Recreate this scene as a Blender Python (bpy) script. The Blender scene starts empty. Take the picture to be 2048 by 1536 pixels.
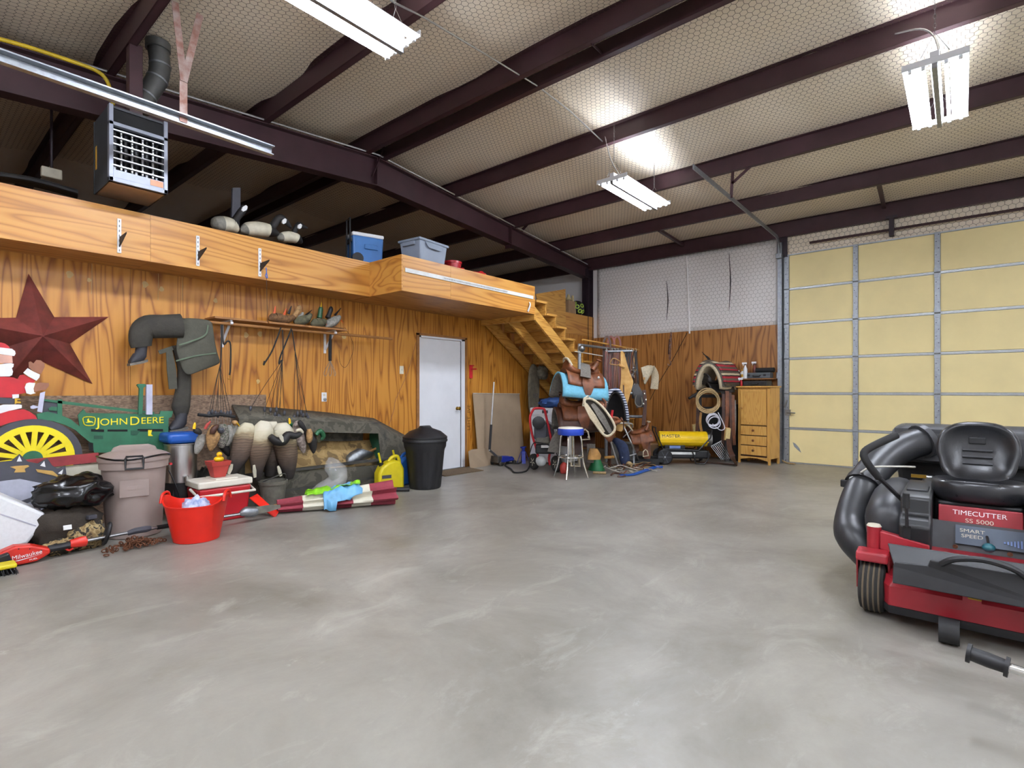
import bpy, bmesh, math, random
import numpy as np
from mathutils import Vector as V, Matrix, noise as mnoise
R = random.Random(7)
PI = math.pi
scene = bpy.context.scene
COL = scene.collection
# ---------------------------------------------------------------- camera
FPX, CX, CY, EYE = 1063.0, 1024.0, 782.0, 1.24
YAW = math.atan((1925 - 1024) / FPX)
cam = bpy.data.cameras.new('camera'); cam_o = bpy.data.objects.new('camera', cam); COL.objects.link(cam_o)
cam.sensor_width = 36; cam.lens = 36 * FPX / 2048; cam.shift_y = (CY - 768) / 2048; cam.clip_start = .05
cam_o.location = (0, 0, EYE); cam_o.rotation_euler = (PI / 2, 0, YAW)
scene.camera = cam_o
# ---------------------------------------------------------------- world + exposure
w = bpy.data.worlds.new('world'); scene.world = w; w.use_nodes = True
w.node_tree.nodes['Background'].inputs[0].default_value = (.75, .85, 1, 1)
w.node_tree.nodes['Background'].inputs[1].default_value = .3
vs = scene.view_settings
vs.view_transform = 'Standard'; vs.look = 'None'; vs.gamma = 1; vs.use_curve_mapping = False
vs.exposure = 0.66
TUBE_POWER = 105.0
# ---------------------------------------------------------------- helpers
fwd = V((-math.sin(YAW), math.cos(YAW), 0)); rgt = V((math.cos(YAW), math.sin(YAW), 0)); EYEP = V((0, 0, EYE))
def at(u, v, X=None, Y=None, Z=None, D=None):
    "a measured point of the photograph, carried to the plane of the room it lies on"
    d = fwd + rgt * ((u - CX) / FPX) + V((0, 0, (CY - v) / FPX))
    t = X / d.x if X is not None else Y / d.y if Y is not None else (Z - EYE) / d.z if Z is not None else D
    return EYEP + d * t
def hx(s):
    c = [int(s[i:i + 2], 16) / 255 for i in (0, 2, 4)]
    return tuple(x / 12.92 if x <= .04045 else ((x + .055) / 1.055) ** 2.4 for x in c) + (1,)
def crom(pts, k=4, closed=False):
    P = [V(p) for p in pts]; n = len(P)
    if n < 3 or k < 2: return P
    out = []
    for i in range(n if closed else n - 1):
        a, b, c, d = (P[(i - 1) % n], P[i], P[(i + 1) % n], P[(i + 2) % n]) if closed else (P[max(i - 1, 0)], P[i], P[i + 1], P[min(i + 2, n - 1)])
        for j in range(k):
            t = j / k
            out.append(.5 * (2 * b + (c - a) * t + (2 * a - 5 * b + 4 * c - d) * t * t + (3 * b - a - 3 * c + d) * t ** 3))
    if not closed: out.append(P[-1])
    return out
def Rz(a): return Matrix.Rotation(a, 4, 'Z')
def Rx(a): return Matrix.Rotation(a, 4, 'X')
def Ry(a): return Matrix.Rotation(a, 4, 'Y')
def Tr(*p): return Matrix.Translation(V(p[0]) if len(p) == 1 else V(p))
class B:
    "collects shapes into one mesh"
    def __init__(s, M=None): s.v, s.f, s.mi, s.k, s.M = [], [], [], 0, M
    def add(s, vs_, fs):
        o = len(s.v)
        s.v += [(s.M @ V(p)) if s.M else V(p) for p in vs_]
        s.f += [tuple(i + o for i in f) for f in fs]; s.mi += [s.k] * len(fs); return s
    def bx(s, x0, x1, y0, y1, z0, z1):
        return s.add([(x, y, z) for z in (z0, z1) for y in (y0, y1) for x in (x0, x1)],
                     [(0, 2, 3, 1), (4, 5, 7, 6), (0, 1, 5, 4), (2, 6, 7, 3), (0, 4, 6, 2), (1, 3, 7, 5)])
    def box(s, c, d, rot=None):
        m = Tr(c) @ (rot if rot else Matrix()); h = [q / 2 for q in d]
        vs_ = [m @ V((x * h[0], y * h[1], z * h[2])) for z in (-1, 1) for y in (-1, 1) for x in (-1, 1)]
        return s.add(vs_, [(0, 2, 3, 1), (4, 5, 7, 6), (0, 1, 5, 4), (2, 6, 7, 3), (0, 4, 6, 2), (1, 3, 7, 5)])
    def loft(s, rings, closed=False, caps=True, wrap=True):
        n = len(rings[0]); vs_ = [p for r_ in rings for p in r_]; fs = []; m = len(rings)
        for i in range(m if closed else m - 1):
            a, b = i * n, ((i + 1) % m) * n
            for j in range(n if wrap else n - 1):
                k = (j + 1) % n; fs.append((a + j, a + k, b + k, b + j))
        if caps and not closed and wrap: fs += [tuple(range(n - 1, -1, -1)), tuple(range((m - 1) * n, m * n))]
        return s.add(vs_, fs)
    def tube(s, pts, r, n=8, sm=1, closed=False, caps=True, flat=1.0):
        P = crom(pts, sm, closed); m = len(P)
        rr = r if isinstance(r, (list, tuple)) else [r] * m
        if len(rr) != m: rr = [rr[min(int(i * (len(rr) - 1) / (m - 1)), len(rr) - 2)] * (1 - (i * (len(rr) - 1) / (m - 1)) % 1 if i < m - 1 else 0) + rr[min(int(i * (len(rr) - 1) / (m - 1)) + 1, len(rr) - 1)] * ((i * (len(rr) - 1) / (m - 1)) % 1 if i < m - 1 else 1) for i in range(m)]
        up = None; rings = []
        for i in range(m):
            t = (P[(i + 1) % m] - P[i - 1]) if closed else (P[min(i + 1, m - 1)] - P[max(i - 1, 0)])
            t = t.normalized() if t.length > 1e-9 else V((0, 0, 1))
            if up is None: up = V((0, 0, 1)) if abs(t.z) < .9 else V((1, 0, 0))
            side = t.cross(up).normalized(); up = side.cross(t).normalized()
            rings.append([P[i] + (side * math.cos(2 * PI * j / n) + up * math.sin(2 * PI * j / n) * flat) * rr[i] for j in range(n)])
        return s.loft(rings, closed, caps)
    def rod(s, a, b, r, n=8): return s.tube([a, b], r, n)
    def lathe(s, prof, n=24, o=(0, 0, 0), M=None, sx=1, sy=1):
        m = Tr(o) @ (M if M else Matrix())
        rings = [[m @ V((r * math.cos(2 * PI * j / n) * sx, r * math.sin(2 * PI * j / n) * sy, z)) for j in range(n)] for r, z in prof]
        return s.loft(rings)
    def ell(s, c, rx, ry, rz, n=16, m=10, M=None):
        mm = Tr(c) @ (M if M else Matrix())
        rings = [[mm @ V((rx * math.cos(2 * PI * j / n) * math.sin(a), ry * math.sin(2 * PI * j / n) * math.sin(a), -rz * math.cos(a))) for j in range(n)]
                 for a in [max(.02, min(PI - .02, PI * i / m)) for i in range(m + 1)]]
        return s.loft(rings)
    def prism(s, pts, d):
        "planar outline (3D points) given the thickness vector d"
        d = V(d); n = len(pts); a = [V(p) for p in pts]
        return s.add(a + [p + d for p in a], [tuple(range(n - 1, -1, -1)), tuple(range(n, 2 * n))] + [(i, (i + 1) % n, n + (i + 1) % n, n + i) for i in range(n)])
    def strap(s, pts, w_, t=.004, sm=4, nrm=None, twist=0):
        "a flat band along a path; nrm = the direction its face looks"
        P = crom(pts, sm); m = len(P); rings = []
        ww = w_ if isinstance(w_, (list, tuple)) else [w_, w_]
        for i in range(m):
            tg = (P[min(i + 1, m - 1)] - P[max(i - 1, 0)]).normalized()
            nn = V(nrm) if nrm else V((0, 0, 1))
            if twist: nn = Matrix.Rotation(twist * i / m, 3, tg) @ nn
            sd = tg.cross(nn); sd = sd.normalized() if sd.length > 1e-6 else V((1, 0, 0)); nn = sd.cross(tg).normalized()
            q = i / (m - 1) * (len(ww) - 1); a = int(min(q, len(ww) - 2)); hw = (ww[a] + (ww[a + 1] - ww[a]) * (q - a)) / 2
            rings.append([P[i] + sd * hw + nn * t / 2, P[i] - sd * hw + nn * t / 2, P[i] - sd * hw - nn * t / 2, P[i] + sd * hw - nn * t / 2])
        return s.loft(rings)
    def sheet(s, fn, nu, nv, t=None):
        g = [[V(fn(i / nu, j / nv)) for i in range(nu + 1)] for j in range(nv + 1)]
        return s.loft(g, wrap=False)
    def build(s, name, mats, par=None, smooth=30, bevel=0, solid=0, sub=0, kind=None, fix=True):
        me = bpy.data.meshes.new(name)
        o = bpy.data.objects.new(name, me); COL.objects.link(o)
        org = ORG.get(par.name, V()) if par else V()
        me.from_pydata([p - org for p in s.v], [], s.f)
        if fix:
            bm = bmesh.new(); bm.from_mesh(me); bmesh.ops.recalc_face_normals(bm, faces=bm.faces); bm.to_mesh(me); bm.free()
        for m in (mats if isinstance(mats, (list, tuple)) else [mats]): me.materials.append(MAT[m] if isinstance(m, str) else m)
        if len(me.materials) > 1: me.polygons.foreach_set('material_index', s.mi)
        if smooth:
            me.polygons.foreach_set('use_smooth', [True] * len(me.polygons)); me.set_sharp_from_angle(angle=math.radians(smooth))
        if solid: q = o.modifiers.new('solid', 'SOLIDIFY'); q.thickness = solid; q.offset = 0
        if bevel: q = o.modifiers.new('bevel', 'BEVEL'); q.width = bevel; q.segments = 2; q.limit_method = 'ANGLE'; q.angle_limit = .7
        if sub: q = o.modifiers.new('sub', 'SUBSURF'); q.levels = q.render_levels = sub
        if par: o.parent = par; ORG[o.name] = org
        if kind: o['kind'] = kind
        return o
ORG = {}
def thing(name, label, cat, loc=(0, 0, 0), group=None):
    o = bpy.data.objects.new(name, None); COL.objects.link(o); o.location = loc; o.empty_display_size = .1
    ORG[o.name] = V(loc); return tag(o, label, cat, group)
def tag(o, label, cat=None, group=None, kind=None):
    o['label'] = label
    if cat: o['category'] = cat
    if group: o['group'] = group
    if kind: o['kind'] = kind
    return o
def dup(root, loc=None, rotz=None, label=None, par=None, scale=None):
    c = root.copy(); COL.objects.link(c); c.parent = par
    if loc is not None: c.location = loc
    if rotz is not None: c.rotation_euler = (0, 0, rotz)
    if scale: c.scale = (scale,) * 3
    if label: c['label'] = label
    for ch in list(root.children): dup(ch, par=c)
    return c
def text(name, body, size, M, mat, par, ext=.0015, font_scale_x=1, sp=1, align='CENTER'):
    cu = bpy.data.curves.new('t', 'FONT'); cu.body = body; cu.size = size; cu.extrude = ext; cu.align_x = align; cu.align_y = 'CENTER'; cu.space_character = sp
    t = bpy.data.objects.new('t', cu); COL.objects.link(t)
    bpy.context.view_layer.update()
    me = bpy.data.meshes.new_from_object(t.evaluated_get(bpy.context.evaluated_depsgraph_get()))
    bpy.data.objects.remove(t); bpy.data.curves.remove(cu)
    me.transform(Tr(-ORG.get(par.name, V())) @ M @ Matrix.Diagonal((font_scale_x, 1, 1, 1)))
    me.materials.clear(); me.materials.append(MAT[mat])
    o = bpy.data.objects.new(name, me); COL.objects.link(o); o.parent = par; ORG[o.name] = ORG.get(par.name, V()); return o
def frame(o, ex, ey):
    "matrix whose x,y axes are ex,ey at o"
    ex = V(ex).normalized(); ey = V(ey); ez = ex.cross(ey).normalized(); ey = ez.cross(ex)
    m = Matrix((ex, ey, ez)).transposed().to_4x4(); m.translation = V(o); return m
# ---------------------------------------------------------------- materials
MAT = {}
class N:
    def __init__(s, name):
        s.m = bpy.data.materials.new(name); s.m.use_nodes = True; s.t = s.m.node_tree; s.b = s.t.nodes['Principled BSDF']; MAT[name] = s.m
    def n(s, typ, **kw):
        x = s.t.nodes.new('ShaderNode' + typ)
        for k, v in kw.items():
            if k.startswith('i_'):
                k = k[2:]; k = int(k) if k.isdigit() else k.replace('_', ' '); x.inputs[k].default_value = v
            else: setattr(x, k, v)
        return x
    def l(s, a, b): s.t.links.new(a, b)
    def coord(s, scale=(1, 1, 1), rnd=0):
        tc = s.n('TexCoord'); mp = s.n('Mapping'); mp.inputs['Scale'].default_value = scale; src = tc.outputs['Object']
        if rnd:
            oi = s.n('ObjectInfo'); mu = s.n('VectorMath', operation='MULTIPLY_ADD'); s.l(oi.outputs['Random'], mu.inputs[0])
            mu.inputs[1].default_value = (rnd, rnd * .7, rnd * 1.3); s.l(src, mu.inputs[2]); src = mu.outputs[0]
        s.l(src, mp.inputs[0]); return mp.outputs[0]
    def noise(s, vec, scale, detail=3, rough=.5, dist=0):
        x = s.n('TexNoise', i_Scale=scale, i_Detail=detail, i_Roughness=rough, i_Distortion=dist); s.l(vec, x.inputs['Vector']); return x.outputs['Fac']
    def ramp(s, fac, stops, interp='LINEAR'):
        x = s.n('ValToRGB'); e = x.color_ramp; e.interpolation = interp
        while len(e.elements) < len(stops): e.elements.new(.5)
        for q, (p, c) in zip(e.elements, stops): q.position = p; q.color = c if not isinstance(c, str) else hx(c)
        s.l(fac, x.inputs[0]); return x.outputs[0]
    def math(s, op, a, b=0, c=None):
        x = s.n('Math', operation=op)
        for i, q in enumerate((a, b) if c is None else (a, b, c)):
            if hasattr(q, 'is_linked'): s.l(q, x.inputs[i])
            else: x.inputs[i].default_value = q
        return x.outputs[0]
    def mix(s, fac, a, b, blend='MIX'):
        x = s.n('MixRGB', blend_type=blend)
        for i, q in enumerate((fac, a, b)):
            if hasattr(q, 'is_linked'): s.l(q, x.inputs[i])
            else: x.inputs[i].default_value = hx(q) if isinstance(q, str) else q
        return x.outputs[0]
    def out(s, col=None, rough=None, metal=None, bump=None, bd=.01, bs=.4):
        for k, q in (('Base Color', col), ('Roughness', rough), ('Metallic', metal)):
            if q is None: continue
            if hasattr(q, 'is_linked'): s.l(q, s.b.inputs[k])
            else: s.b.inputs[k].default_value = hx(q) if isinstance(q, str) else q
        if bump is not None:
            x = s.n('Bump', i_Strength=bs, i_Distance=bd); s.l(bump, x.inputs['Height']); s.l(x.outputs[0], s.b.inputs['Normal'])
        return s.m
def mat(name, col, rough=.5, metal=0, var=.12, scale=8, bump=0, col2=None, spec=None):
    "plain painted / moulded surface with slight mottling and wear"
    s = N(name); c = s.coord(); f = s.noise(c, scale, 4, .6)
    lin = hx(col); k = hx(col2) if col2 else tuple(x * (1 - var * 2) for x in lin[:3]) + (1,)
    s.out(s.ramp(f, [(.3, k), (.62, lin)]), s.math('MULTIPLY_ADD', f, .16, rough - .08), metal, bump=s.noise(c, scale * 6, 3) if bump else None, bd=bump or .01, bs=.5)
    if spec is not None: s.b.inputs['Specular IOR Level'].default_value = spec
    return s.m
def ply(name, along, across, light, mid, dark, dens=1.0, rough=.42):
    s = N(name); sc = [.9, .9, .9]; ax = 'xyz'
    sc[ax.index(along)] = .3 * dens; sc[ax.index(across)] = 3.3 * dens
    c = s.coord(sc, 37)
    a = s.noise(c, 1.0, 2.2, .45, .25)
    rings = s.math('PINGPONG', s.math('MULTIPLY', a, 15), .5)
    fine = [14, 14, 14]; fine[ax.index(along)] = .8; fine[ax.index(across)] = 60
    cf = s.coord(fine, 5); fi = s.noise(cf, 1, 3)
    rc = s.ramp(s.math('MULTIPLY_ADD', fi, .12, s.math('MULTIPLY', rings, 1.8)), [(.0, dark), (.05, dark), (.3, mid), (.62, light), (1, light)])
    big = s.noise(s.coord((.8, .8, .5), 11), 1.3, 3)
    col = s.mix(s.math('MULTIPLY', big, .42), rc, mid)
    col = s.mix(s.math('MULTIPLY', fi, .25), col, dark)
    s.out(col, rough, 0, bump=s.math('ADD', rings, s.math('MULTIPLY', fi, .5)), bd=.002, bs=.3)
    return s.m
ply('ply_wall', 'z', 'y', 'c98d39', 'b27425', '7d450e')
ply('ply_back', 'z', 'x', 'b98143', '9c6630', '643a14')
ply('ply_fascia', 'y', 'z', 'cf9849', 'bf8338', '985f24', .9)
ply('ply_soffit', 'y', 'x', 'b88548', 'a5713a', '7e5024')
ply('pine', 'y', 'z', 'd2a050', 'c08a3c', '9c6a2a', 1.5)
ply('oak', 'z', 'x', 'd9aa5e', 'd09d50', 'bb8740', 2.2, .35)
def mk_concrete():
    s = N('concrete'); c = s.coord()
    a = s.noise(c, .8, 8, .68, .5); b = s.noise(s.coord((1.6, .8, 1)), 2.6, 8, .72, .7); d = s.noise(c, 60, 3)
    base = s.ramp(a, [(.3, '6c685f'), (.5, '86827a'), (.7, '9c9990')])
    col = s.mix(s.math('MULTIPLY', s.ramp(b, [(.54, (0, 0, 0, 1)), (.7, (1, 1, 1, 1))]), .42), base, 'b4b2a8')
    e = s.noise(s.coord((1, 1, 1), 0), 1.1, 8, .7, 1.2)
    col = s.mix(s.math('MULTIPLY', s.ramp(e, [(.3, (1, 1, 1, 1)), (.42, (0, 0, 0, 1))]), .45), col, '76715f')
    sp = s.noise(c, 5, 3, .6, .5); col = s.mix(s.math('MULTIPLY', s.ramp(sp, [(.24, (1, 1, 1, 1)), (.32, (0, 0, 0, 1))]), .28), col, '6d695d')
    ch = s.noise(s.coord((1, 1, 1)), 1.7, 9, .75, .8); col = s.mix(s.math('MULTIPLY', s.ramp(ch, [(.64, (0, 0, 0, 1)), (.72, (1, 1, 1, 1))]), .38), col, 'cfcec8')
    col = s.mix(s.math('MULTIPLY', d, .16), col, '7a766a')
    s.out(col, s.math('MULTIPLY_ADD', b, .3, .24), 0, bump=s.math('ADD', b, s.math('MULTIPLY', d, .25)), bd=.003, bs=.25)
mk_concrete()
def mk_insul(name, c1, c2):
    s = N(name); c = s.coord(); a = s.noise(c, 1.2, 4); b = s.noise(c, 9, 3)
    s.out(s.ramp(a, [(.3, c1), (.7, c2)]), .38, 0, bump=s.math('ADD', a, s.math('MULTIPLY', b, .3)), bd=.02, bs=.35)
mk_insul('insulation', 'efe1c8', 'f4e8d4'); mk_insul('insulation_wall', 'eeeae6', 'f3f0ee')
def mk_osb():
    s = N('osb'); c = s.coord((1, 3, 9)); v = s.n('TexVoronoi', i_Scale=14); s.l(c, v.inputs['Vector'])
    f = s.noise(s.coord(), 30, 4)
    s.out(s.mix(.45, s.ramp(v.outputs['Color'], [(.2, '5d4838'), (.8, '9a7f68')]), s.ramp(f, [(.3, '5a4535'), (.7, '9d866f')])), .8, 0, bump=v.outputs['Distance'], bd=.004)
mk_osb()
def mk_brushed(name, c1, c2, rough, sc):
    s = N(name); f = s.noise(s.coord(sc), 6, 4); g = s.noise(s.coord(), 3, 3)
    s.out(s.mix(.4, s.ramp(f, [(.3, c1), (.7, c2)]), s.ramp(g, [(.3, c1), (.7, c2)])), s.math('MULTIPLY_ADD', g, .2, rough), 1)
mk_brushed('steel_brushed', 'b0b0b0', 'd4d4d4', .22, (40, 40, .6)); mk_brushed('galv', '8b9096', 'b0b5b9', .4, (5, 5, 5)); mk_brushed('chrome', 'c4c4c0', 'dcdcd8', .12, (2, 2, 2)); mk_brushed('alu', 'b8babb', 'd0d2d3', .3, (3, 3, 3))
def mk_emit(name, col, st):
    s = N(name); s.b.inputs['Emission Color'].default_value = hx(col); s.b.inputs['Emission Strength'].default_value = st; s.b.inputs['Base Color'].default_value = hx('f4f4f4')
mk_emit('tube_light', 'eaf1ff', TUBE_POWER)
def mk_stripe(name, axis, freq, stops, rough=.8, dist=0.02, bump=.004):
    "woven bands across an axis"
    s = N(name); tc = s.n('TexCoord'); sp = s.n('SeparateXYZ'); s.l(tc.outputs['Object'], sp.inputs[0])
    f = s.math('ADD', s.math('MULTIPLY', sp.outputs['xyz'.index(axis)], freq), s.math('MULTIPLY', s.noise(s.coord(), 6, 2), dist * freq))
    fr = s.math('FRACT', f); s.out(s.ramp(fr, stops, 'CONSTANT'), rough, 0, bump=s.noise(s.coord(), 120, 3), bd=bump)
def mk_camo(name, cols, scale=14, rough=.8):
    s = N(name); f = s.noise(s.coord(), scale, 4, .6, .6); st = [(.0, cols[0])] + [(.38 + .08 * i, c) for i, c in enumerate(cols[1:])]
    s.out(s.ramp(f, st, 'CONSTANT'), rough, 0, bump=s.noise(s.coord(), scale * 4, 3), bd=.006)
def mk_glassy(name, col, alpha, rough=.15):
    s = N(name); f = s.noise(s.coord(), 12, 3); s.out(s.ramp(f, [(.3, col), (.7, 'ffffff')]), rough, 0, bump=s.noise(s.coord(), 25, 4), bd=.01)
    s.l(s.math('MULTIPLY_ADD', f, .3, alpha - .15), s.b.inputs['Alpha'])
for a in [('steel_red', '40262b', .45, 0, .15, 4), ('steel_dark', '2e2028', .5, 0, .15, 4), ('wire', '6b5e4e', .6, .2), ('wire_pale', '8d8880', .6, .2), ('pan_tan', '9a8270', .35, .4), ('white_paint', 'e4e6ea', .45, 0, .04, 2), ('white_gloss', 'eceef0', .25, 0, .04),
          ('door_yellow', 'f4e2a6', .6, 0, .05, 1.4, .002), ('brass', 'b8923e', .3, 1), ('black', '17171a', .5), ('black_gloss', '121216', .18, 0, .1, 20), ('black_matte', '1d1d1e', .75, 0, .2), ('rubber', '222224', .8, 0, .2, 10, .002),
          ('star_red', '793832', .55, .1, .22, 6, .002, '4c2320'), ('star_dark', '5a2a26', .6, .1, .2, 6), ('wader', '4b4a3f', .85, 0, .15, 12, .004), ('wader_dark', '39362f', .85, 0, .2, 14, .006), ('wader_line', '5b6a55', .8), ('boot', '34343a', .65, 0, .25, 9, .003),
          ('green_paint', '2c6b4c', .6, 0, .14, 5), ('green_dark', '1e4f3a', .6), ('yellow_paint', 'f0dc1c', .5, 0, .06), ('charcoal_paint', '45454d', .6, 0, .12), ('red_paint', 'c2202a', .5, 0, .1), ('white_art', 'e8e8e8', .6, 0, .04), ('skin_art', 'dcaa98', .6), ('mitt_brown', '96634a', .6), ('gold_art', 'c79c22', .5), ('grey_art', 'b6b8c6', .6), ('tan_art', 'c59c54', .6), ('lilac_art', 'c4c4d8', .6), ('blue_art', '2a4f8a', .6),
          ('weathered', '4a4843', .8, 0, .25, 5, .004, '2b2a28'), ('weathered_red', '9d3a3c', .75, 0, .2, 9), ('weathered_white', 'cfc8b4', .75, 0, .1, 9),
          ('foam_white', 'e4e6e8', .7, 0, .04, 40, .002), ('bag_black', '0e0e10', .22, 0, .3, 12), ('brown_cloth', '332b22', .85, 0, .2, 20, .004), ('can_beige', '9b8b84', .5, 0, .06, 5), ('red_tool', 'cc2a1c', .35), ('red_tub', 'dd2413', .38, 0, .04), ('rust', '6f4127', .9, 0, .3, 60, .004, '3f2615'), ('steel_plain', 'a7a7a9', .32, 1), ('blue_plastic', '1452a8', .4, 0, .08), ('cooler_red', 'b81c26', .35, 0, .06), ('cream', 'e2dccc', .5, 0, .06), ('duck_yellow', 'f2c015', .35), ('orange_p', 'd8661c', .4), ('brick_red', 'ad3a31', .5, 0, .1), ('pvc', 'c5bcb0', .45), ('towel', '8ea0cc', .9, 0, .1, 20, .004, 'dfe6f4'),
          ('umb_red', '8d3340', .8, 0, .1, 20, .002), ('umb_cream', 'e0dcc8', .8, 0, .05, 20, .002), ('bag_green', '8ad32a', .4, 0, .15), ('bag_blue', '74b8e4', .4, 0, .15), ('jug_yellow', 'd9c614', .4, 0, .08), ('jug_blue', '1f5fae', .4), ('bucket_grey', '6b675c', .7, 0, .2, 14, .002), ('dirt', '5d4c38', .95, 0, .3, 30, .006), ('mat_brown', '6d5a42', .95, 0, .25, 60, .005),
          ('leather', '7a4524', .5, 0, .22, 10, .002, '4c2814'), ('leather_dark', '4a2a1c', .5, 0, .25, 10, .002), ('leather_tan', 'b8894a', .6, 0, .2, 9, .002), ('leather_red', '7d3b2d', .45, 0, .2, 10), ('hide', 'd6c9ac', .9, 0, .15, 30, .006), ('pad_blue', '6fb3cc', .8, 0, .12, 20, .003), ('felt_grey', '6f6a62', .95, 0, .2, 40, .005), ('leather_black', '1f1a18', .5, 0, .2), ('chap', 'cfa566', .75, 0, .16, 8, .002, 'b5863f'), ('silver_bits', 'c2c2c0', .22, 1, .2, 30), ('strap_white', 'd8d4c8', .6),
          ('jack_blue', '1c2f94', .35), ('stool_blue', '1f45b8', .4), ('washer_white', 'd8dadf', .35, 0, .05), ('jug_white', 'd0d4d4', .5), ('funnel_green', '1f7a48', .4), ('denim', '2f3a58', .9, 0, .2, 20, .004), ('crate_grey', '8c8c86', .6), ('drywall', 'a08b72', .85, 0, .08, 3), ('drywall_core', 'd6d2c8', .8),
          ('heater_yellow', 'ecc211', .35, 0, .06), ('rope_tan', 'b59a6d', .9, 0, .2, 40, .003), ('rope_white', 'd2d2dc', .8, 0, .1, 40, .002), ('wool', 'cfc0a2', .95, 0, .15, 50, .008), ('bristle', 'd6bf84', .9, 0, .2, 90, .006), ('case_grey', '5b6064', .6), ('label_white', 'e6e6e2', .5), ('label_amber', 'd6a030', .5), ('label_blue', '6f86b8', .5), ('case_black', '1f2023', .6),
          ('mower_black', '1c1d1f', .42, 0, .2, 6), ('mower_grey', '3a3b3e', .45, 0, .25, 5), ('mower_red', '96202a', .38, 0, .1, 6), ('seat_vinyl', '26272a', .3, 0, .12, 16, .0008), ('duct_black', '2c2d30', .42, 0, .22, 5), ('tire', '2b2a28', .85, 0, .25, 12, .002), ('tread_dirt', '6f6250', .95), ('rim_cream', 'cbc4b0', .5), ('teal_knob', '1e5c66', .35), ('decal', '4f5a68', .5, 0, .1), ('steel_worn', '8a8a88', .4, 1),
          ('heater_grey', '868a96', .4, .2, .1), ('heater_dark', '35383c', .55, 0, .1), ('slot_black', '070708', .8), ('copper_sticker', 'c07a48', .4), ('gas_yellow', 'd3b51a', .5), ('flue', '6a6b69', .45, .7), ('rusty_steel', '7d5648', .6, .3, .3, 12, .002, '9a8c86'),
          ('cooler_blue', '3b72b2', .45, 0, .08), ('tote_grey', '8f9aaa', .5, 0, .05), ('goose_back', '5b4c3d', .8, 0, .3, 16, .006, '3b312a'), ('goose_cream', 'cfc8b2', .8, 0, .12, 12, .003), ('goose_tan', '9c8c6c', .8, 0, .2, 14, .004), ('goose_black', '1e1c1d', .6), ('goose_grey', '8d8a80', .8, 0, .25, 14, .004), ('duck_brown', '7d5b39', .8, 0, .3, 30, .005, '463120'), ('duck_grey', '9c9a92', .8, 0, .25, 30, .004), ('duck_tan', 'b58d5c', .8, 0, .3, 40, .005), ('duck_green', '1f5836', .4), ('duck_orange', 'dd5a22', .5), ('duck_pale', 'b9a9a0', .8, 0, .3, 30, .005, '5b4c46'), ('duck_olive', '6b6850', .8, 0, .3, 25, .004), ('lead', '4b4c52', .6, .3), ('line_black', '26231f', .8),
          ('almond', 'd9d3bf', .45), ('ball_black', '15161a', .6), ('ball_green', 'b8d856', .5), ('box_brown', '8b6a4a', .85), ('gourd', 'cbb888', .7), ('kraft', 'a58564', .9, 0, .1), ('khaki', '6f6756', .9, 0, .2, 14, .004), ('net_dark', '33322b', .95, 0, .4, 30, .01), ('tape_white', 'dedfdc', .5), ('wood_shelf', '9c6a38', .6, 0, .2, 6), ('black_sock', '1c1b1c', .9), ('cardboard', '8f6f4d', .9), ('sawdust', 'c6a871', .9), ('pencil', '6f4a20', .9)]:
    mat(*a)
def mk_goose():
    s = N('goose_shell'); tc = s.n('TexCoord'); sp = s.n('SeparateXYZ'); s.l(tc.outputs['Object'], sp.inputs[0]); c = s.coord((1, 1, 2.2)); nz = s.noise(c, 9, 4)
    f = s.math('ADD', s.math('MULTIPLY', sp.outputs[2], 1.75), s.math('MULTIPLY_ADD', nz, .22, -.11))
    base = s.ramp(f, [(.05, '241f1c'), (.2, '2c2522'), (.32, '4a3c33'), (.62, '6b5846'), (.74, '8f7f62'), (.84, 'c3bb9f'), (1, 'd3cdb8')])
    ln = s.math('PINGPONG', s.math('ADD', s.math('MULTIPLY', sp.outputs[2], 38), s.math('MULTIPLY', s.noise(c, 5, 2), 3)), .5)
    k = s.math('MULTIPLY', s.ramp(ln, [(.05, (1, 1, 1, 1)), (.2, (0, 0, 0, 1))]), s.ramp(f, [(.3, (0, 0, 0, 1)), (.4, (1, 1, 1, 1)), (.68, (1, 1, 1, 1)), (.78, (0, 0, 0, 1))]))
    s.out(s.mix(s.math('MULTIPLY', k, .55), base, '2f2620'), .75, 0, bump=s.math('ADD', ln, nz), bd=.004)
mk_goose()
mk_camo('camo', ['4a3a26', '7d6640', '98845a', '2e281e'], 16); mk_camo('feather_speckle', ['211d1b', '4c4742', '8b857d', '3d4a34'], 60); mk_camo('boat_paint', ['3a3833', '4b483f', '5a564a', '454238'], 4, .75)
mk_camo('boat_inside', ['8f7448', 'a98d5c', '9b8050', '6f5a38'], 5)
mk_glassy('clear_bag', 'eef1f3', .2, .1)
mk_stripe('navajo', 'z', 5, [(0, '5d5245'), (.18, 'a41f30'), (.36, '231c1a'), (.46, 'c9b998'), (.62, '5d5245'), (.78, '2a2220'), (.86, 'a41f30')])
mk_stripe('zebra_pad', 'z', 26, [(0, '2b3550'), (.5, 'cfd2dc')], dist=.01)
mk_stripe('rug_blue', 'z', 40, [(0, '23304a'), (.5, 'a8b0be')], dist=.02)
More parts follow.
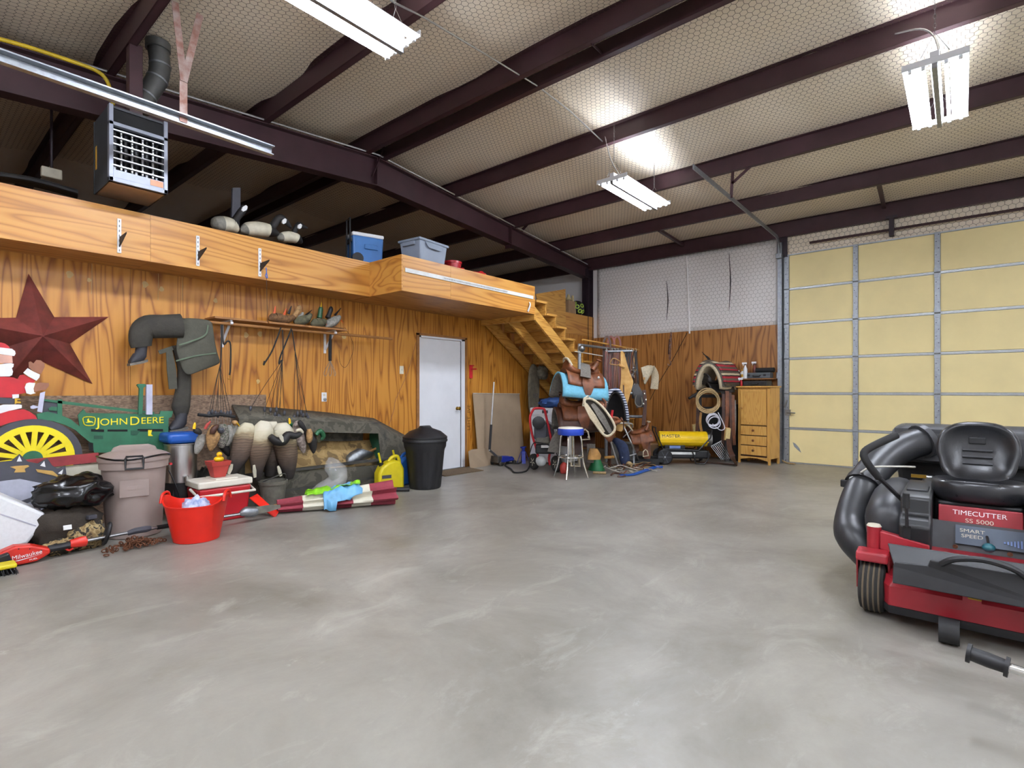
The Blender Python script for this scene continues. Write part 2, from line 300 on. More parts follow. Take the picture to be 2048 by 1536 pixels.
# ================================================================ the building
XL, YB, XR, YF, XW = -6.2, 10.1, 5.0, -1.6, -15.0          # left wall, back wall, right wall, front wall, far wall of the loft
PY = [-1.5, -.1, 1.36, 2.84, 4.22, 4.56, 5.87, 7.36, 8.77, 10.0]
def roof(y): return 4.71 - .08 * (4.42 - y) if y < 4.42 else 4.71 - .1 * (y - 4.42)
def sag(x, y):
    z = roof(y)
    for a, b in zip(PY, PY[1:]):
        if a <= y <= b: t = (y - a) / (b - a); z -= .035 * (b - a) * math.sin(PI * t); break
    return z + .02 * mnoise.noise(V((x * .8, y * 2.1, 3)))
def netting(fn, u0, u1, v0, v1, c, hw):
    "hexagonal wire netting as thin flat wires: fn(u,v) gives the point, c the cell width"
    vs_, fs = [], []; s = c / math.sqrt(3); du, dv = c, 1.5 * s
    def wire(a, b):
        dx, dy = b[0] - a[0], b[1] - a[1]; L = math.hypot(dx, dy); nx, ny = -dy / L * hw, dx / L * hw; o = len(vs_)
        for p, q in ((a, 1), (b, 1), (b, -1), (a, -1)): vs_.append(fn(p[0] + nx * q, p[1] + ny * q))
        fs.append((o, o + 1, o + 2, o + 3))
    j = 0; v = v0
    while v < v1:
        u = u0 + (c / 2 if j % 2 else 0)
        while u < u1:
            wire((u, v + s / 2), (u, v - s / 2)); wire((u, v + s / 2), (u - c / 2, v + s)); wire((u, v + s / 2), (u + c / 2, v + s)); u += du
        v += dv; j += 1
    return vs_, fs
b = B().bx(XW, XR, YF, YB, -.1, 0); tag(b.build('floor', 'concrete', smooth=0), 'worn grey concrete floor with pale scuffs', kind='structure')
b = B(); b.sheet(lambda s, t: (XW + s * (XR - XW), YF + t * (YB - YF), sag(XW + s * (XR - XW), YF + t * (YB - YF))), 75, 120)
ceil = tag(b.build('ceiling', 'insulation', smooth=60, solid=.02), 'pale insulation blanket roof lining behind hexagonal wire netting', kind='structure')
b = B(); b.v, b.f = netting(lambda x, y: V((x, y, sag(x, y) - .022)), -9.4, 1.6, .3, 10.0, .06, .002); b.mi = [0] * len(b.f)
b.build('wire_netting', 'wire', ceil, smooth=0, kind='stuff', fix=False)
# -- walls
wl = B().bx(XL - .12, XL - .02, YF, YB, 0, 2.43).build('wall_left', 'ply_wall', smooth=0); tag(wl, 'orange plywood wall below the storage loft', kind='structure')
ys = [YF, -.6, .33, 1.55, 2.77, 3.96, 5.14]
for y0, y1 in list(zip(ys, ys[1:])) + [(6.13, 7.35), (7.35, 8.57), (8.57, YB)]:
    B().bx(XL - .02, XL, y0 + .0015, y1 - .0015, .0, 2.43).build('plywood_sheet', 'ply_wall', wl, smooth=0)
B().bx(XL - .02, XL, 5.14, 6.13, 2.08, 2.43).build('plywood_sheet', 'ply_wall', wl, smooth=0)
B().bx(XL - .02, XL, 6.55, YB, 2.433, 2.86).build('plywood_sheet', 'ply_fascia', wl, smooth=0)
for u, v, r_ in [(139, 549, 5), (290, 569, 5), (323, 578, 4), (431, 601, 4), (492, 670, 5), (520, 668, 5), (688, 672, 6), (516, 763, 4), (1040, 695, 4), (178, 560, 3)]:
    c = at(u, v, X=XL); q = .0052 * r_
    B().prism([c + V((.0005, q * math.cos(a) * (1 + .3 * math.sin(3 * a + u)), q * 1.3 * math.sin(a))) for a in [2 * PI * i / 9 for i in range(9)]], (.001, 0, 0)).build('wood_patch', 'sawdust', wl, smooth=0)
for u, v0, v1 in [(184, 526, 588), (317, 547, 600), (365, 553, 600), (972, 665, 690)]:
    a, c = at(u, v0, X=XL + .001), at(u - 1, v1, X=XL + .001); B().rod(a, c, .0025, 4).build('glue_drip', 'sawdust', wl)
wb = B().bx(XW, -2.44, YB, YB + .1, 0, 4.25).build('wall_back', 'insulation_wall', smooth=0); tag(wb, 'back wall, plywood below, netted white insulation above', kind='structure')
B().bx(-2.44, XR, YB + .16, YB + .3, 0, 4.3).build('backing', 'insulation_wall', wb, smooth=0)
B().bx(-2.44, XR, YB - .0, YB + .06, 3.6, 4.25).build('header', 'insulation', wb, smooth=0)
for x0, x1 in [(-6.2, -5.72), (-5.72, -4.82), (-4.82, -3.6), (-3.6, -2.42)]:
    B().bx(x0 + .0015, x1 - .0015, YB - .02, YB, 0, 2.4).build('plywood_sheet', 'ply_back', wb, smooth=0)
b = B(); b.sheet(lambda s, t: (-6.1 + s * 3.66, YB - .012 + .014 * mnoise.noise(V((s * 9, t * 4, 1))), 2.4 + t * 1.5), 40, 14); b.build('insulation_blanket', 'insulation_wall', wb, smooth=60, solid=.01)
b = B(); b.v, b.f = netting(lambda x, z: V((x, YB - .03 + .014 * mnoise.noise(V(((x + 6.1) / 3.66 * 9, (z - 2.4) / 1.5 * 4, 1))), z)), -6.05, -2.5, 2.43, 3.9, .075, .0015); b.mi = [0] * len(b.f); b.build('wire_netting', 'wire_pale', wb, smooth=0, kind='stuff', fix=False)
b = B(); b.v, b.f = netting(lambda x, z: V((x, YB - .01, z)), -2.4, 1.6, 3.6, 3.95, .075, .002); b.mi = [0] * len(b.f); b.build('wire_netting', 'wire', wb, smooth=0, kind='stuff', fix=False)
for u, v0, v1 in [(1333, 562, 640), (1458, 505, 622)]:
    a, c, e = at(u, v0, Y=YB - .032), at(u + 3, (v0 + v1) / 2, Y=YB - .032), at(u, v1, Y=YB - .032); B().strap([a, c, e], [.004, .02, .004], .004, nrm=(0, 1, 0)).build('seam_gap', 'steel_dark', wb)
b = B().tube([at(1373, 512, Y=YB - .03), at(1377, 600, Y=YB - .03), at(1379, 667, Y=YB - .03)], .016, 8); b.build('conduit', 'insulation_wall', wb)
for nm, bb in (('wall_right', (XR, XR + .1, YF, YB + .3, 0, 5)), ('wall_front', (XW, XR, YF - .1, YF, 0, 4.7)), ('wall_far', (XW - .1, XW, YF, YB, 0, 5))):
    tag(B().bx(*bb).build(nm, 'insulation_wall', smooth=0), {'wall_right': 'insulated wall on the right', 'wall_front': 'insulated wall behind the photographer', 'wall_far': 'insulated end wall behind the loft'}[nm], kind='structure')
# -- steel
names = ['front eave', '', 'first left of the unit heater flue', 'second from the front', 'near one of the ridge pair', 'far one of the ridge pair', 'carrying the right-hand light', 'above the middle hanging light', 'nearest the back wall eave', 'eave strut on the back wall']
labs = [None, None, 'dark red roof beam above the unit heater and its flue', 'dark red roof beam behind the big near ceiling light', 'nearer beam of the double dark red pair at the roof ridge', 'farther beam of the double dark red pair at the roof ridge', 'dark red roof beam from which the rightmost light hangs', 'dark red roof beam just behind the middle hanging light', 'dark red roof beam next to the back wall', 'dark steel eave beam along the top of the back wall']
for y, lb in zip(PY, labs):
    if lb is None and y < -1: continue
    z1 = roof(y) - .015; z0 = z1 - .2; sg = -1 if y == 4.56 else 1
    if y == 10.0: z0 = 3.89
    b = B().bx(XW, XR, y - .004, y + .004, z0, z1); b.bx(XW, XR, min(y, y + sg * .065), max(y, y + sg * .065), z0, z0 + .005); b.bx(XW, XR, min(y, y - sg * .06), max(y, y - sg * .06), z1 - .005, z1); b.bx(XW, XR, y + sg * .062 - .002, y + sg * .062 + .002, z0, z0 + .02)
    tag(b.build('roof_purlin', 'steel_red', smooth=0), lb or 'dark red roof beam over the photographer', 'beam', 'steel roof purlins')
raf = thing('roof_rafter', 'heavy dark steel rafter sloping both ways from the ridge above the loft edge', 'beam', (-6.27, 4.42, 3.5))
b = B(); prof = [(YF, roof(YF) - .215, .42), (4.42, 4.49, .40), (10.0, roof(10) - .215, .25)]
for (y0, t0, d0), (y1, t1, d1) in zip(prof, prof[1:]):
    for x0, x1, k0, k1 in [(-6.275, -6.265, 0, 1), (-6.35, -6.19, 0, .03), (-6.35, -6.19, .97, 1)]:
        b.add([(x, y, t - d * k) for (y, t, d) in ((y0, t0, d0), (y1, t1, d1)) for k in (k0, k1) for x in (x0, x1)], [(0, 1, 3, 2), (4, 6, 7, 5), (0, 4, 5, 1), (2, 3, 7, 6), (0, 2, 6, 4), (1, 5, 7, 3)])
b.build('i_beam', 'steel_red', raf, smooth=0)
for y in (1.55, 4.42, 7.3): B().bx(-6.35, -6.19, y - .006, y + .006, roof(y) - .6, roof(y) - .22).build('stiffener_plate', 'steel_red', raf, smooth=0)
tag(B().bx(-6.35, -6.19, 9.86, 9.87, 0, 3.9).bx(-6.35, -6.19, 10.05, 10.06, 0, 3.9).bx(-6.275, -6.265, 9.86, 10.06, 0, 3.9).build('corner_column', 'steel_dark', smooth=0), 'dark steel column in the far corner beside the stairs', 'column')
for i, (p, q) in enumerate([(at(775, 275, X=-6.16), at(744, 352, X=-6.2)), (at(1065, 437, X=-6.0), at(1043, 462, X=-6.2)), (at(1182, 86, Y=4.25), at(1209, 112, Y=4.62))]):
    tag(B().strap([p, q], .05, .006, 1, nrm=(0, 1, .3)).build('steel_brace', 'steel_red', smooth=0), ['flat brace from the ridge beams down to the rafter', 'small brace where a roof beam meets the rafter near the loft box', 'short tie bar joining the double ridge beams'][i], 'brace')
for i, (u0, v0, u1, v1) in enumerate([(1318, 460, 1366, 490), (1757, 365, 1768, 414)]):
    p, q = at(u0, v0, Y=8.8), at(u1, v1, Y=9.96); tag(B().box((p + q) / 2, ((q - p).length, .05, .05), V((1, 0, 0)).rotation_difference(q - p).to_matrix().to_4x4()).build('roof_strut', 'steel_red', smooth=0), ['short strut between eave and next beam, left one', 'short strut between eave and next beam, above the yellow door'][i], 'brace')
rail = B().tube([V((-6.17, y, roof(y) - .2)) for y in (-.5, 1, 2.5, 4.42, 6, 8, 9.8)], .012, 6); tag(rail.build('electrical_conduit', 'alu'), 'thin metal conduit clipped along the top of the rafter', 'conduit')
tag(B().tube([at(700, -60, Y=1.9), at(790, 6, Y=2.5), at(845, 33, Y=2.86), at(965, 105, Y=3.7), at(1075, 172, Y=4.5), at(1140, 222, Y=5.2), at(1205, 283, Y=5.86)], .008, 6).build('ceiling_cable', 'alu'), 'pale cable strung under the roof beams to the middle light', 'cable')
# -- overhead door
od = thing('door_2', 'tall yellow insulated sectional overhead door with galvanized frame', 'door', (-2.32, YB - .03, 0)); od['kind'] = 'structure'; del od['category']
xs = [-2.31, -1.307, -.283, .74, 1.76]; H6 = .598
pan = None
for i in range(6):
    for j in range(4):
        z0, z1 = i * H6 + .012, (i + 1) * H6 - .012; xa, xb = xs[j] + .035, xs[j + 1] - .035
        B().bx(xa, xb, YB - .035, YB - .01, z0 + .01, z1 - .01).build('door_panel', 'door_yellow', od, smooth=0, bevel=.004)
    B().bx(-2.34, 1.8, YB - .045, YB - .02, i * H6 - .012, i * H6 - .002).bx(-2.34, 1.8, YB - .045, YB - .02, i * H6 + .004, i * H6 + .014).build('rail', 'alu', od, smooth=0)
B().bx(-2.34, 1.8, YB - .045, YB - .02, 6 * H6 - .016, 6 * H6).build('rail', 'alu', od, smooth=0)
B().bx(-2.34, 1.8, YB - .02, YB + .0, 0, 6 * H6).build('door_skin', 'galv', od, smooth=0)
for x in xs:
    b = B().bx(x - .033, x + .033, YB - .06, YB - .045, 0, 6 * H6)
    for i in range(1, 6):
        b.bx(x - .038, x + .038, YB - .07, YB - .058, i * H6 - .07, i * H6 + .07); b.tube([(x - .035, YB - .072, i * H6), (x + .035, YB - .072, i * H6)], .012, 6)
    b.build('stile', 'galv', od, smooth=0)
    b = B()
    for i in range(36): b.box((x + (.014 if i % 2 else -.014), YB - .0605, .05 + i * .1), (.014, .004, .01))
    b.build('rivet_holes', 'steel_dark', od, smooth=0, kind='stuff')
b = B().bx(-2.44, -2.37, YB - .12, YB - .116, 0, 3.8).bx(-2.374, -2.37, YB - .12, YB, 0, 3.8); b.build('wall_angle', 'galv', od, smooth=0)
tp = [(-2.40, YB - .1, .02), (-2.40, YB - .1, 3.3), (-2.40, YB - .11, 3.55), (-2.40, YB - .18, 3.74), (-2.40, YB - .32, 3.84), (-2.40, YB - .6, 3.86), (-2.40, 6.1, 3.86)]
B().strap(crom(tp, 4), .06, .012, 1, nrm=(1, 0, 0)).build('track', 'galv', od, smooth=40)
B().bx(-2.45, -2.36, YB - .2, YB - .08, 3.52, 3.6).build('top_bracket', 'galv', od, smooth=0, bevel=.004)
p, q, r_ = at(1466, 338, Y=7.4), at(1462, 396, Y=7.4), at(1506, 328, Y=7.4)
B().strap([p, q], .04, .005, 1, nrm=(0, 1, 0)).strap([r_, (p + q) / 2], .04, .005, 1, nrm=(0, 1, 0)).build('track_hanger', 'steel_red', od, smooth=0)
B().bx(-2.33, -2.25, YB - .09, YB - .05, .82, .92).tube([(-2.3, YB - .1, .87), (-2.17, YB - .1, .865)], .012, 6).box((-2.32, YB - .08, 1.02), (.02, .03, .14), Ry(.3)).build('slide_lock', 'steel_worn', od, smooth=30)
c = at(1592, 893, Y=YB - .036); B().prism([c + V((x, -.001, z)) for x, z in [(-.05, .07), (-.01, .05), (.05, -.02), (.08, -.1), (.03, -.06), (-.03, .0)]], (0, -.002, 0)).build('torn_patch', 'galv', od, smooth=0)
tube_b = B().tube([(-1.95, 10.0, 3.72), (2, 10.0, 3.72)], .02, 8); tag(tube_b.build('torsion_shaft', 'steel_red'), 'dark steel shaft above the overhead door', 'shaft')
tag(B().bx(-2.46, -2.3, 10.02, 10.06, 3.55, 3.92).build('door_post_plate', 'steel_dark', smooth=0), 'dark plate at the top left of the overhead door', 'bracket')
tag(B().bx(-.86, -.8, 9.94, 10.06, 3.62, 3.92).bx(-.9, -.76, 9.93, 9.95, 3.88, 3.92).build('shaft_bearing_post', 'steel_dark', smooth=0), 'short dark post above the middle of the yellow door', 'bracket')
# -- white door
d1 = thing('door_1', 'plain white door with brass knob in a white frame', None, (XL, 5.6, 0)); d1['kind'] = 'structure'
B().bx(XL - .04, XL - .005, 5.2, 6.03, .01, 2.04).build('door_slab', 'white_paint', d1, smooth=0, bevel=.003)
B().bx(XL - .02, XL + .012, 6.04, 6.115, 0, 2.075).build('door_frame', 'white_paint', d1, smooth=0, bevel=.003)
B().bx(XL - .02, XL + .012, 5.16, 5.195, 0, 2.075).build('door_frame', 'white_paint', d1, smooth=0, bevel=.003)
B().bx(XL - .02, XL + .012, 5.16, 6.115, 2.045, 2.075).build('door_frame', 'white_paint', d1, smooth=0, bevel=.003)
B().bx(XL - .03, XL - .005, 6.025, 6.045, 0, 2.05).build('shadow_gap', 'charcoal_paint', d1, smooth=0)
B().bx(XL - .01, XL + .016, 5.11, 5.16, 0, 2.1).build('casing', 'wood_shelf', d1, smooth=0)
B().bx(XL - .01, XL + .016, 6.117, 6.16, 0, 2.1).build('casing', 'wood_shelf', d1, smooth=0)
B().bx(XL - .01, XL + .016, 5.11, 6.16, 2.077, 2.11).build('casing', 'wood_shelf', d1, smooth=0)
k = B().lathe([(.028, 0), (.03, .006), (.012, .012), (.012, .035), (.026, .042), (.03, .058), (.02, .072), (.002, .075)], 16, (XL - .003, 5.95, .96), Ry(PI / 2)); k.build('door_knob', 'brass', d1)
B().bx(XL - .03, XL + .02, 5.16, 6.1, 0, .012).build('sill', 'galv', d1, smooth=0)
# ================================================================ loft
lo = thing('storage_loft', 'plywood boxed storage loft overhanging the left wall', 'loft', (-5.7, 3, 2.43))
Z0, Z1 = 2.43, 2.86
B().bx(XW + .02, -5.72, YF + .02, 6.5, Z1 - .06, Z1 - .03).bx(-5.72, -5.08, 3.97, 6.5, Z1 - .06, Z1 - .03).bx(XW + .02, XL - .17, 6.5, YB - .05, Z1 - .06, Z1 - .03).build('deck', 'ply_soffit', lo, smooth=0)
for y0, y1 in [(YF, -.86), (-.86, 1.58), (1.58, 3.95)]:
    B().bx(-5.718, -5.70, y0 + .001, y1 - .001, Z0, Z1).build('fascia_panel', 'ply_fascia', lo, smooth=0)
    B().bx(XL, -5.718, y0 + .001, y1 - .001, Z0, Z0 + .015).build('soffit_panel', 'ply_soffit', lo, smooth=0)
B().bx(-5.718, -5.06, 3.95, 3.968, Z0, Z1).build('fascia_panel', 'ply_fascia', lo, smooth=0)
for y0, y1 in [(3.968, 4.74), (4.74, 6.52)]:
    B().bx(-5.078, -5.06, y0 + .001, y1 - .001, Z0, Z1).build('fascia_panel', 'ply_fascia', lo, smooth=0)
B().bx(XL, -5.078, 3.968, 5.3, Z0, Z0 + .015).build('soffit_panel', 'ply_soffit', lo, smooth=0); B().bx(XL, -5.078, 5.302, 6.5, Z0, Z0 + .015).build('soffit_panel', 'ply_soffit', lo, smooth=0)
B().bx(XL, -5.06, 6.5, 6.54, Z0 - .09, Z0 + .0).build('header_board', 'pine', lo, smooth=0)
B().bx(XL, -5.08, 6.5, 6.52, Z0, Z1).build('end_panel', 'ply_fascia', lo, smooth=0)
a, c = at(810, 540, X=-5.055), at(1066, 595, X=-5.055)
tag(B().box((a + c) / 2 + V((.004, 0, 0)), (.008, (c - a).length, .05), None).build('measuring_strip', 'tape_white', smooth=0), 'long white measuring strip fixed along the loft box front', 'ruler')
text('scale_numbers', 'I '.join(str(i) for i in range(1, 48)), .03, frame((-5.046, (a.y + c.y) / 2, a.z), (0, 1, 0), (0, 0, 1)), 'charcoal_paint', bpy.data.objects['measuring_strip'], .0003, .62)
p = at(1059, 604, X=-5.05); tag(B().strap([p, p + V((.015, .0, -.05)), p + V((.0, -.04, -.15))], .04, .002, 3, nrm=(1, .2, 0)).build('paper_strip', 'label_white'), 'small white paper strip hanging from the loft box corner', 'tag')
# stairs
st = thing('staircase', 'open wooden staircase descending from the loft box to the back wall', 'stairs', (-5.6, 8.4, 0))
SL = .655
for x in (-5.10, -5.62, -6.14):
    b = B(); y0, y1 = 6.54, 9.98
    b.prism([(x - .019, y0, 2.56), (x - .019, y0, 2.36), (x - .019, 10.05, 2.36 - SL * 3.51), (x - .019, 10.05, 2.56 - SL * 3.51)], (.038, 0, 0)); b.build('stringer', 'pine', st, smooth=0)
for i in range(13):
    z = 2.66 - .177 * i; y = 6.55 + .27 * i
    if y > 9.78: break
    B().bx(-6.16, -5.05, y, y + .28, z - .035, z).build('tread', 'pine', st, smooth=0, bevel=.003)
    B().bx(-6.16, -5.06, y + .24, y + .258, z - .215, z - .035).build('riser', 'pine', st, smooth=0)
gp = [at(1072, 588, X=-6.17), at(1131, 578, X=-6.17), at(1132, 676, X=-6.17), at(1072, 640, X=-6.17)]
tag(B().prism([(-6.17, q.y, q.z) for q in (gp[0], gp[1], gp[2], at(1090, 600, X=-6.17) + V((0, 0, -.6)))], (-.02, 0, 0)).build('stair_guard', 'pine', smooth=0), 'raw plywood guard panel standing beside the top of the stairs', 'panel')
# ================================================================ light fixtures
def fixture(x, y, lab, cords):
    t = thing('fluorescent_fixture', lab, 'ceiling light', (x, y, 3.743), 'hanging fluorescent high bay fixtures')
    z = 3.743; L, W_ = .61, .207
    b = B(); b.bx(x - .03, x + .03, y - L, y + L, z + .085, z + .13); b.build('housing', 'white_paint', t, smooth=0, bevel=.003)
    for sx in (-1, 1):
        cs = [(.085, .078), (.16, .078), (.2, .05)]
        bb = B(); bb.loft([[(x + sx * (q + .004), yy, z + h) for q, h in cs] for yy in (y - L, y + L)], wrap=False); bb.build('reflector', 'white_gloss', t, smooth=0, solid=.004)
    B().bx(x - .018, x + .018, y - L, y + L, z - .004, z + .075).build('centre_spine', 'galv', t, smooth=0)
    for sy in (-1, 1): B().bx(x - W_, x + W_, y + sy * L - .004, y + sy * L + .004, z + .035, z + .085).build('end_plate', 'white_paint', t, smooth=0)
    for q in (-.155, -.1 + .03, .07, .155):
        tb = B().tube([(x + q, y - L + .02, z + .03), (x + q, y + L - .02, z + .03)], .0125, 8).build('lamp_tube', 'tube_light', t, smooth=60)
        for sy in (-1, 1): B().bx(x + q - .012, x + q + .012, y + sy * (L - .018) - .012, y + sy * (L - .018) + .012, z + .015, z + .06).build('lamp_holder', 'white_paint', tb, smooth=0)
    for sy in (-1, 1):
        top = V((x, y + sy * .55, roof(y + sy * .55) - .1)); lo_ = V((x, y + sy * .55, z + .3))
        b = B(); n = int((top - lo_).length / .035)
        for i in range(n):
            c = lo_ + (top - lo_) * (i + .5) / n; b.tube([c + V((math.cos(a) * (.008 if i % 2 else 0), math.cos(a) * (0 if i % 2 else .008), math.sin(a) * .022)) for a in [2 * PI * k / 6 for k in range(6)]], .0022, 4, closed=True)
        b.tube([(x - .09, y + sy * .55, z + .13), lo_, (x + .09, y + sy * .55, z + .13)], .003, 4); b.build('hanging_chain', 'steel_worn', t)
    if cords: B().tube(cords, .008, 6, 5).build('power_cord', 'alu', t)
    return t
fixture(-3.17, 1.87, 'large near fluorescent light cut by the top edge of the picture', None)
fixture(-3.23, 6.28, 'middle fluorescent light hanging on chains and a looped cord', [V((-3.22, 5.9, 3.87)), at(1222, 320, Y=5.9), at(1212, 280, Y=5.87), at(1210, 262, Y=5.9), at(1222, 262, Y=5.95), at(1234, 270, Y=6)])
fixture(-.165, 5.86, 'brightest rightmost fluorescent light hanging above the mower', [V((-.16, 5.4, 3.87)), at(1878, 105, Y=5.55), at(1868, 72, Y=5.7), at(1840, 58, Y=5.8), at(1790, 68, Y=5.86)])
for i, (x, y) in enumerate([(-.165, 1.5), (2.9, 5.9), (2.9, 1.5), (-3.17, -.6), (2.9, -.6)]):  # unseen fixtures, added out of view to brighten the room
    fixture(x, y, ['added unseen fluorescent light above the photographer', 'added unseen fluorescent light right of the mower', 'added unseen fluorescent light on the right, near row', 'added unseen fluorescent light by the front wall on the left', 'added unseen fluorescent light by the front wall on the right'][i], None)
# ================================================================ things along the left wall
def px(poly, **k): return [at(u, v, **k) for u, v in poly]
def zz(poly, o, s): return [(o[0] + x * s, o[1] + y * s) for x, y in poly]
def cut(name, poly, X, mat_, par, t=.012, bevel=0): return B().prism([(X, p.y, p.z) for p in px(poly, X=X)], (t, 0, 0)).build(name, mat_, par, smooth=0, bevel=bevel)
# -- star
c = at(77, 675, X=XL); tip = [at(56, 545, X=XL), at(213, 640, X=XL), at(176, 776, X=XL)]
RS = sum((t - c).length for t in tip) / 3; a0 = math.atan2(tip[0].z - c.z, tip[0].y - c.y)
star = thing('barn_star', 'large dark red metal star hanging on the plywood wall', 'star', c)
for k in range(5):
    a = a0 - k * 2 * PI / 5; tp = c + V((.012, math.cos(a) * RS, math.sin(a) * RS)); ap = c + V((.2, 0, 0))
    for sgn in (-1, 1):
        b_ = a + sgn * PI / 5; inn = c + V((.012, math.cos(b_) * RS * .39, math.sin(b_) * RS * .39))
        B().add([ap, tp, inn], [(0, 1, 2)]).build('star_facet', 'star_red', star, smooth=0, solid=.003)
# -- shelf with rod
ys0, ys1 = at(428, 640, X=-5.95).y, at(690, 662, X=-5.95).y; zs = 2.0
sh = thing('wall_shelf', 'narrow brown wall shelf with a hanging rod below it', 'shelf', (XL, (ys0 + ys1) / 2, zs))
ym = ys0 + (ys1 - ys0) * .36
B().bx(XL, -5.93, ys0, ym, zs, zs + .02).build('shelf_board', 'wood_shelf', sh, smooth=0); B().bx(XL, -5.9, ym, ys1, zs - .005, zs + .016).build('shelf_board', 'wood_shelf', sh, smooth=0)
yr0, yr1 = at(330, 640, X=-5.96).y, at(785, 682, X=-5.96).y
B().tube([(-5.97, yr0, 1.955), (-5.97, yr1, 1.955)], .017, 10).build('hanging_rod', 'wood_shelf', sh)
for u in (455, 662):
    y = at(u, 670, X=-6.05).y; b = B().bx(XL, XL + .012, y - .015, y + .015, zs - .28, zs); b.strap([(XL + .01, y, zs - .24), (-5.99, y, zs - .04)], .025, .008, 1, nrm=(0, 0, 1)).bx(XL, -5.95, y - .012, y + .012, zs - .012, zs - .001).tube([(-5.945, y - .012, 1.965), (-5.945, y + .012, 1.965)], .016, 8)
    b.build('bracket', 'white_paint', sh, smooth=30)
# -- waders thrown over the rod
wd = thing('chest_waders', 'dark olive chest waders with rubber boots slung over the shelf rod', 'waders', at(380, 760, X=-5.9))
Q = lambda u, v, X=-5.93: at(u, v, X=X)
bib = [(357, 637), (390, 634), (425, 640), (426, 655), (430, 690), (443, 722), (436, 730), (405, 741), (371, 756), (364, 735), (358, 712), (346, 690), (358, 664)]
g = [[(356, 636), (380, 635), (404, 637), (426, 641)], [(357, 655), (380, 656), (404, 656), (427, 658)], [(352, 684), (378, 684), (404, 682), (431, 686)], [(350, 700), (378, 704), (408, 702), (436, 708)], [(358, 724), (384, 724), (414, 720), (442, 722)], [(370, 756), (392, 746), (414, 738), (440, 728)]]
b = B(); b.loft([[Q(u, v, -5.9 - .03 * math.sin(i * 1.1 + j * .8) - .025 * (j == 0)) for i, (u, v) in enumerate(r_)] for j, r_ in enumerate(g)], wrap=False); b.build('bib', 'wader', wd, smooth=80, solid=.025, sub=2)
for pl in ([(358, 690), (395, 678), (412, 668), (416, 650)], [(352, 722), (390, 712), (432, 706)]):
    B().strap(px(pl, X=-5.862), .014, .004, 4, nrm=(1, 0, 0)).build('seam_tape', 'wader_line', wd)
B().tube([Q(362, 652), Q(325, 653), Q(298, 654), Q(284, 664), Q(281, 682), Q(283, 694)], [.09, .085, .085, .075, .07, .062], 14, 4, flat=1.35).build('leg', 'wader_dark', wd, smooth=60)
B().tube([Q(358, 690, -6.0), Q(368, 740, -6.0), Q(366, 785, -6.0), Q(362, 812, -6.0), Q(363, 830, -6.0)], [.07, .06, .075, .085, .06], 12, 4, flat=.7).build('leg', 'wader_dark', wd, smooth=60)
for o, X_ in (((283, 694), -5.93), ((363, 828), -6.0)):
    f = lambda dx, dy: Q(o[0] + dx, o[1] + dy, X_)
    bt = B().loft([[f(dx, dy) + V((.05 * math.sin(a), 0, 0)) + (f(dx + ex * math.cos(a), dy + ey * math.cos(a)) - f(dx, dy)) for a in [2 * PI * i / 12 for i in range(12)]] for dx, dy, ex, ey in [(0, -2, 12, 0), (-1, 8, 12, 1), (-2, 16, 12, 4), (-8, 22, 9, 9), (-18, 28, 4, 7), (-24, 31, 1.5, 4)]]).build('boot', 'boot', wd, smooth=60)
    B().loft([[f(dx, dy) + V((.048 * s_, 0, 0)) for s_ in (-1, 1)] + [f(dx, dy + 5) + V((.048 * s_, 0, 0)) for s_ in (1, -1)] for dx, dy in [(10, 25), (-4, 29), (-26, 33)]]).build('sole', 'felt_grey', bt, smooth=0)
B().strap([Q(350, 770 - 80, -5.99), Q(340, 740, -5.98), Q(348, 780, -5.97), Q(340, 770, -5.96)][:0] or [Q(338, 700, -5.95), Q(343, 740, -5.95), Q(346, 778, -5.95)], [.05, .08, .07], .012, 4, nrm=(1, 0, 0)).build('strap', 'wader', wd, smooth=60)
B().strap([Q(318, 705, -5.95), Q(345, 696, -5.95)], .04, .01, 2, nrm=(1, 0, 0)).build('strap', 'wader', wd)
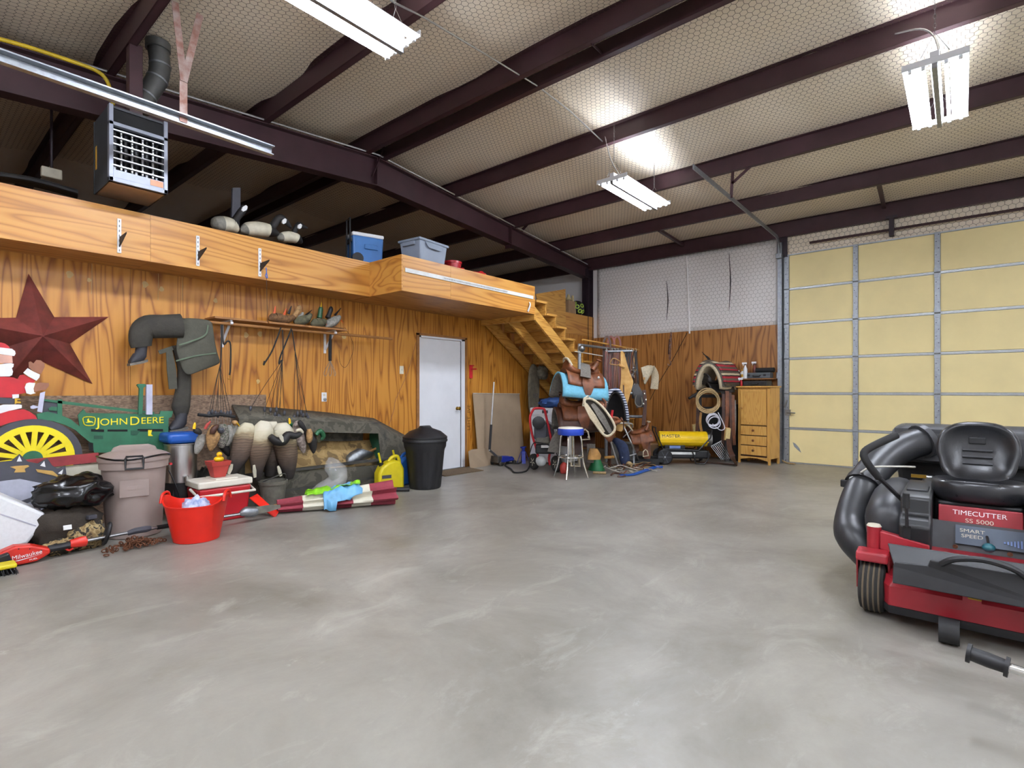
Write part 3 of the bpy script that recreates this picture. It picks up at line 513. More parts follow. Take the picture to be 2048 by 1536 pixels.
# -- duck decoys
def duck(b, path, r, cols, n=12, sm=4, flat=.85):
    "a decoy body along a path; cols = material index for each share of its length"
    P = crom(path, sm); m = len(P) - 1
    for i in range(len(cols)):
        a, c_ = int(m * i / len(cols)), int(m * (i + 1) / len(cols))
        rr = [r[min(int(j / m * (len(r) - 1)), len(r) - 2)] + (r[min(int(j / m * (len(r) - 1)) + 1, len(r) - 1)] - r[min(int(j / m * (len(r) - 1)), len(r) - 2)]) * ((j / m * (len(r) - 1)) - min(int(j / m * (len(r) - 1)), len(r) - 2)) for j in range(a, c_ + 1)]
        b.k = cols[i]; b.tube(P[a:c_ + 1], rr, n, flat=flat, caps=(i == 0 or i == len(cols) - 1))
    return b
Q = lambda u, v, X=-6.02: at(u, v, X=X)
for i, (nm, lab, body, head, bm_, hm, extra) in enumerate([
    ('duck_decoy', 'tan duck decoy lying on the shelf with orange feet up', [(538, 640), (550, 636), (570, 640), (592, 634)], [(588, 634), (597, 618), (600, 611)], 'duck_brown', 'duck_tan', [('foot', 'duck_orange', [(548, 632), (551, 612)], .02), ('foot', 'duck_orange', [(568, 630), (573, 617)], .016), ('feather_patch', 'goose_black', [(577, 628), (583, 612)], .018)]),
    ('duck_decoy', 'duck decoy with green wing patch tipped on the shelf', [(588, 642), (598, 640), (612, 636), (622, 626)], [(600, 636), (606, 625)], 'duck_olive', 'duck_grey', [('wing_patch', 'duck_green', [(608, 636), (620, 628)], .022), ('tail', 'goose_black', [(612, 630), (624, 620)], .018)]),
    ('duck_decoy', 'olive duck decoy standing on the shelf with green raised head', [(622, 644), (632, 640), (644, 640), (650, 634)], [(639, 636), (641, 622), (642, 612)], 'duck_olive', 'duck_green', [('bill', 'duck_yellow', [(642, 614), (643, 604)], .012), ('foot', 'duck_orange', [(647, 640), (655, 652)], .012)]),
    ('duck_decoy', 'grey duck decoy with black spread tail at the shelf end', [(652, 648), (660, 640), (670, 634), (680, 626)], [(655, 636), (661, 622), (662, 613)], 'duck_grey', 'goose_black', [('tail', 'goose_black', [(670, 630), (682, 616)], .024), ('stand', 'black', [(655, 655), (688, 657)], .016), ('foot', 'duck_orange', [(682, 640), (686, 646)], .012)])]):
    k = Q(*body[0]); t = thing(nm, lab, 'decoy', (k.x, Q(*body[1]).y, 2.015))
    bd = B(); duck(bd, px(body, X=-6.02), [.02, .062, .072, .056, .024], [0, 0, 0], 10); lowest = min(v.z for v in bd.v)
    for v in bd.v: v.z += 2.018 - lowest
    bd.build('body', bm_, t, smooth=60)
    hd = B().tube(px(head, X=-6.02), [.034, .028, .03, .012], 8, 4); hd.build('head', hm, t, smooth=60)
    for en, em, ep, er in extra: B().tube(px(ep, X=-6.0), [er, er * .9, er * .3], 7, 4, flat=.55).build(en, em, t, smooth=60)
# -- cords, bungees
def cordset(lab, apex, ends, X, n_w=True, hook=None):
    t = thing('decoy_cord_bundle', lab, 'cords', at(*apex, X=X))
    for u, v in ends:
        B().tube([at(*apex, X=X), at((apex[0] + u) / 2 + R.uniform(-2, 2), (apex[1] + v) / 2, X=X), at(u, v, X=X)], .0028, 4, 2).build('cord', 'line_black', t)
        p = at(u, v, X=X); B().lathe([(.002, .03), (.012, .022), (.018, 0), (.012, -.022), (.002, -.03)], 8, p).build('lead_weight', 'lead', t, smooth=60)
        B().tube([p, p + V((0, 0, -.1))], .0022, 4).build('leader', 'silver_bits', t)
    if hook: B().tube(px(hook, X=X), .007, 6, 3).build('snap_strap', 'black', t)
    return t
cordset('fan of black decoy cords with lead weights hanging left, below the waders', (440, 730), [(418, 828), (424, 824), (431, 827), (436, 830), (442, 825), (448, 829), (455, 827), (461, 826)], -5.85, hook=[(443, 652), (443, 690), (441, 735)])
cordset('middle fan of decoy cords with lead weights hanging from the rod', (565, 720), [(501, 817), (529, 819), (541, 820), (550, 829), (553, 819), (557, 832), (569, 826), (560, 834)], -5.9, hook=[(565, 660), (566, 690), (565, 722)])
cordset('right fan of decoy cords with lead weights hanging from the rod', (590, 700), [(588, 834), (595, 827), (602, 825), (606, 830), (613, 829), (616, 835)], -5.9, hook=[(584, 660), (587, 680), (590, 702)])
for i, pl in enumerate([[(444, 649), (447, 688), (455, 682), (461, 690), (461, 735), (459, 750)], [(562, 655), (545, 700), (530, 725), (527, 730), (529, 722)], [(583, 657), (570, 690), (560, 715), (558, 728), (563, 720)]]):
    t = thing('bungee_strap', ['looped black rubber bungee strap beside the left shelf bracket', 'black strap slanting left from the rod with a metal hook', 'black strap slanting from the rod, right of the other one'][i], 'strap', at(*pl[0], X=-5.93))
    B().tube(px(pl, X=-5.95), .009, 6, 4, flat=.6).build('rubber_strap', 'line_black', t); e = at(*pl[-1], X=-5.95)
    B().tube([e, e + V((0, .012, -.02)), e + V((0, .005, -.045)), e + V((0, -.02, -.04))], .004, 5, 3).build('hook', 'brass', t)
t = thing('bird_carrier_strap', 'black strap with three wire loops hanging from the right shelf bracket', 'strap', at(660, 700, X=-5.95))
B().tube(px([(661, 668), (660, 690), (660, 722)], X=-5.97), [.012, .022, .02], 7, 2).build('webbing', 'black_sock', t)
for k in (-1, 0, 1): B().tube(px([(660, 722), (660 + k * 10 - 2, 745), (660 + k * 9, 752), (660 + k * 8 + 3, 745), (661, 722)], X=-5.95), .003, 5, 4).build('wire_loop', 'steel_worn', t)
tag(B().tube(px([(690, 655), (707, 690), (700, 720), (690, 735), (680, 725), (678, 700)], X=-6.15), .0025, 4, 5).build('loose_cord', 'line_black'), 'thin loose cord looping down from the shelf end', 'cord')
tag(B().tube(px([(832, 685), (815, 745), (791, 800), (788, 818), (778, 850)], X=-6.17), .004, 5, 4).build('thin_cable', 'mitt_brown'), 'thin brown cable running down the wall left of the white door', 'cable')
t = thing('hanging_string', 'string with blue clip hanging from the third fascia bracket', 'string', at(533, 545, X=-5.6))
B().tube(px([(532, 535), (533, 545), (531, 552), (535, 556), (533, 545)], X=-5.55), .005, 5, 3).build('clip', 'blue_plastic', t); B().tube(px([(533, 556), (534, 600), (535, 645)], X=-5.55), .0025, 4).build('cord', 'line_black', t)
# -- fascia shelf standards
for i, (u, v0, v1, bu, bv) in enumerate([(238, 438, 506, 256, 477), (395, 472, 532, 434, 510), (519, 497, 553, 549, 530)]):
    p0, p1 = at(u, v0, X=-5.70), at(u, v1, X=-5.70); t = thing('shelf_standard', ['white slotted shelf standard with bracket, nearest on the loft front', 'white slotted shelf standard with bracket, middle of the loft front', 'white slotted shelf standard with bracket holding the blue clip'][i], 'bracket', p1)
    B().bx(-5.70, -5.688, p0.y - .014, p0.y + .014, p1.z, p0.z).build('standard', 'white_paint', t, smooth=0)
    b = B()
    for k in range(7): b.box((-5.6875, p0.y, p1.z + (p0.z - p1.z) * (k + .5) / 7), (.002, .006, .02))
    b.build('slots', 'charcoal_paint', t, smooth=0, kind='stuff')
    zb = p1.z + .11; B().prism([(-5.688, p0.y, zb + .03), (-5.688, p0.y, zb - .06), (-5.48, p0.y, zb + .022), (-5.48, p0.y, zb + .035)], (0, .004, 0)).build('bracket_arm', 'brown_cloth', t, smooth=0)
# -- outlets
for i, (u, v, X_, nm, lab) in enumerate([(648, 794, XL, 'wall_outlet', 'white wall outlet with a plug above the duck boat'), (803, 740, XL, 'light_switch', 'almond light switch plate left of the white door')]):
    p = at(u, v, X=X_); t = thing(nm, lab, 'outlet' if i == 0 else 'switch', p); B().bx(XL, XL + .006, p.y - .035, p.y + .035, p.z - .058, p.z + .058).build('plate', 'white_paint' if i == 0 else 'almond', t, smooth=0, bevel=.002)
    if i == 0:
        for k in (-1, 1): B().bx(XL + .006, XL + .008, p.y - .016, p.y + .016, p.z + k * .026 - .016, p.z + k * .026 + .016).build('socket', 'almond', t, smooth=0)
        B().lathe([(.018, 0), (.018, .02), (.01, .028)], 12, (XL + .007, p.y + .005, p.z - .03), Ry(PI / 2)).build('plug', 'galv', t)
    else: B().box((XL + .012, p.y, p.z), (.014, .008, .02), Ry(.4)).build('toggle', 'almond', t, smooth=0)
p = at(941, 742, X=XL); t = thing('red_hook', 'small red metal hook bracket on the wall beside the door', 'hook', p)
B().bx(XL, XL + .02, p.y - .03, p.y + .03, p.z - .12, p.z + .1).build('plate', 'red_paint', t, smooth=0); B().tube([(XL + .02, p.y, p.z + .03), (XL + .12, p.y + .02, p.z + .03)], .012, 6).build('arm', 'red_paint', t); B().tube([(XL + .02, p.y + .06, p.z + .09), (XL + .02, p.y - .03, p.z + .09)], .01, 6).build('arm', 'red_paint', t)
text('pencilled_letters', 'LEHT  IVE', .1, frame(at(938, 835, X=XL + .002), (0, 0, 1), (0, -1, 0)), 'pencil', wl, .0004)
# -- OSB sheet, tractor cutout
op = px([(20, 790), (532, 790), (532, 840), (420, 1000), (0, 1050)], X=-6.14)
tag(B().bx(-6.16, -6.145, -.2, at(532, 800, X=-6.15).y, 0, at(400, 790, X=-6.15).z).build('particle_board', 'osb', smooth=0), 'weathered brown particle board sheet leaning behind the tractor cutout', 'board')
XT = -6.0
tr = thing('tractor_cutout', 'green wooden tractor cutout with yellow wheel and a red-coated driver figure', 'cutout', (XT, at(160, 900, X=XT).y, 0))
hood = cut('hood', [(155, 830), (166, 818), (172, 826), (318, 828), (320, 822), (345, 822), (342, 834), (336, 836), (335, 905), (188, 905), (178, 880), (160, 866)], XT, 'green_paint', tr, .018)
Tt = XT + .019
for pl in ([(182, 858), (208, 859), (208, 864), (182, 863)], [(215, 859), (255, 859), (255, 863), (215, 863)], [(275, 858), (326, 858), (326, 863), (275, 863)], [(176, 885), (186, 886), (187, 903), (178, 900)]): cut('grille_slot', pl, Tt, 'slot_black', hood, .002)
for pl in ([(188, 871), (206, 871), (206, 878), (188, 878)], [(262, 861), (280, 861), (274, 870), (262, 870)]): cut('panel', pl, Tt, 'green_dark', hood, .003)
cut('emblem_plate', [(296, 860), (304, 860), (302, 868), (306, 872), (296, 872)], Tt, 'yellow_paint', hood, .003)
cut('fender', [(72, 828), (95, 823), (118, 829), (140, 838), (165, 858), (180, 872), (188, 878), (190, 884), (180, 885), (165, 873), (150, 860), (130, 850), (105, 842), (75, 838)], XT + .01, 'green_paint', tr, .018)
cut('frame_post', [(115, 799), (124, 799), (124, 832), (114, 832)], XT, 'green_paint', tr); cut('dash_panel', [(88, 801), (115, 801), (115, 829), (84, 826)], XT - .01, 'charcoal_paint', tr); cut('lever', [(96, 817), (103, 813), (114, 814), (114, 822), (98, 821)], XT + .003, 'green_paint', tr); cut('top_rail', [(88, 798), (125, 802), (308, 824), (308, 829), (125, 808), (88, 802)], XT, 'green_paint', tr)
cut('exhaust_stack', [(272, 770), (275, 768), (289, 768), (290, 772), (285, 776), (283, 829), (275, 829), (277, 777)], XT, 'green_paint', tr, .03); cut('air_stack', [(291, 769), (303, 769), (303, 829), (291, 829)], XT + .02, 'lilac_art', tr, .03); cut('steering_column', [(80, 786), (90, 783), (84, 825), (74, 823)], XT + .01, 'lilac_art', tr); cut('gear_knob', [(60, 813), (66, 810), (76, 813), (76, 815), (66, 818), (61, 817)], XT + .012, 'lilac_art', tr)
O6, S6 = (0, 680), .1172
for nm, mt, dx, pl in [('coat', 'red_paint', .012, [(-290, 900), (-270, 770), (-170, 655), (60, 625), (230, 640), (420, 720), (440, 900), (320, 925), (210, 930), (200, 985), (-280, 970)]), ('sleeve', 'red_paint', .002, [(300, 660), (340, 600), (400, 590), (600, 690), (580, 725), (420, 740)]), ('cap', 'red_paint', .012, [(-190, 135), (-170, 75), (-90, 30), (0, 40), (80, 60), (140, 100), (170, 140)]), ('face', 'skin_art', .014, [(-165, 235), (205, 265), (215, 390), (-175, 400)]), ('cap_trim', 'white_art', .018, [(-210, 235), (-235, 185), (-200, 140), (0, 128), (200, 150), (255, 190), (265, 235), (240, 275), (0, 240)]), ('beard', 'white_art', .02, [(-175, 395), (0, 415), (110, 400), (190, 395), (235, 410), (225, 460), (200, 480), (220, 540), (205, 600), (160, 620), (-110, 625), (-180, 560), (-200, 470)]),
                       ('cuff', 'white_art', .016, [(395, 560), (470, 480), (560, 535), (680, 590), (670, 640), (620, 695), (480, 620)]), ('mitten', 'mitt_brown', .01, [(490, 470), (485, 380), (520, 365), (570, 400), (620, 340), (690, 345), (760, 400), (760, 460), (700, 580), (600, 550)]), ('cuff', 'white_art', .026, [(420, 810), (450, 740), (500, 725), (600, 735), (570, 830), (580, 890), (610, 905), (520, 930), (450, 910)]), ('mitten', 'mitt_brown', .024, [(575, 830), (610, 750), (680, 725), (830, 735), (835, 780), (780, 850), (690, 860), (590, 890)]), ('belt', 'charcoal_paint', .014, [(-300, 965), (250, 1000), (240, 1090), (-300, 1080)]), ('buckle', 'gold_art', .022, [(250, 995), (345, 1000), (345, 1020), (290, 1022), (290, 1045), (355, 1050), (350, 1080), (290, 1075), (250, 1095)]), ('coat_trim', 'white_art', .024, [(-300, 1160), (0, 1120), (60, 1100), (330, 1100), (370, 1110), (370, 1160), (150, 1210), (0, 1260), (-300, 1300)]), ('lap', 'red_paint', .03, [(-300, 1300), (0, 1255), (150, 1210), (400, 1180), (500, 1220), (600, 1290), (635, 1365), (350, 1370), (160, 1410), (0, 1470), (-300, 1600)]), ('button_trim', 'white_art', .02, [(205, 930), (320, 925), (320, 985), (215, 1000)])]:
    cut(nm, zz(pl, O6, S6), XT + dx, mt, tr, .008)
# wheel
wc = at(64, 917, X=XT + .03); rw = at(60, 838, X=XT + .03).z - wc.z
wh = B(); arc = lambda r_, x, n=40: [wc + V((x, math.cos(2 * PI * i / n) * r_, math.sin(2 * PI * i / n) * r_)) for i in range(n)]
def ring(r0, r1, x, t=.02, n=40): return B().loft([arc(r0, x, n), arc(r1, x, n), arc(r1, x + t, n), arc(r0, x + t, n)], closed=True)
tire = ring(rw * .82, rw, 0).build('wheel_tire', 'charcoal_paint', tr, smooth=30); ring(rw * .68, rw * .84, .004).build('wheel_rim', 'yellow_paint', tr, smooth=30); hub = B().prism(arc(rw * .27, .004, 24), (.02, 0, 0)).build('wheel_hub', 'yellow_paint', tr, smooth=0); B().prism(arc(rw * .2, .025, 24), (.004, 0, 0)).build('hub_cap', 'green_paint', hub, smooth=0)
for k in range(18):
    a = 2 * PI * k / 18 + .1; d = V((0, math.cos(a), math.sin(a))); s_ = V((0, -math.sin(a), math.cos(a))); B().prism([wc + V((.004, 0, 0)) + d * r_ + s_ * w_ for r_, w_ in ((rw * .24, .018), (rw * .72, .018), (rw * .72, -.018), (rw * .24, -.018))], (.018, 0, 0)).build('wheel_spoke', 'yellow_paint', tr, smooth=0)
# lettering and leaping-deer badge
p = at(258, 843, X=Tt + .001); M = frame(p, (0, 1, 0), (0, 0, 1)); text('lettering', 'OHN', .088, M @ Tr(-.115, 0, 0), 'yellow_paint', hood, .001, 1.05); text('lettering', 'J', .115, M @ Tr(-.232, 0, 0), 'yellow_paint', hood, .001, 1.0); text('lettering', 'D', .115, M @ Tr(.045, .0, 0), 'yellow_paint', hood, .001); text('lettering', 'EERE', .088, M @ Tr(.19, 0, 0), 'yellow_paint', hood, .001, 1.05)
lp = px(zz([(1430, 1320), (1610, 1320), (1620, 1400), (1600, 1450), (1530, 1462), (1450, 1450), (1425, 1400)], O6, S6), X=Tt + .002); B().tube([(Tt + .003, q.y, q.z) for q in lp], .004, 4, 3, closed=True).build('badge_outline', 'yellow_paint', hood)
cut('badge_deer', zz([(1460, 1405), (1495, 1395), (1485, 1360), (1510, 1335), (1520, 1345), (1515, 1370), (1545, 1385), (1575, 1388), (1600, 1425), (1570, 1405), (1530, 1408), (1480, 1412)], O6, S6), Tt + .001, 'yellow_paint', hood, .002)
# -- grey animal-like painted board, painted planks
O2, S2 = (0, 820), .2344; XB = -5.78
bd = thing('painted_board', 'charcoal painted cutout board with pale grey and tan patches, left', 'cutout', (XB, at(60, 1000, X=XB).y, 0))
def cut2(n_, pl, dx, m_, t=.004): return cut(n_, zz(pl, O2, S2), XB + dx, m_, bd, t)
cut2('board', [(-300, 470), (95, 432), (165, 375), (235, 440), (320, 455), (400, 410), (440, 470), (490, 500), (555, 475), (565, 560), (540, 620), (470, 800), (470, 1000), (440, 1200), (-300, 1250)], 0, 'charcoal_paint', .018)
for n_, m_, pl in [('white_patch', 'white_art', [(142, 440), (165, 390), (188, 438)]), ('white_patch', 'white_art', [(342, 475), (378, 435), (388, 487)]), ('white_patch', 'white_art', [(495, 540), (538, 506), (528, 550)]), ('tan_patch', 'tan_art', [(85, 485), (130, 478), (240, 470), (250, 482), (210, 500), (218, 530), (120, 533), (135, 505)]), ('tan_patch', 'tan_art', [(305, 505), (400, 515), (450, 520), (520, 580), (440, 555), (320, 530)]), ('grey_patch', 'grey_art', [(-200, 640), (60, 600), (170, 588), (385, 630), (395, 660), (330, 830), (-200, 780)]), ('grey_patch', 'grey_art', [(475, 645), (520, 650), (440, 870), (345, 850), (400, 740)]), ('dark_patch', 'charcoal_paint', [(180, 775), (325, 725), (300, 765), (220, 800)])]: cut2(n_, pl, .019 + (.003 if n_[0] == 'd' else 0), m_)
t = thing('painted_plank', 'worn red painted plank behind the beige trash can', 'board', (-5.84, .9, .5)); cut('plank', [(-40, 928), (196, 905), (197, 923), (-40, 950)], -5.84, 'weathered_red', t, .02)
t = thing('painted_plank', 'worn cream painted plank below the red one', 'board', (-5.86, .9, .4)); cut('plank', [(100, 934), (203, 926), (205, 950), (100, 956)], -5.86, 'weathered_white', t, .02)
# ================================================================ floor clutter on the left
def blob(c, rx, ry, rz, amp=.2, fr=3, seed=0, n=28, m=18, zmin=0, M=None):
    b = B(); c = V(c); M3 = M.to_3x3() if M else Matrix.Identity(3)
    rings = []
    for i in range(m + 1):
        a = max(.03, min(PI - .03, PI * i / m)); rg = []
        for j in range(n):
            d = V((math.cos(2 * PI * j / n) * math.sin(a), math.sin(2 * PI * j / n) * math.sin(a), -math.cos(a)))
            k = 1 + amp * mnoise.noise(d * fr + V((seed, seed * 2, 0))) + amp * .5 * abs(mnoise.noise(d * fr * 2.7 + V((seed * 3, 0, 1))))
            p = c + M3 @ V((d.x * rx * k, d.y * ry * k, d.z * rz * k)); p.z = max(p.z, zmin); rg.append(p)
        rings.append(rg)
    return b.loft(rings)
# -- duck boat hull standing on edge
XF = -5.83
bt = thing('duck_boat', 'dark weathered plywood duck boat standing on its side against the wall', 'boat', (XF, 3.6, 0))
top = [(464, 810), (560, 817), (650, 825), (747, 837), (808, 870), (838, 900)]; edge = [(478, 838), (560, 839), (650, 844), (752, 849), (800, 880), (830, 912)]
pt = [at(u, v, X=-6.12) for u, v in top]; pe = [at(u, v, X=XF) for u, v in edge]
b = B(); b.loft([[p for p in pt], [p for p in pe]], wrap=False); b.build('deck', 'boat_paint', bt, smooth=20, solid=.012)
def fp(u, v): p = at(u, v, X=XF); return (XF, p.y, max(p.z, .0))
E0 = [fp(*e) for e in edge]; o1, o2, o3, o4 = fp(490, 862), fp(757, 867), fp(763, 930), fp(490, 948); yl = E0[0][1]; yr = E0[-1][1]
B().prism([E0[0], E0[1], E0[2], E0[3], o2, o1], (-.012, 0, 0)).build('side_panel', 'boat_paint', bt, smooth=0)
B().prism([E0[3], E0[4], E0[5], (XF, yr, 0), (XF, o3[1], 0), o3, o2], (-.012, 0, 0)).build('side_panel', 'boat_paint', bt, smooth=0)
B().prism([o4, o3, (XF, o3[1], 0), (XF, yl, 0), (XF, yl, o4[2])], (-.012, 0, 0)).build('side_panel', 'boat_paint', bt, smooth=0)
B().prism([E0[0], o1, o4, (XF, yl, o4[2])], (-.012, 0, 0)).build('side_panel', 'boat_paint', bt, smooth=0)
B().bx(XF - .02, XF + .03, o4[1], o3[1] + .1, o4[2] - .03, o4[2] + .0).build('coaming', 'weathered', bt, smooth=0); B().bx(XF - .3, XF + .004, yl, yr, .1, .13).build('chine_rail', 'weathered', bt, smooth=0)
B().bx(-6.14, -6.12, yl, E0[3][1], .0, o2[2] + .02).build('bottom_panel', 'boat_paint', bt, smooth=0)
B().sheet(lambda s, t: (-6.1 + .2 * (1 - t), o4[1] + s * (o3[1] - o4[1]), .28 + t * .33 + .03 * math.sin(s * 5)), 12, 4).build('inner_floor', 'boat_inside', bt, smooth=60, solid=.01)
B().bx(-6.1, XF - .012, o3[1], o3[1] + .015, o3[2], o2[2]).build('bulkhead', 'green_dark', bt, smooth=0); B().bx(-6.1, XF - .012, o1[1], o3[1], o1[2], o1[2] + .012).build('under_deck', 'weathered', bt, smooth=0)
t = thing('shovel', 'grey shovel lying inside the duck boat opening', 'shovel', at(712, 905, X=-5.9))
bl = B(); bl.loft([[at(u, v, X=-5.92 + dx) for (u, v), dx in zip(r_, (-.04, .02, .02, -.04))] for r_ in ([(690, 925), (694, 928), (698, 930), (703, 928)], [(693, 912), (700, 918), (712, 924), (722, 926)], [(700, 905), (712, 908), (728, 912), (742, 915)], [(715, 897), (726, 898), (738, 902), (748, 905)])], wrap=False); bl.build('blade', 'galv', t, smooth=60, solid=.004)
B().tube([at(698, 926, X=-5.93), at(735, 905, X=-5.95), at(752, 897, X=-5.96)], .016, 8).build('handle', 'wood_shelf', t)
# -- goose decoys hanging in front of the boat
def goose(lab, path, hw, cols, X, tail=None):
    t = thing('goose_decoy', lab, 'decoy', at(*path[-1], X=X), 'goose shell decoys hanging over the boat')
    P = px(path, X=X); b = B(); duck(b, P, [h * .0046 for h in hw], cols, 16, 6, .9); b.mi = [0] * len(b.f); b.build('shell', 'goose_shell', t, smooth=70)
    if tail: B().strap(px(tail, X=X + .085), [.02, .045, .03], .01, 4, nrm=(1, .5, 0)).build('tail_patch', 'goose_cream', t)
    return t
goose('leftmost goose shell decoy hanging upside down with cream breast', [(497, 846), (493, 862), (486, 890), (476, 920), (463, 950)], [8, 20, 25, 23, 16, 6], [0, 1, 2, 2, 3], -5.68, [(464, 928), (461, 938), (457, 948)])
goose('middle goose shell decoy hanging upside down, patched tail', [(530, 842), (526, 862), (520, 895), (516, 925), (515, 962)], [9, 22, 26, 24, 15, 5], [0, 1, 2, 2, 3], -5.64, [(508, 930), (509, 942), (510, 955)])
goose('goose shell decoy mostly hidden behind its neighbours', [(545, 843), (545, 870), (545, 910), (541, 952)], [9, 18, 20, 12], [0, 2, 3, 3], -5.77)
g4 = goose('goose shell decoy with a black neck curling to the right', [(564, 846), (566, 866), (572, 900), (576, 930), (578, 958)], [10, 24, 27, 25, 18, 9], [0, 1, 2, 2, 3], -5.66, [(556, 932), (559, 942), (562, 952)])
B().tube(px([(540, 872), (552, 882), (566, 882), (576, 870), (590, 872), (603, 866)], X=-5.5), [.03, .045, .05, .042, .036, .02], 10, 5).build('neck', 'goose_black', g4, smooth=70)
B().tube(px([(592, 862), (600, 860), (606, 866)], X=-5.49), [.012, .022, .012], 8, 3).build('cheek', 'goose_cream', g4, smooth=70); B().strap(px([(560, 870), (563, 876), (566, 884)], X=-5.452), [.03, .04, .015], .008, 3, nrm=(1, 0, 0)).build('bib', 'goose_cream', g4)
# -- duck decoys in the two bundles
def sduck(lab, body, hw, head, bmat, hmat, X, bill=None):
    t = thing('duck_decoy', lab, 'decoy', at(*body[-1], X=X), 'duck decoys hanging over the boat'); duck(B(), px(body, X=X), [h * .0046 for h in hw], [0, 0], 12, 5).build('body', bmat, t, smooth=70) if 0 else None
    b = B(); duck(b, px(body, X=X), [h * .0046 for h in hw], [0, 0], 12, 5); b.build('body', bmat, t, smooth=70)
    if head: B().tube(px(head, X=X + .06), [.02, .03, .028, .012], 10, 4).build('head', hmat, t, smooth=70)
    if bill: B().tube(px(bill, X=X + .08), [.014, .014, .005], 7, 3, flat=.5).build('bill', 'duck_yellow' if len(bill) < 4 else 'brick_red', t, smooth=70)
sduck('pale duck decoy at the left end of the hanging bundle, yellow bill', [(404, 868), (400, 885), (392, 908)], [6, 10, 9, 3], [(388, 860), (395, 862), (402, 868)], 'duck_grey', 'goose_black', -5.66, [(388, 858), (389, 850), (390, 845)])
sduck('brown patterned duck decoy hanging with red bill', [(430, 850), (427, 868), (424, 885), (421, 902)], [5, 13, 14, 10, 2], [(424, 868), (428, 858), (436, 850)], 'duck_tan', 'leather_dark', -5.62, [(410, 858), (414, 850), (418, 846), (421, 842)])
sduck('dark speckled duck decoy in the middle of the left bundle', [(446, 848), (445, 868), (444, 884), (442, 896)], [6, 13, 14, 10, 4], [(438, 856), (442, 862), (445, 856)], 'feather_speckle', 'lead', -5.64)
sduck('slim grey duck decoy behind the speckled one', [(459, 850), (458, 870), (454, 892)], [4, 8, 8, 3], None, 'duck_grey', 'lead', -5.7)
sduck('grey ribbed duck decoy at the right of the left bundle', [(468, 846), (468, 862), (465, 885)], [5, 8, 9, 5], [(466, 848), (470, 846), (474, 850)], 'duck_grey', 'duck_tan', -5.72, [(472, 846), (476, 848), (479, 853)])
sduck('dark drake decoy low behind the left bundle', [(440, 880), (452, 900), (458, 912)], [8, 12, 8, 3], None, 'goose_black', 'lead', -5.76)
sduck('mottled pale duck decoy hanging right of the geese', [(592, 848), (598, 868), (604, 888), (608, 906)], [8, 13, 13, 10, 3], [(590, 852), (596, 846), (602, 852)], 'duck_pale', 'duck_pale', -5.66)
sduck('black and chestnut drake decoy with a raised tail', [(612, 862), (620, 874), (626, 890), (627, 907)], [6, 11, 13, 9, 2], [(598, 842), (604, 852), (612, 862)], 'goose_black', 'goose_black', -5.6)
sduck('chestnut breasted duck decoy between the pale and black ones', [(618, 858), (619, 872), (618, 886)], [5, 8, 8, 3], None, 'duck_tan', 'lead', -5.56)
sduck('green headed mallard decoy at the right end of the bundle', [(630, 862), (636, 872), (638, 885)], [6, 9, 9, 3], [(632, 870), (640, 862), (647, 872), (642, 880)], 'duck_olive', 'duck_green', -5.62)
sduck('green headed mallard decoy peeking above the geese', [(578, 862), (580, 880), (582, 900)], [5, 8, 8, 4], [(576, 852), (580, 848), (584, 856)], 'goose_back', 'duck_green', -5.78, [(580, 848), (579, 840), (578, 836)])
# -- beige trash can
def lath(name, prof, m_, par, o, n=32, sm=40, **k): return B().lathe(prof, n, o, **k).build(name, m_, par, smooth=sm)
o = (-5.48, 1.40, 0); t = thing('trash_can', 'beige plastic trash can with a domed lid', 'trash can', o)
bdy = lath('body', [(.19, 0), (.2, .01), (.232, .58), (.248, .585), (.252, .66), (.24, .66), (.23, .58), (.19, .02)], 'can_beige', t, o)
dv = V((-o[0], -o[1], 0)).normalized(); sv = V((-dv.y, dv.x, 0)); dv2 = (dv * .93 + sv * .05).normalized()
B().prism([V(o) + dv * .224 + sv * s_ * .1 + V((0, 0, z)) for s_, z in ((-1, .36), (1, .36), (1, .5), (-1, .5))], dv * .004).build('embossed_panel', 'can_beige', bdy, smooth=0); B().prism([V(o) + dv * .229 + sv * s_ * .05 + V((0, 0, z)) for s_, z in ((-1, .42), (1, .42), (1, .45), (-1, .45))], dv * .003).build('embossed_badge', 'can_beige', bdy, smooth=0)
lid = lath('lid', [(.258, .645), (.262, .66), (.258, .685), (.235, .7), (.2, .715), (.12, .735), (.002, .74)], 'can_beige', t, o)
B().loft([[V(o) + sv * (s_ * w_) + dv * d_ + V((0, 0, z)) for s_, d_ in ((-1, -.035), (1, -.035), (1, .035), (-1, .035))] for w_, z in ((.17, .71), (.15, .755), (.1, .775))]).build('lid_ridge', 'can_beige', lid, smooth=40, bevel=.01)
hb = V(o) + dv * .262; B().tube([hb + sv * a + dv * d_ + V((0, 0, z)) for a, d_, z in ((-.055, -.02, .695), (-.06, .02, .685), (-.06, .03, .60), (.06, .03, .60), (.06, .02, .685), (.055, -.02, .695))], .01, 6, closed=True).build('handle', 'black', t)
B().tube([V(o) + V((math.cos(a) * .262, math.sin(a) * .262, .682 + .012 * math.sin(3 * a))) for a in [2 * PI * i / 24 for i in range(24)]], .008, 5, closed=True).build('bag_edge', 'bag_black', t)
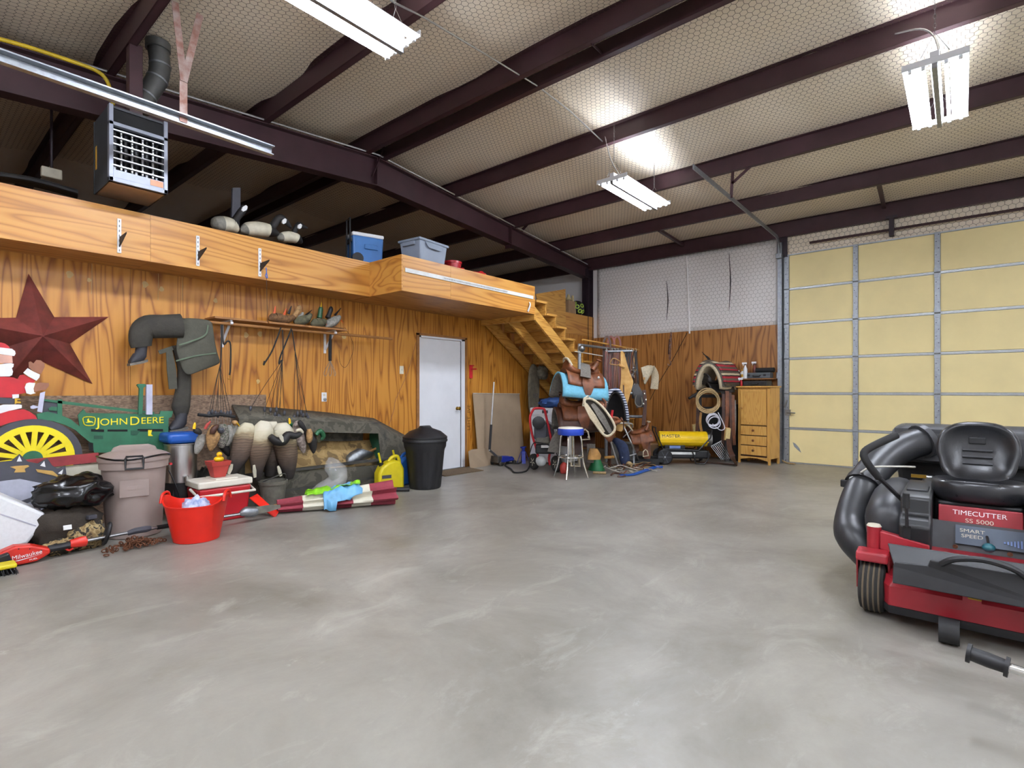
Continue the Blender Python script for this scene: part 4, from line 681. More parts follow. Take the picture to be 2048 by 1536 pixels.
# -- red tub
o = (-4.90, 1.69, 0); t = thing('plastic_tub', 'bright red flexible plastic tub with two loop handles', 'tub', o)
b = B(); n = 40
def tubr(r_, z, hz): return [V(o) + V((math.cos(a) * r_, math.sin(a) * r_, z + hz * max(0, abs(math.cos(a - .9)) ** 8))) for a in [2 * PI * i / n for i in range(n)]]
b.loft([tubr(.16, .0, 0), tubr(.17, .004, 0), tubr(.236, .30, .06), tubr(.242, .302, .065), tubr(.242, .31, .07), tubr(.232, .31, .07), tubr(.163, .015, 0)]); b.build('bowl', 'red_tub', t, smooth=50)
for a in (.9, .9 + PI):
    d = V((math.cos(a), math.sin(a), 0)); s_ = V((-d.y, d.x, 0)); B().tube([V(o) + d * .236 + s_ * q + V((0, 0, z)) for q, z in ((-.09, .325), (-.06, .385), (0, .4), (.06, .385), (.09, .325))], .011, 7, 4).build('loop_handle', 'red_tub', t)
k = blob((-4.95, 1.71, .18), .11, .12, .15, .35, 3, 4, 26, 18, zmin=.016); tag(k.build('towel', 'towel', smooth=70), 'crumpled blue and white towel stuffed in the red tub', 'towel')
# -- fryer
o = (-5.8, 1.86, 0); t = thing('drink_boiler', 'stainless steel pot on a black burner with a blue lid', 'pot', o)
pot = lath('pot', [(.132, .36), (.138, .365), (.138, .72), (.143, .725), (.143, .735), (.13, .735)], 'steel_brushed', t, o)
lath('burner_base', [(.14, .2), (.14, .36), (.12, .36)], 'black', t, o)
for k in range(4): a = PI / 4 + k * PI / 2; B().tube([V(o) + V((math.cos(a) * .13, math.sin(a) * .13, .3)), V(o) + V((math.cos(a) * .18, math.sin(a) * .18, 0))], .012, 6).build('leg', 'black', t)
B().box((o[0], o[1], .79), (.29, .3, .1)).build('lid', 'blue_plastic', t, smooth=30, bevel=.03)
d = (V((0, 0, 0)) - V(o)).normalized(); d.z = 0; B().tube([V(o) + d * .135 + V((0, .05, .42)), V(o) + d * .19 + V((0, .05, .42)), V(o) + d * .19 + V((0, .05, .37))], .018, 8).build('spigot', 'chrome', pot); B().lathe([(.012, 0), (.012, .03)], 8, V(o) + d * .14 + V((-.0, -.09, .56)), Ry(PI / 2)).build('knob', 'red_paint', pot)
B().tube([V(o) + d * .14 + V((0, -.1, .5)), V(o) + d * .18 + V((0, -.04, .35)), V(o) + d * .2 + V((0, .0, .2)), V(o) + d * .22 + V((0, .03, .0))], .006, 5, 4).build('cord', 'black', t)
# -- red cooler, flower pot, rubber duck
t = thing('cooler', 'red hard cooler with a cream lid and handle', 'cooler', (-5.5, 2.09, 0))
b = B(); b.loft([[(x, y, z) for x, y in ((-5.66 + i, 1.86 + i), (-5.33 - i, 1.86 + i), (-5.33 - i, 2.33 - i), (-5.66 + i, 2.33 - i))] for i, z in ((.03, 0), (.0, .33))]); b.build('body', 'cooler_red', t, smooth=0, bevel=.02)
lid = B().box((-5.495, 2.095, .365), (.35, .49, .065)).build('lid', 'cream', t, smooth=30, bevel=.014); B().box((-5.495, 2.12, .402), (.25, .2, .012)).build('lid_inset', 'cream', lid, smooth=0, bevel=.005)
B().tube([(-5.49, 1.84, .32), (-5.3, 1.84, .27), (-5.3, 2.35, .27), (-5.49, 2.35, .32)], .013, 8).build('handle', 'cream', t)
o = at(436, 955, X=-5.5); o.z = .41; t = thing('flower_pot', 'square brick red plastic pot standing on the cooler', 'pot', o)
b = B(); b.loft([[o + V((x * r_, y * r_, z)) for x, y in ((-1, -1), (1, -1), (1, 1), (-1, 1))] for r_, z in ((.05, 0), (.075, .11), (.082, .112), (.09, .155), (.08, .155), (.07, .1))]); b.build('pot', 'brick_red', t, smooth=0, bevel=.003)
k = o + V((.02, 0, .15)); t = thing('rubber_duck', 'yellow rubber duck sitting on the red pot', 'toy', k)
B().ell(k + V((0, 0, .022)), .04, .045, .03).build('body', 'duck_yellow', t); B().ell(k + V((.012, 0, .068)), .026, .026, .026).build('head', 'duck_yellow', t); B().ell(k + V((.038, -.004, .064)), .014, .012, .006).build('beak', 'orange_p', t)
tag(B().strap([(-5.36, 2.36, .2), (-5.25, 2.43, .1), (-5.2, 2.52, .01)], [.1, .09, .1], .01, 4, nrm=(.6, 0, 1)).build('dustpan_scoop', 'red_tub'), 'red plastic scoop propped beside the red cooler', 'scoop')
tag(B().tube([(-5.76, 1.98, .0), (-5.77, 2.0, .30), (-5.76, 2.03, .335), (-5.73, 2.07, .33)], .02, 10, 3).build('pvc_pipe', 'pvc'), 'pale plastic pipe with an elbow standing behind the cooler', 'pipe')
tag(blob((-5.92, 2.15, .2), .14, .22, .22, .45, 5, 9).build('camouflage_net', 'net_dark', smooth=70), 'dark bundled camouflage net heaped behind the cooler', 'net')
tag(B().tube([at(446, 945, X=-5.72), at(452, 935, X=-5.66), at(457, 925, X=-5.6)], .022, 10).build('gun_tube', 'duck_olive'), 'short dark olive tube end poking out left of the geese', 'tube')
tag(B().tube(px([(396, 829), (420, 832), (440, 829), (470, 834)], X=-5.8), .016, 8).build('dark_pole', 'black_matte'), 'dark pole behind the left decoy weights', 'pole')
o = (-5.62, 2.68, 0); t = thing('bucket', 'grey weathered bucket under the geese with a wire handle', 'bucket', o); lath('pail', [(.105, 0), (.135, .25), (.145, .25), (.148, .285), (.135, .285), (.13, .24), (.1, .02)], 'bucket_grey', t, o, 24); B().tube([V(o) + V((0, -.14, .27)), V(o) + V((.1, -.05, .33)), V(o) + V((.1, .08, .36)), V(o) + V((0, .14, .27))], .005, 5, 4).build('handle', 'steel_plain', t)
# -- styrofoam box, bags
t = thing('foam_cooler', 'white foam box lying tilted at the left edge', 'box', (-5.45, .5, 0)); b = B(); pl = [(-5.3, p.y, max(p.z, 0)) for p in px([(-70, 962), (0, 990), (88, 1026), (96, 1036), (56, 1088), (0, 1104), (-70, 1118)], X=-5.3)]
B().prism(pl, (-.34, 0, 0)).build('foam_body', 'foam_white', t, smooth=0, bevel=.02)
q = px([(0, 1028), (72, 1052)], X=-5.299); B().strap(q, .008, .002, 1, nrm=(1, 0, 0)).build('lid_seam', 'grey_art', t)
tag(blob((-5.37, .97, .44), .17, .24, .13, .3, 2.6, 3, 40, 26).build('garbage_bag', 'bag_black', smooth=80), 'shiny black garbage bag slumped against the beige can', 'bag')
t = thing('camo_bag', 'brown and camouflage soft bag lying below the garbage bag', 'bag', (-5.33, .95, 0)); blob((-5.36, .93, .17), .14, .22, .18, .2, 2.5, 6, zmin=.002).build('flap', 'brown_cloth', t, smooth=70); blob((-5.27, 1.03, .1), .09, .13, .11, .35, 3.2, 8, zmin=.001).build('camo_side', 'camo', t, smooth=70); blob((-5.21, .86, .06), .05, .1, .055, .35, 4, 2, zmin=.001).build('camo_roll', 'camo', t, smooth=70); B().box((-5.22, 1.05, .25), (.04, .06, .03), Rz(.3)).build('buckle', 'charcoal_paint', t, smooth=0, bevel=.004); B().box((-5.205, .9, .2), (.006, .05, .035), Ry(-.4)).build('care_label', 'label_white', t, smooth=0)
# -- pole saw
XP = -5.13; q = lambda u, v, X=XP: at(u, v, X=X)
t = thing('pole_saw', 'red cordless pole saw lying along the floor in front of the cans', 'power tool', at(100, 1118, X=XP))
hp = [(-20, 1118), (4, 1100), (28, 1090), (60, 1088), (88, 1093), (98, 1094), (99, 1104), (86, 1112), (72, 1120), (40, 1127), (-20, 1135)]
hd = B().prism([(XP - .05, p.y, p.z) for p in px(hp, X=XP)], (.1, 0, 0)).build('motor_housing', 'red_tool', t, smooth=0, bevel=.015)
B().tube([q(96, 1098), q(120, 1094), q(142, 1089)], .026, 10).build('rear_grip', 'black', t); B().loft([[q(u, v) + V((.03 * math.cos(a), 0, .03 * math.sin(a) * k)) for a in [2 * PI * i / 10 for i in range(10)]] for u, v, k in ((140, 1088, 1), (158, 1084, 1.3), (172, 1082, 1.3), (174, 1081, .8))]).build('trigger_housing', 'red_tool', t, smooth=40)
B().strap([q(131, 1097), q(138, 1100), q(146, 1096)], .02, .012, 3, nrm=(0, 0, 1)).build('trigger', 'red_tool', t); B().tube([q(173, 1081), q(335, 1051), q(480, 1028)], .0135, 10).build('shaft', 'steel_plain', t)
c = q(214, 1076); B().tube([c + V((math.sin(a) * .035, .02 * math.cos(a), .035 + .075 * math.cos(a))) for a in [2 * PI * i / 12 for i in range(12)]], .014, 8, closed=True).build('loop_handle', 'black', t, smooth=60)
B().tube([q(255, 1067), q(270, 1062), q(292, 1058), q(302, 1056)], [.018, .024, .026, .018], 10, 3).build('coupler', 'charcoal_paint', t); B().tube([q(314, 1055), q(345, 1050)], .018, 10).build('foam_sleeve', 'black_matte', t)
B().tube([q(480, 1028), q(492, 1024), q(504, 1024), q(514, 1022)], [.02, .05, .05, .035], 10, 3).build('gear_head', 'galv', t, smooth=50); B().strap([q(508, 1022), q(535, 1017), q(560, 1013)], [.07, .065, .03], .02, 2, nrm=(1, 0, .2)).build('bar_cover', 'bucket_grey', t)
mm = frame(q(52, 1107) + V((.053, 0, 0)), (0, 1, .09), (0, 0, 1)); text('lettering', 'Milwaukee', .042, mm, 'white_art', hd, .001, .9); text('lettering', 'FUEL', .016, mm @ Tr(.03, -.04, 0), 'white_art', hd, .001, 1.3); B().prism([mm @ V(p) for p in ((-.07, -.022, 0), (.08, -.018, 0), (-.05, -.028, 0))], (.001, 0, 0)).build('swoosh', 'white_art', hd, smooth=0)
B().box(q(-8, 1122) + V((.05, 0, 0)), (.1, .14, .09), Rx(.25)).build('battery', 'black', t, smooth=0, bevel=.01)
for u, v in ((35, 1095), (57, 1095), (80, 1098)): B().lathe([(.004, 0), (.004, .003)], 8, q(u, v) + V((.05, 0, 0)), Ry(PI / 2)).build('screw', 'black', hd)
t = thing('push_broom', 'yellow brush head with dark bristles at the lower left', 'brush', (-4.93, .5, 0)); B().bx(-5.0, -4.88, .28, .58, .045, .075).build('head', 'jug_yellow', t, smooth=0, bevel=.01)
b = B()
for i in range(220): x, y = R.uniform(-4.995, -4.885), R.uniform(.285, .575); b.tube([(x, y, .05), (x + R.uniform(-.02, .03), y + R.uniform(-.01, .02), .003)], .003, 4)
b.build('bristles', ['black'], t, kind='stuff')
t = thing('rusty_chain', 'heap of rusty chain on the floor by the pole saw', 'chain', (-5.0, 1.28, 0)); b = B()
for i in range(80):
    c = V((-4.99 + R.gauss(0, .045), 1.28 + R.gauss(0, .085), .012 + R.random() * .05)); c.z = min(c.z, .07 - abs(c.y - 1.28) * .3); c.z = max(c.z, .012); M = Matrix.Rotation(R.random() * 6, 3, V((R.gauss(0, 1), R.gauss(0, 1), R.gauss(0, 1))).normalized())
    b.tube([c + V((0, 0, .004)) + M @ V((math.cos(a) * .012, math.sin(a) * .021, 0)) for a in [2 * PI * k / 8 for k in range(8)]], .0045, 5, closed=True)
b.build('chain_links', 'rust', t, smooth=60, kind='stuff')
# -- folded patio umbrella with plastic bags on it
A_, B_ = V((-5.28, 2.56, .08)), V((-4.86, 3.66, .11)); ax = (B_ - A_).normalized(); sd = V((-ax.y, ax.x, 0)); t = thing('patio_umbrella', 'folded red and cream striped patio umbrella lying on the floor', 'umbrella', (A_ + B_) / 2 * 1)
def uring(s, w_, h_): return [A_ + (B_ - A_) * s + sd * (math.cos(a) * w_ * (1 + .22 * math.cos(7 * a + 2 * s))) + V((0, 0, max(-(A_ + (B_ - A_) * s).z + .003, math.sin(a) * h_ * (1 + .3 * math.cos(7 * a + s))))) for a in [2 * PI * i / 42 for i in range(42)]]
cuts = [0, .2, .4, .61, .78, 1]
for i, m_ in enumerate(['umb_red', 'umb_cream', 'umb_red', 'umb_cream', 'umb_red']):
    b = B(); b.loft([uring(s, .07 + .14 * s, .05 + .06 * s) for s in [cuts[i] + (cuts[i + 1] - cuts[i]) * k / 4 for k in range(5)]], caps=i in (0, 4)); b.build('canopy_band', m_, t, smooth=60)
B().tube([A_ - ax * .03, A_ + ax * .1], .02, 8).build('pole', 'wood_shelf', t)
def crump(c, ex, ey, amp, fr, seed, nu=26, nv=18, drop=0, zmin=.004):
    c, ex, ey = V(c), V(ex), V(ey)
    def f(s, t_):
        q_ = mnoise.noise(V((s * fr, t_ * fr, seed))) + .5 * mnoise.noise(V((s * fr * 2.6, t_ * fr * 2.6, seed + 5))); k = 1 + .13 * mnoise.noise(V((s * 3, t_ * 3, seed + 9)))
        p = c + ex * (s - .5) * k + ey * (t_ - .5) * k; w_ = p - A_; al = w_.dot(ax); sx = max(0, min(1, al / (B_ - A_).length)); d = abs(w_.x * sd.x + w_.y * sd.y) / (.085 + .165 * sx)
        p.z = (max(.0, A_.z + (B_.z - A_.z) * sx + (.066 + .08 * sx) * math.sqrt(max(0, 1 - d * d))) if d < 1.12 else .0) + .008 + amp * .55 * max(0, q_ + .3); return p
    return B().sheet(f, nu, nv)
tag(crump((-5.16, 3.1, .22), (.16, .52, 0), (.3, -.12, -.06), .1, 3.5, 2, drop=.25).build('green_plastic_bag', 'bag_green', smooth=80, solid=.003), 'lime green plastic bag spread on the folded umbrella', 'bag')
tag(crump((-5.0, 3.12, .19), (.14, .36, 0), (.22, -.1, -.12), .08, 3.5, 7, drop=.25).build('blue_plastic_bag', 'bag_blue', smooth=80, solid=.003), 'light blue plastic bag draped over the umbrella', 'bag')
tag(B().loft([[at(u, v, X=-5.45) + V((math.cos(a) * w_ * 1.0, math.sin(a) * w_ * 1.3, math.sin(2 * a + i) * .02)) * (1 + .25 * mnoise.noise(V((math.cos(a) * 2, math.sin(a) * 2, i * 1.3)))) - V((0, 0, 0)) * 0 if 0 else at(u, v, X=-5.45) + V((math.cos(a) * w_, math.sin(a) * w_ * 1.3, .02 * math.sin(3 * a + i))) * (1 + .12 * mnoise.noise(V((math.cos(a) * 2, math.sin(a) * 2, i * 1.3)))) for a in [2 * PI * k / 18 for k in range(18)]] for i, (u, v, w_) in enumerate([(645, 985, .12), (662, 968, .12), (678, 955, .08), (672, 938, .1), (664, 924, .06), (660, 918, .02)])]).build('clear_plastic_bag', 'clear_bag', smooth=80), 'crumpled clear plastic bag standing behind the umbrella', 'bag')
# -- fuel jugs
def jug(lab, o, m_, w_, rot):
    o = V(o); t = thing('fuel_jug', lab, 'fuel can', o); M = Tr(o) @ Rz(rot); b = B(M)
    prof = [(-.5, 0), (.5, 0), (.5, .26), (.36, .35), (.15, .38), (-.1, .36), (-.38, .3), (-.5, .22)]
    b.prism([(x * w_, -.09, z) for x, z in prof], (0, .18, 0)); b.build('body', m_, t, smooth=30, bevel=.03)
    B(M).tube([(-.02 * w_ / .3, 0, .33), (.03, 0, .4), (.11, 0, .41), (.14, 0, .33)], .022, 8, 4).build('handle', m_, t)
    B(M).tube([(-.1, 0, .3), (-.11, 0, .35)], .03, 10).build('collar', 'black', t); B(M).tube([(-.11, 0, .34), (-.14, 0, .47)], .014, 8).build('spout', 'jug_yellow', t)
    return t, M
jt, M = jug('yellow plastic fuel jug with a yellow spout beside the black can', (-5.5, 4.1, 0), 'jug_yellow', .34, PI / 2 - .25); B(M).bx(-.13, -.01, -.097, -.094, .16, .2).build('label', 'charcoal_paint', jt, smooth=0)
jug('blue plastic fuel jug half hidden behind the black trash can', (-5.66, 4.42, 0), 'jug_blue', .28, PI / 2)
tag(B().tube([(-5.38, 3.98, .03), (-5.2, 4.18, .03)], .028, 10).build('black_pipe', 'black'), 'short black pipe on the floor by the yellow jug', 'pipe')
# -- black trash can
o = (-5.27, 4.49, 0); t = thing('trash_can', 'black ribbed plastic trash can with a domed lid, left of the white door', 'trash can', o)
b = B(); n = 72
def rib(r_, z, k): return [V(o) + V((math.cos(a) * (r_ - k * (i % 6 < 2)), math.sin(a) * (r_ - k * (i % 6 < 2)), z)) for i, a in enumerate([2 * PI * i / n for i in range(n)])]
b.loft([rib(.19, 0, 0), rib(.2, .012, 0), rib(.205, .05, .008), rib(.245, .46, .008), rib(.25, .49, 0), rib(.268, .53, 0), rib(.272, .6, 0), rib(.262, .6, 0)]); b.build('body', 'black', t, smooth=35)
lid = lath('lid', [(.274, .59), (.286, .595), (.288, .615), (.28, .63), (.285, .64), (.284, .655), (.2, .725), (.09, .765), (.075, .785), (.06, .785), (.002, .775)], 'black', t, o, 40); B().bx(o[0] - .03, o[0] + .03, o[1] - .07, o[1] + .07, .77, .795).build('lid_handle', 'black', lid, smooth=0, bevel=.008)
tag(B().prism([(-6.14, 5.3, .0), (-5.72, 5.25, .0), (-5.68, 6.02, .0), (-6.14, 6.08, 0)], (0, 0, .012)).build('door_mat', 'mat_brown', smooth=0), 'brown door mat in front of the white door', 'mat')
b = B()
for i in range(60): c = V((R.uniform(-5.62, -5.3), R.uniform(3.75, 4.3), .003)); a = R.random() * 6; b.add([c + V((math.cos(a + k) * R.uniform(.005, .02), math.sin(a + k) * .012, .004 * (k % 2))) for k in range(4)], [(0, 1, 2, 3)])
tag(b.build('floor_debris', 'dirt', smooth=0), 'scattered leaves and dirt under the fuel jugs', 'debris', kind='stuff')
# ================================================================ unit heater, flue, track
x0, x1, y0, y1, z0, z1 = -5.8, -5.3, 1.18, 1.6, 2.96, 3.59
t = thing('unit_heater', 'grey gas unit heater with louvered front hanging above the loft', 'heater', (-5.55, 1.39, z0))
B().bx(x0, x1 - .03, y0 + .005, y0 + .015, z0, z1).bx(x0, x1 - .03, y1 - .015, y1 - .005, z0, z1).bx(x0, x0 + .01, y0, y1, z0, z1).bx(x0, x1 - .03, y0 + .01, y1 - .01, z1 - .02, z1).build('cabinet', 'heater_dark', t, smooth=0)
B().bx(x0, x1 - .02, y0 + .01, y1 - .01, z0, z0 + .012).build('bottom_pan', 'pan_tan', t, smooth=0)  # tint of the reflected wood is put into the pan's base colour
for a, c in (((y0, y0 + .03), (z0, z1)), ((y1 - .03, y1), (z0, z1)), ((y0, y1), (z1 - .17, z1 - .14)), ((y0, y1), (z0, z0 + .035))):
    B().bx(x1 - .05, x1, a[0], a[1], c[0], c[1]).build('front_frame', 'heater_grey', t, smooth=0, bevel=.003)
B().bx(x1 - .03, x1 - .008, y0 + .03, y1 - .03, z0 + .035, z0 + .1).build('lower_panel', 'heater_grey', t, smooth=0); B().bx(x1 - .007, x1 - .004, y1 - .13, y1 - .035, z0 + .045, z0 + .095).build('sticker', 'copper_sticker', t, smooth=0); B().bx(x1 - .03, x1 - .02, y0 + .03, y1 - .03, z1 - .14, z1 - .03).build('upper_panel', 'slot_black', t, smooth=0)
for k in range(6): z = z0 + .13 + k * .058; B().bx(x1 - .03, x1 - .002, y0 + .03, y1 - .03, z, z + .01).build('louver', 'alu', t, smooth=0)
for k in range(5): y = y0 + .06 + k * .076; B().tube([(x1 - .12, y, z0 + .11), (x1 - .12, y, z1 - .19)], .026, 10).build('heat_tube', 'black_gloss', t); B().tube([(x1 - .07, y + .038, z0 + .11), (x1 - .07, y + .038, z1 - .18)], .009, 6).build('divider_rod', 'steel_brushed', t)
B().bx(x0 + .02, x1 - .2, y0 + .02, y1 - .02, z0 + .02, z1 - .03).build('inner_box', 'slot_black', t, smooth=0)
B().bx(x0 + .05, x0 + .09, y0 + .003, y0 + .006, z0 + .2, z0 + .4).build('data_label', 'label_amber', t, smooth=0)
fl = thing('flue_pipe', 'grey metal flue pipe elbowing up from the heater to the roof', 'pipe', at(283, 205, X=-5.6)); P = px([(278, 218), (292, 192), (314, 160), (320, 132), (316, 96)], X=-5.62)
B().tube(P, .085, 16, 3).build('elbow_pipe', 'flue', fl, smooth=50); B().tube([P[-1] + V((0, 0, -.02)), P[-1] + V((0, 0, .05))], .1, 16).build('roof_collar', 'flue', fl)
for k in (1, 2, 3): d = (P[k + 1] - P[k - 1]).normalized(); B().tube([P[k] - d * .008, P[k] + d * .008], .09, 16).build('joint_band', 'galv', fl)
hg = at(269, 150, X=-5.55); tag(B().bx(-5.6, -5.5, hg.y - .05, hg.y + .05, z1, roof(hg.y) - .2).build('hanger_post', 'steel_red', smooth=0, bevel=.004), 'square brown steel post hanging the unit heater', 'post')
tag(B().tube(px([(-40, 68), (0, 78), (60, 95), (130, 118), (190, 140), (213, 160), (223, 190), (226, 210)], X=-5.85), .016, 8, 4).build('gas_hose', 'gas_yellow'), 'yellow gas hose running along the rafter to the heater', 'hose')
t = thing('door_track', 'long galvanized overhead door track in front of the unit heater', 'track', (-4.7, .5, 3.36)); yE = 2.23
B().bx(-4.71, -4.7, YF + .1, yE, 3.335, 3.41).bx(-4.7, -4.64, YF + .1, yE, 3.4, 3.41).bx(-4.7, -4.66, YF + .1, yE, 3.335, 3.343).build('rail', 'galv', t, smooth=0)
yh = at(366, 240, X=-4.7).y; zt = roof(yh) - .2; c = V((-4.69, yh, 3.72))
B().strap([(-4.69, yh, 3.36), c + V((0, 0, -.02))], .055, .006, 1, nrm=(1, 0, 0)).build('hanger_strap', 'rusty_steel', t, smooth=0); B().strap([c + V((.008, 0, -.04)), V((-4.69, yh - .06, zt))], .05, .006, 1, nrm=(1, 0, 0)).build('hanger_strap', 'rusty_steel', t, smooth=0); B().strap([c + V((.008, 0, -.04)), V((-4.69, yh + .12, zt))], .05, .006, 1, nrm=(1, 0, 0)).build('hanger_strap', 'rusty_steel', t, smooth=0)
# ================================================================ things on the loft
DZ = 2.832
for i in range(4): p = [at(u, v + i * 3, X=-5.85 - .04 * i) for u, v in ((-60, 342), (60, 358), (155, 384))]; p[2].z = max(p[2].z, DZ + .03); tag(B().tube(p, .022, 8, 3).build('black_pipe', 'black'), ['top', 'second', 'third', 'lowest'][i] + ' of the long black pipes on the loft left of the heater', 'pipe')
p = at(103, 347, X=-6.9); t = thing('junction_box', 'small beige junction box hanging under the roof left of the heater', 'electrical box', p); B().box(p, (.06, .16, .1)).build('box', 'almond', t, smooth=0, bevel=.01); B().tube([p, (p.x, p.y, roof(p.y) - .05)], .012, 6).build('conduit', 'steel_dark', t)
def lgoose(lab, body, hw, cols, neck, nr, cheek, X):
    ks = px(body, X=X); t = thing('goose_decoy', lab, 'decoy', (X, ks[1].y, DZ), 'goose decoys on the loft edge'); b = B(); duck(b, ks, hw, cols, 14, 5, .8)
    dz = DZ + .002 - min(v.z for v in b.v)
    for v in b.v: v.z += dz if dz > 0 else 0
    b.build('body', ['goose_grey', 'goose_cream', 'goose_black'], t, smooth=70); B().tube(px(neck, X=X + .02), nr, 10, 5).build('neck', 'goose_black', t, smooth=70)
    if cheek: B().strap(px(cheek, X=X + .06), [.02, .045, .02], .02, 4, nrm=(1, 0, 0)).build('cheek', 'white_art', t, smooth=60)
    return t
lgoose('goose decoy with head stretched up at the loft edge', [(424, 450), (436, 448), (458, 450), (476, 462)], [.03, .09, .1, .09, .03], [0, 0, 1, 1], [(466, 446), (478, 430), (490, 414)], [.05, .035, .04, .03], [(484, 422), (489, 417), (493, 412)], -5.85)
lgoose('middle goose decoy on the loft with white cheek patch', [(482, 462), (500, 458), (530, 460), (556, 468)], [.02, .09, .1, .09, .03], [0, 1, 1, 2], [(540, 462), (550, 446), (560, 436), (570, 442), (583, 456)], [.045, .04, .04, .042, .034, .01], [(565, 447), (568, 443), (571, 438)], -5.84)
lgoose('smaller goose decoy at the right of the loft flock', [(556, 476), (570, 474), (590, 476), (604, 486)], [.02, .07, .08, .07, .02], [0, 1, 1, 2], [(586, 474), (590, 460), (598, 450), (606, 453), (615, 456)], [.035, .03, .034, .026, .008], [(597, 457), (599, 453), (602, 449)], -5.83)
p = at(469, 432, X=-6.0); tag(B().loft([[at(u, v, X=-6.0) + V((dx, 0, 0)) for dx in (-.02, .02)] + [at(u + w_, v, X=-6.0) + V((dx, 0, 0)) for dx in (.02, -.02)] for u, v, w_ in ((460, 481, 16), (463, 412, 17), (464, 376, 16))]).build('upright_bracket', 'charcoal_paint', smooth=0, bevel=.005), 'grey upright plastic bracket behind the geese on the loft', 'bracket')
# blue wheeled cooler
M = Tr(-5.88, 4.0, DZ) @ Rz(-.28); t = thing('wheeled_cooler', 'blue wheeled cooler with white lid and raised black handle on the loft', 'cooler', (-5.88, 4.0, DZ))
b = B(M); b.loft([[(x * q, y * q2, z) for x, y in ((-.15, -.2), (.15, -.2), (.15, .2), (-.15, .2))] for q, q2, z in ((.92, .92, .0), (1, 1, .36))]); b.build('body', 'cooler_blue', t, smooth=0, bevel=.02); B(M).box((0, 0, .38), (.31, .41, .05)).build('lid', 'white_gloss', t, smooth=0, bevel=.018)
B(M).bx(.15, .165, -.05, .12, .2, .26).build('side_grip', 'cooler_blue', t, smooth=0, bevel=.006); B(M).tube([(.1, -.22, .05), (.1, -.22, .58), (-.04, -.22, .58), (-.04, -.22, .05)], .011, 6).build('pull_handle', 'black', t); B(M).box((.03, -.21, .3), (.2, .02, .05)).build('handle_clamp', 'black', t, smooth=0)
for sy in (-.14,): B(M).lathe([(.02, -.02), (.07, -.02), (.07, .02), (.02, .02)], 16, (.155, sy, .07), Ry(PI / 2)).build('wheel', 'black', t)
M = Tr(-5.45, 4.62, DZ) @ Rz(.1); t = thing('storage_tote', 'grey plastic storage tote with lid on the loft box', 'tote', (-5.45, 4.62, DZ))
b = B(M); b.loft([[(x * q, y * q, z) for x, y in ((-.19, -.27), (.19, -.27), (.19, .27), (-.19, .27))] for q, z in ((.82, 0), (.97, .34))]); b.build('tub', 'tote_grey', t, smooth=0, bevel=.02); B(M).bx(-.2, .2, -.28, .28, .33, .365).build('lid', 'tote_grey', t, smooth=0, bevel=.012)
for sy in (-1, 1): B(M).box((.0, sy * .275, .3), (.22, .03, .05)).build('end_handle', 'tote_grey', t, smooth=0, bevel=.008)
B(M).loft([[(.19, y, .33) for y in (-.16, .16)] + [(.2, y, .3) for y in (.16, -.16)], [(.2, y, .26) for y in (-.12, .12)] + [(.21, y, .25) for y in (.12, -.12)]]).build('front_grip', 'tote_grey', t, smooth=0)
p = at(905, 520, X=-5.75); tag(B().lathe([(.1, 0), (.13, .28), (.14, .28), (.14, .31), (.12, .31)], 20, (p.x, p.y, DZ)).build('red_bin', 'cooler_red', smooth=40), 'red round bin behind the grey tote on the loft', 'bin')
for i, (u, rr) in enumerate([(918, .13), (958, .17)]): p = at(u, 540, X=-5.5); tag(blob((p.x, p.y, DZ + .06), .12, rr, .1 + .02 * i, .3, 2.5, 4 + i, zmin=DZ).build('red_bag', 'cooler_red', smooth=70), ['small crumpled red cloth bag beside the grey tote', 'larger red cloth bag near the end of the loft box'][i], 'bag')
# corner of the loft by the column
c = V((-6.36, 9.66, 2.85)); t = thing('exercise_ball', 'black ball with pale green ring markings on the loft corner', 'ball', c); B().ell(c + V((0, 0, .17)), .17, .17, .17, 24, 16).build('ball', 'ball_black', t, smooth=80)
for a, e in ((-.9, .1), (-.2, .25), (-.5, -.45), (.1, -.5), (-1.3, .6)):
    d = (V((math.cos(a) * math.cos(e), math.sin(a) * math.cos(e), math.sin(e)))); s_ = d.cross(V((0, 0, 1))).normalized(); u_ = s_.cross(d)
    B().tube([c + V((0, 0, .17)) + (d + (s_ * math.cos(q) + u_ * math.sin(q)) * .22).normalized() * .171 for q in [2 * PI * k / 14 for k in range(14)]], .013, 5, closed=True).build('ring_mark', 'ball_green', t)
tag(B().bx(-6.5, -6.25, 9.2, 9.45, 2.85, 3.13).build('cardboard_box', 'kraft', smooth=0, bevel=.004), 'brown cardboard box behind the plywood stair guard', 'box')
for i, (y, z, h) in enumerate([(9.32, 3.13, .14), (9.48, 2.85, .42)]): tag(B().lathe([(.02, 0), (.07, .03), (.06, h * .45), (.03, h * .7), (.025, h), (.005, h + .01)], 12, (-6.34, y, z)).build('dried_gourd', 'gourd', smooth=60), ['short pale bottle gourd on the cardboard box', 'tall pale bottle gourd leaning by the ball'][i], 'gourd')
# ================================================================ tack corner
D_ = lambda u, v, D: at(u, v, D=D)
